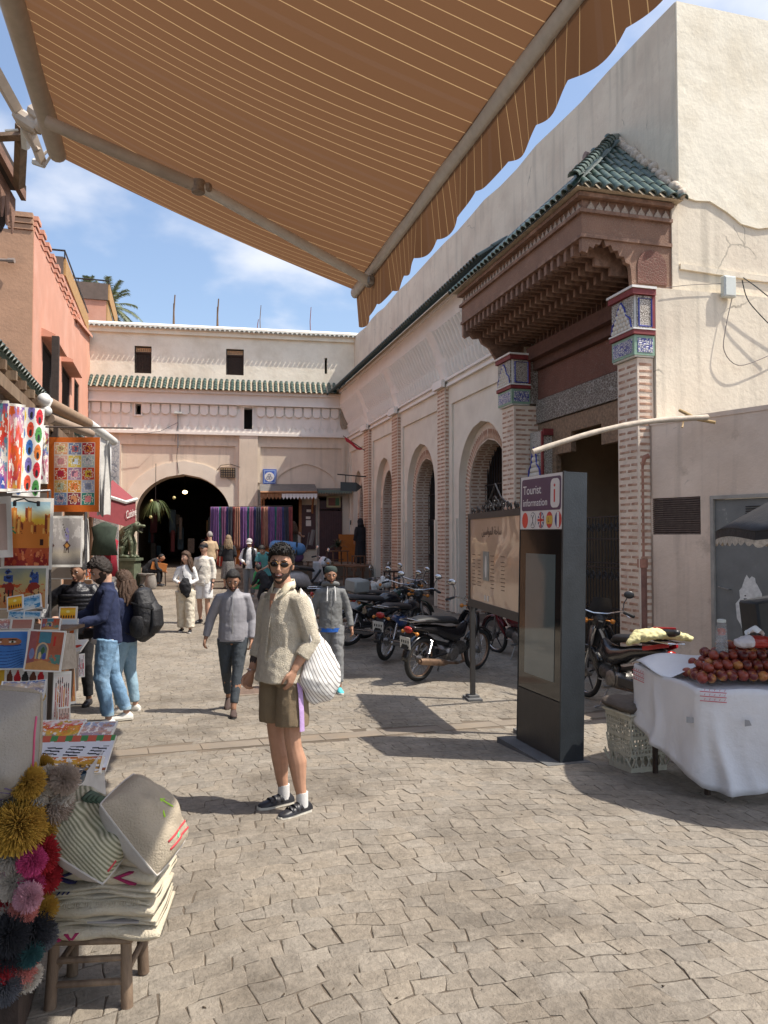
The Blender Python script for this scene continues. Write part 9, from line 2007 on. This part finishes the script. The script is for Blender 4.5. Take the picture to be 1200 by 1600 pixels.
# ================================================================== AROUND THE FAR WALL
def onB(u, v, d=0): s, z = hB(u, v, d); return B(s, z, d)
def bquad(m, u0, u1, v0, v1, d0, d1):
 s0, z1 = hB((u0), v0, d0); s1, z0 = hB(u1, v1, d0); bbox(m, s1, s0, z0, z1, d0, d1)
def far_things():
 c = onB(421, 745, .05); t = thing('tile_sign', 'square blue tile sign with white disc of three rings above the shop', 'sign', c)
 m = M(); bquad(m, 411, 432, 733, 756, .01, .05); m.build('blue_field', mat('sign blue', (.06,.13,.48), .4, .1), t)
 m = M(); bquad(m, 412.5, 430.5, 734.5, 754.5, .05, .056); m.build('pale_field', mat('sign pale blue', (.30,.40,.62), .4, .05), t)
 m = M(); bquad(m, 414, 429, 736, 753, .057, .06); m.build('blue_square', MATS['sign blue'], t)
 def disc(r, d, cc=c, k=24, dx=0, dz=0): return [cc+bd*(r*cos(2*pi*q/k)+dx)+Vector((0,0,r*sin(2*pi*q/k)+dz))+bn*d for q in range(k)]
 m = M(); m.prism(disc(.185, .014), -bn*.003); m.build('disc', whitetile, t)
 m = M()
 for dx, dz in ((0,.06),(-.055,-.035),(.055,-.035)):
  pts = disc(.055, .018, c, 16, dx, dz); m.tube(pts+[pts[0]], .008, 4)
 m.build('rings', mat('ring grey blue', (.12,.15,.25), .5), t)
 c = onB(355, 738, .1); t = thing('wall_lamp', 'rectangular black lattice wall lamp right of the archway', 'lamp', c); m = M(); bquad(m, 345, 367, 731, 746, .0, .10); m.build('glass_box', mat('lamp glass', (.55,.38,.20), .4, .1), t)
 m = M(); s1, z1 = hB(345,731,.1); s0, z0 = hB(367,746,.1)
 for k in range(7): s = s0+(s1-s0)*k/6; bbox(m, s-.012, s+.012, z0, z1, .10, .125)
 for k in range(5): z = z0+(z1-z0)*k/4; bbox(m, s0, s1, z-.012, z+.012, .126, .14)
 m.build('lattice', black_iron, t)
 m = M(); m.tube([onB(341,762,.03), onB(335,752,.03), onB(336,738,.03), onB(345,727,.03), onB(360,725,.03), onB(375,730,.2)], .012, 5); tag(m.build('cable', MATS['black cable']), 'looped black cable around the lattice lamp', 'cable')
 t = thing('lamp_mast', 'small metal mast with spotlight and dangling wires above the arch', 'lamp', onB(278, 680, .2)); m = M(); m.tube([onB(278,700,.1), onB(278,645,.1)], .02, 6); m.tube([onB(273,690,.1), onB(278,660,.12)], .01, 5); m.build('mast', steel, t); m = M(); q = onB(278,645,.18); m.box(q, (.28,.18,.07)); m.build('spotlight', MATS['pale grey plastic'], t)
 m = M(); m.tube([onB(278,690,.1), onB(276,715,.06), onB(279,740,.08)], .01, 5); m.tube([onB(278,660,.1), onB(250,674,.3), onB(205,680,.3)], .008, 5); m.build('wire', black_iron, t)
 for k, (u,v,txt) in enumerate(((289,769,'left glowing bulb hanging in the dark archway'),(364,771,'right glowing bulb hanging in the dark archway'))):
  c = P(u, v, 33); t = thing('hanging_bulb', txt, 'bulb', c, group='bulbs in the archway'); m = M(); m.sph(c, .10, 10, 8, sc=(1.1,1.1,.8)); m.build('bulb', mat('warm bulb', (1,.75,.35), .5, 0, emis=5), t, smooth=2); m = M(); m.tube([c+Vector((0,0,.08)), c+Vector((0,0,1.2))], .012, 4); m.build('wire', black_iron, t)
 rr_ = random.Random(9); gg = 'goods hanging in the dark archway'
 for k in range(22):
  u = rr_.uniform(222, 352); v = rr_.uniform(800, 868); c = P(u, v, 31.6+rr_.uniform(0,1.5)); h_ = rr_.uniform(.4,1.0); w_ = rr_.uniform(.12,.3); m = M(); m.box(c, (w_,.12,h_), None, .03)
  cc = rr_.choice(((.10,.02,.02),(.05,.04,.03),(.10,.07,.03),(.03,.05,.06),(.12,.10,.08))); nm = {(.10,.02,.02):'dull red',(.05,.04,.03):'dark brown',(.10,.07,.03):'ochre',(.03,.05,.06):'dark teal',(.12,.10,.08):'greyish'}[cc]
  tag(m.build('hanging_garment', mat('garment %.2f%.2f' % cc[:2], cc, .9, .3, 8)), '%s garment hanging %s in the %s of the dark archway' % (nm, 'high' if v < 822 else 'midway' if v < 845 else 'low', 'left' if u < 262 else 'middle' if u < 305 else 'right'), 'garment', gg)
 rack = thing('scarf_rack', 'wooden rack hung with colourful scarves right of the archway', 'rack', onB(390, 880, 1.6)); m = M(); D_ = 25.6
 m.tube([P(329,793,D_), P(457,791,D_)], .03, 6); m.tube([P(331,852,D_), P(457,850,D_)], .025, 6)
 for u in (330, 456): a = P(u,793,D_); m.tube([(a.x,a.y,g(a.x,a.y)), a], .035, 6)
 m.build('frame', wood_dark, rack)
 pal = [((.17,.07,.24),'violet'),((.28,.08,.20),'magenta'),((.10,.03,.12),'plum'),((.35,.05,.04),'brick red'),((.10,.12,.05),'olive'),((.24,.09,.30),'bright purple'),((.34,.22,.36),'lilac'),((.04,.05,.2),'navy'),((.45,.20,.12),'rust orange'),((.06,.16,.35),'blue'),((.03,.22,.2),'teal'),((.25,.05,.25),'purple'),((.03,.03,.05),'black and white'),((.5,.32,.25),'peach')]
 def scarf(c, w_, h_, col, seed):
  m = M()
  def f(i,j):
   x = (i-.5)*w_*(1+.25*j); y = .03*sin(i*14+seed)*(.4+j)+.02*sin(i*29+seed*2)
   return c+Vector((CP,-SP,0))*x+Vector((-SP,-CP,0))*y+Vector((0,0,-h_*j+.04*sin(i*6+seed)*j))
  m.grid(f, 14, 8); return m
 n = 23
 for k in range(n):
  u = 333+(453-333)*k/(n-1); col, nm = pal[(k*5+k//4) % len(pal)]; sc = scarf(P(u,792,D_-.05-.03*(k%2)), .15, 1.28+.12*hsh(k,1), col, k)
  col = tuple(.62*q+.02 for q in col); o = sc.build('scarf', mat('scarf '+nm, col, .85, .3, 20, col2=tuple(min(1,q*1.8) for q in col), mixsc=9, stretch=(4,4,.4)), smooth=2); q = o.modifiers.new('t','SOLIDIFY'); q.thickness = .01
  nb = lambda q: pal[(q*5+q//4) % len(pal)][1]; tag(o, '%s scarf between the %s and %s scarves in the upper row' % (nm, nb(k-1) if k else 'rack end', nb(k+1)), 'scarf', 'scarves on the rack')
 for k in range(13):
  u = 345+(452-345)*k/12; col, nm = [((.50,.06,.04),'red'),((.55,.35,.06),'yellow'),((.4,.06,.2),'magenta'),((.5,.15,.03),'orange'),((.2,.05,.25),'purple')][k%5]; sc = scarf(P(u,848,D_-.02), .2, .75, col, k+40)
  o = sc.build('scarf', mat('scarf low '+nm, col, .85, .3, 20), smooth=2); tag(o, '%s scarf in the %s part of the lower row on the rack' % (nm, ('far left','left','middle','right','far right')[k*5//13]), 'scarf', 'scarves on the rack')
 t = thing('drinks_kiosk', 'small drinks kiosk built into the wall with scalloped wooden canopy', 'shop', onB(450, 880, .3))
 wd = mat('orange brown board', (.30,.14,.06), .7, .2, 10); mt = mat('old zinc sheet', (.17,.16,.15), .6, .2, 6, metal=.3); mar = mat('maroon painted metal', (.055,.018,.02), .5, .2, 6, .2, 30)
 def bp(name, mm, u0,u1,v0,v1,d0,d1, par=t): m = M(); bquad(m, u0,u1,v0,v1,d0,d1); return m.build(name, mm, par)
 m = M(); a, b_ = onB(406,758,.05), onB(492,758,.05); e = bn*1.1+Vector((0,0,-.35)); m.prism([a, b_, b_+e, a+e], (0,0,.04)); m.build('canopy_sheet', mt, t)
 m = M(); m.tube([a+e, b_+e], .05, 4); m.build('canopy_edge', wd, t)
 for k in range(16):
  p0 = (a+e).lerp(b_+e, k/16); p1 = (a+e).lerp(b_+e, (k+.96)/16); m = M(); m.prism([p0, p1, p1+Vector((0,0,-.17)), p0.lerp(p1,.5)+Vector((0,0,-.27)), p0+Vector((0,0,-.17))], -bn*.02); m.build('canopy_tooth', wd if k < 6 else white_cloth, t)
 for u in (409, 488): m = M(); q = onB(u,770,.3); m.tube([q, q+bn*.5+Vector((0,0,-.05)), q+Vector((0,0,-.8))], .04, 4); m.build('bracket', wd, t)
 bp('lintel_board', mar, 428,468,771,777,.02,.08); bp('frame_post', wd, 409,413,775,880,.02,.12); bp('frame_post', wd, 467,471,775,880,.02,.12)
 bp('inner_panel', pl_cream, 468,497,778,880,.0,.04)
 sh = bp('shutter_panel', mar, 471,493,789,858,.06,.12)
 for (u0,u1,v0,v1) in ((479,486,796,800),(478,485,807,811),(478,486,813,822)): bp('sticker', whitetile, u0,u1,v0,v1,.125,.13, sh)
 bp('counter', mat('counter white', (.34,.33,.31), .6, .1), 438,468,832,862,.1,.7); bp('fridge_frame', MATS['counter white'], 420,436,813,850,-.5,-.1); bp('fridge_glass', mat('fridge glass', (.05,.06,.05), .2), 422,434,816,848,-.09,-.06)
 bp('bottle_shelf', mat('shelf goods', (.10,.05,.04), .6, .6, 40), 421,435,800,811,-.8,-.4); bp('menu_board', black_iron, 436,455,797,812,-.8,-.7)
 d = thing('maroon_door', 'maroon metal door under a green edged canopy beside the drinks kiosk', 'door', onB(516, 880, .1))
 bp('leaf', mar, 499,534,798,882,.02,.10,d); bp('overpanel', mar, 499,534,782,796,.02,.07,d); bp('door_frame', mat('pale frame', (.35,.30,.26), .8), 495.5,498.5,780,885,.02,.12,d)
 m = M()
 for k in range(9): s0_, z_ = hB(501+3.7*k, 800, .1); s1_, z2 = hB(501.6+3.7*k, 880, .1); bbox(m, s1_-.02, s0_, z2, z_, .10, .115)
 m.build('ribs', mar, d)
 m = M(); a, b_ = onB(491,764,.05), onB(547,764,.05); e = bn*.6+Vector((0,0,-.08)); m.prism([a,b_,b_+e,a+e], (0,0,.03)); m.build('canopy', mt, d)
 for k in range(22):
  p0 = (a+e).lerp(b_+e, k/22); p1 = (a+e).lerp(b_+e, (k+1)/22); m = M(); m.prism([p0,p1,p1+Vector((0,0,-.08)),p0.lerp(p1,.5)+Vector((0,0,-.17)),p0+Vector((0,0,-.08))], bn*-.015); m.build('canopy_tooth', mat('grey green trim', (.14,.19,.16), .7), d)
 o = thing('framed_picture', 'small green and red framed picture over the maroon door', 'picture', onB(521,784,.2)); bp('frame', mat('gilt frame', (.35,.28,.14), .6), 510,532,775,793,.12,.18,o); bp('red_field', mat('faded red', (.16,.05,.03), .6), 513,524,778,790,.18,.19,o); bp('green_field', mat('faded green', (.05,.13,.05), .6), 524,530,778,790,.18,.19,o)
 m = M(); bquad(m, 529,555,835,882,.6,.66); tag(m.build('orange_board', mat('orange board', (.40,.13,.015), .6, .15, 4)), 'bright orange board standing right of the maroon door', 'board')
 o = thing('meter_box', 'grey meter box on the wall above the orange board', 'box', onB(551,820,.3)); bp('housing', MATS['pale grey plastic'], 545,556,810,832,.02,.22,o); m = M(); bquad(m, 547,554,813,820,.22,.235); m.build('dial', black_plastic, o)
 o = thing('arrow_sign', 'dark arrow shaped sign hanging from an iron bar near the corner', 'sign', P(548,760,25)); m = M(); m.tube([P(527,741,25), P(572,745,25.3)], .02, 5); m.tube([P(540,742,25),P(540,754,25)], .01, 4); m.tube([P(556,743,25),P(556,755,25)], .01, 4); m.build('bar', black_iron, o)
 m = M(); m.prism([P(532,753,25),P(557,754,25),P(566,761,25.1),P(557,768,25),P(532,767,25)], (SP*.05,CP*.05,0)); m.build('arrow_board', mat('arrow board', (.03,.035,.035), .5), o)
 o = thing('red_pennant', 'red pointed pennant sticking out from the first far pilaster', 'flag', P(553,690,24)); m = M(); m.grid(lambda i,j: P(538+30*i, 683+20*i-0*j, 24.2).lerp(P(541+27*i, 690+13*i, 24.2), j)+Vector((0,0,.03*sin(i*7)-.06*sin(pi*i)*j)), 14, 5); q = m.build('cloth', mat('pennant red', (.38,.01,.02), .7, .1), o, smooth=2); sl_ = q.modifiers.new('t','SOLIDIFY'); sl_.thickness = .01; m = M(); m.tube([P(536,681,24.2), P(570,704,24.4)], .015, 5); m.build('pole', black_iron, o)
 q0 = gp(486, 25.6); m = M(); m.bb((4.2,25.9,-.1),(6.7,29.8,.78)); struct(m.build('terrace_step', mat('terrace paving', (.16,.125,.095), .9, .2, 3, .5, 30)))
 def table(label, u, v, D, w_, zt_, mm, grp='small wooden tables and stools at the cafe', cat='table', nm='cafe_table', tp=.04):
  c = P(u, v, D); t_ = thing(nm, label, cat, (c.x,c.y,zt_), .2, grp, world=False); h_ = c.z-zt_; m = M(); m.box((0,0,h_), (w_,w_,tp)); m.build('top', mm, t_); ll = w_*.42
  for sx in (-1,1):
   for sy in (-1,1): m = M(); m.tube([(sx*ll*1.05,sy*ll*1.05,0),(sx*ll,sy*ll,h_)], .025, 5); m.build('leg', mm, t_)
  m = M(); m.box((0,0,h_*.4), (w_*.8,.03,.03)); m.build('rail', mm, t_)
 cw = mat('cafe table wood', (.13,.06,.03), .6, .3, 10)
 table('wooden cafe table under the small potted plant', 527, 861, 26.2, .62, .78, cw); table('low wooden cafe table nearer the arcade', 546, 883, 23.5, .75, .30, cw); table('second low cafe table in front of the far pilaster', 560, 885, 22.8, .6, .2, cw)
 table('small wooden stool left of the brick pilaster', 560, 869, 25.6, .36, .6, cw, nm='cafe_stool', cat='stool'); table('dark stool between the far brick pilasters', 612, 893, 21.8, .36, .0, wood_dark, nm='cafe_stool', cat='stool')
 table('plank bench by the blue rolled mattress', 500, 878, 24.6, .7, .35, wood_old, nm='wooden_bench', cat='bench')
 o = thing('rolled_mattress', 'blue and purple rolled mattress lying across a cart behind the scooter', 'mattress', P(452,862,24.5)); m = M(); m.tube([P(430,854,24.3), P(449,856,24.3), P(468,858,24.4)], [(.2,.2),(.23,.22),(.2,.2)], 14, rnd=True); m.build('blue_roll', mat('mattress blue', (.07,.20,.42), .5, .15, 8, .5, 20), o, smooth=2); m = M(); m.tube([P(432,868,24.5), P(466,870,24.5)], .18, 12, rnd=True); m.build('purple_roll', mat('mattress purple', (.10,.05,.14), .6, .15), o, smooth=2); m = M(); m.tube([P(464,847,24.2), P(463,868,24.2)], .03, 5); m.build('tie', black_iron, o)
 c = P(450,880,24.6); m = M(); m.box((c.x,c.y,c.z+.0), (.9,.5,.12)); q = tag(m.build('cart_bed', wood_dark), 'dark handcart bed under the rolled mattress', 'cart')
 m = M(); m.tube([P(483,832,25.5), P(478,862,25.3)], .02, 5); m.tube([P(490,828,25.5), P(485,852,25.3)], [(.07,.02)]*2, 4); tag(m.build('menu_stand', mat('grey board', (.12,.10,.09), .8)), 'leaning board on thin sticks in front of the maroon shutter', 'board')
 c = P(228,864,24.6); o = thing('stone_stool', 'round grey stool by the arch wall', 'stool', (c.x,c.y,g(c.x,c.y))); gz_ = g(c.x,c.y); m = M(); m.lathe((c.x,c.y,gz_), [(.22,0),(.16,.2),(.18,.36),(.26,.38),(.26,.43)], 14); m.build('body', mat('grey stone', (.22,.2,.18), .9, .2, 10), o, smooth=40)
 m = M(); c2 = P(236,868,24.2); m.lathe((c2.x,c2.y,g(c2.x,c2.y)), [(.16,0),(.19,.12),(.16,.3),(.12,.42),(.14,.46)], 14); tag(m.build('clay_jar', MATS['grey stone'], smooth=40), 'small clay jar in front of the crouching person', 'jar')
 c = P(249,866,24.8); gz_ = g(c.x,c.y); o = thing('orange_box', 'bright orange box on a small dark table inside the arch', 'box', (c.x,c.y,gz_)); m = M(); m.box((c.x,c.y,gz_+.62), (.48,.35,.24), Matrix.Rotation(.2,3,'Y')); m.build('box', mat('orange cardboard', (.40,.14,.03), .7, .2, 6), o)
 for sx in (-1,1):
  for sy in (-1,1): m = M(); m.tube([(c.x+sx*.2,c.y+sy*.13,gz_),(c.x+sx*.18,c.y+sy*.1,gz_+.5)], .02, 5); m.build('leg', wood_dark, o)
 def plant(label, u, v, D, r, h_, n_, mm, pot=None, zt_=None, nm='potted_plant', lw=.03, dr=.5):
  c = P(u, v, D); z_ = c.z if zt_ is None else zt_; o = thing(nm, label, 'plant', (c.x,c.y,z_)); rr2 = random.Random(int(u*3)); b0 = Vector((c.x,c.y,z_+(pot or 0)))
  if pot: m = M(); m.lathe((c.x,c.y,z_), [(.10,0),(.15,pot*.9),(.17,pot),(.14,pot),(.12,pot*.8)], 12); m.build('pot', mat('clay pot', (.2,.1,.07), .8), o, smooth=40)
  m = M()
  for k in range(n_):
   an = rr2.uniform(0,6.28); el = rr2.uniform(.3,1.4); L_s = r*rr2.uniform(.6,1.2); d = Vector((cos(an)*cos(el), sin(an)*cos(el), sin(el)*h_/r)); pts = [b0+d*(L_s*q/4)+Vector((0,0,-dr*L_s*(q/4)**2)) for q in range(5)]; w_ = Vector((-sin(an), cos(an), 0))*lw
   m.add([pts[0]-w_*.3, pts[0]+w_*.3, pts[1]+w_, pts[2]+w_*.9, pts[3]+w_*.6, pts[4], pts[3]-w_*.6, pts[2]-w_*.9, pts[1]-w_], [(0,1,2,8),(8,2,3,7),(7,3,4,6),(4,5,6)])
  m.build('leaves', mm, o)
  m = M()
  for k in range(4): an = k*1.6; m.tube([b0, b0+Vector((.06*cos(an),.06*sin(an),h_*.5))], .008, 4)
  m.build('stems', wood_old, o)
 lf = mat('leaf green', (.09,.13,.04), .6, .35, 10, col2=(.17,.22,.08), mixsc=6); lf2 = mat('dark leaf', (.035,.055,.025), .6, .3, 10)
 q = gp(462, 18.5); plant('bright green leafy plant growing low behind the main figure', 462, 920, 18.5, .75, .55, 90, lf, .12, q.z, lw=.05, dr=.4)
 q = gp(505, 22.0); plant('dusty grey green plant in a pot in front of the cafe', 505, 895, 22.0, .5, .4, 70, mat('dusty leaf', (.08,.09,.07), .7, .3, 10), .22, q.z, lw=.035)
 plant('small feathery plant standing on the cafe table', 528, 861, 26.2, .55, .55, 60, lf2, .12, P(527,861,26.2).z+.02, lw=.02)
 c = P(243, 783, 26.5); o = thing('hanging_plant', 'light green drooping spider plant hanging at the left of the archway', 'plant', c); m = M(); m.lathe(c+Vector((0,0,-.12)), [(.05,0),(.14,.08),(.16,.16),(.13,.16)], 12); m.build('basket', wood_dark, o, smooth=40); rr2 = random.Random(2); m = M()
 for k in range(150):
  an = rr2.uniform(0,6.28); L_s = rr2.uniform(.25,.70); d = Vector((cos(an), sin(an)*.6, rr2.uniform(.1,.7))); pts = [c+d*(L_s*q/6*.9)+Vector((0,0,-1.25*L_s*(q/6)**2)) for q in range(7)]; w_ = Vector((-sin(an), cos(an), 0))*.016
  for q in range(6): m.add([pts[q]-w_*(1-q/7), pts[q]+w_*(1-q/7), pts[q+1]+w_*(1-(q+1)/7), pts[q+1]-w_*(1-(q+1)/7)], [(0,1,2,3)])
 m.build('leaves', mat('spider plant leaf', (.10,.14,.045), .6, .3, 6), o); m = M(); m.tube([c, c+Vector((0,0,1.3))], .01, 4); m.build('cord', black_iron, o)
 for k in range(3): m = M(); q = c+Vector(((-.15,.62,-.12)[k], -.1, (-.55,.12,.0)[k])); m.sph(q, .055, 8, 6); m.build('flower', mat('cream flower', (.6,.55,.25), .7), o, smooth=2)
far_things()
def lion():
 D = 24.6; gq = P(197,905,D); zb = P(197,905,D).z; zb = min(zb, g(gq.x,gq.y)+.02); gz_ = g(gq.x,gq.y)
 br = mat('green patinated bronze', (.07,.085,.05), .5, .35, 9, .8, 30, col2=(.17,.18,.11), mixsc=5, metal=.3);
 o = thing('lion_statue', 'green bronze statue of a roaring seated lion on a block', 'statue', (gq.x,gq.y,gz_), -PSI, world=False)
 z0 = P(197,872,D).z-gz_; m = M(); m.bb((-.36,-.35,0),(.36,.35,z0-.08)); m.bb((-.42,-.40,z0-.08),(.42,.40,z0)); m.build('plinth', mat('mossy plinth', (.10,.12,.075), .9, .3, 6, .6, 30), o)
 m = M()
 m.tube([(-.38,0,z0+.15),(-.34,0,z0+.35),(-.15,0,z0+.62),(.05,0,z0+.85),(.15,0,z0+.98)], [(.16,.20),(.22,.22),(.25,.24),(.24,.22),(.18,.17)], 14, ref=(0,1,0), rnd=True)
 for s_ in (-1,1):
  m.tube([(.08,s_*.14,z0+.75),(.20,s_*.16,z0+.45),(.20,s_*.16,z0+.12),(.22,s_*.16,z0+.05)], [.10,.085,.065,.07], 10, rnd=True); m.tube([(.18,s_*.16,z0+.04),(.32,s_*.16,z0+.04)], [.065,.055], 8, rnd=True)
  m.tube([(-.30,s_*.2,z0+.3),(-.05,s_*.24,z0+.30),(-.12,s_*.24,z0+.08)], [.17,.12,.08], 10, rnd=True); m.tube([(-.12,s_*.24,z0+.05),(.10,s_*.24,z0+.05)], [.07,.055], 8, rnd=True)
 m.sph((.28,0,z0+1.02), .17, 14, 10, sc=(1.1,.85,.95)); m.tube([(.36,0,z0+1.03),(.56,0,z0+1.02)], [(.10,.07),(.075,.05)], 10, ref=(0,1,0), rnd=True); m.tube([(.33,0,z0+.90),(.48,0,z0+.82)], [(.08,.04),(.06,.03)], 10, ref=(0,1,0), rnd=True)
 m.tube([(-.42,0,z0+.12),(-.5,.15,z0+.08),(-.40,.3,z0+.06)], .04, 8, rnd=True)
 blend(m.build('body', br, o), .022, 2, .02, .06)
 m = M(); r_ = random.Random(1)
 for k in range(110):
  an = r_.uniform(0,2*pi); f = r_.random(); p = Vector((.16-.12*f+.05*r_.uniform(-1,1), .20*(1+.2*f)*cos(an), z0+1.0-.34*f+.22*sin(an))); d = Vector((-.06, .10*cos(an), -.12+.06*sin(an))); m.tube([p, p+d*.6+Vector((0,0,-.01)), p+d*1.2], [.035,.03,.01], 5, rnd=True)
 m.build('mane', br, o, smooth=2)
 m = M(); m.bb((.36,-.05,z0+.87),(.52,.05,z0+.97)); m.build('open_mouth', dark_void, o)
 for s_ in (-1,1): m = M(); m.sph((.40,s_*.09,z0+1.1), .022, 8, 6); m.build('eye', dark_void, o, smooth=2); m = M(); m.sph((.20,s_*.14,z0+1.16), .05, 8, 6, sc=(.7,.5,1)); m.build('ear', br, o, smooth=2)
lion()
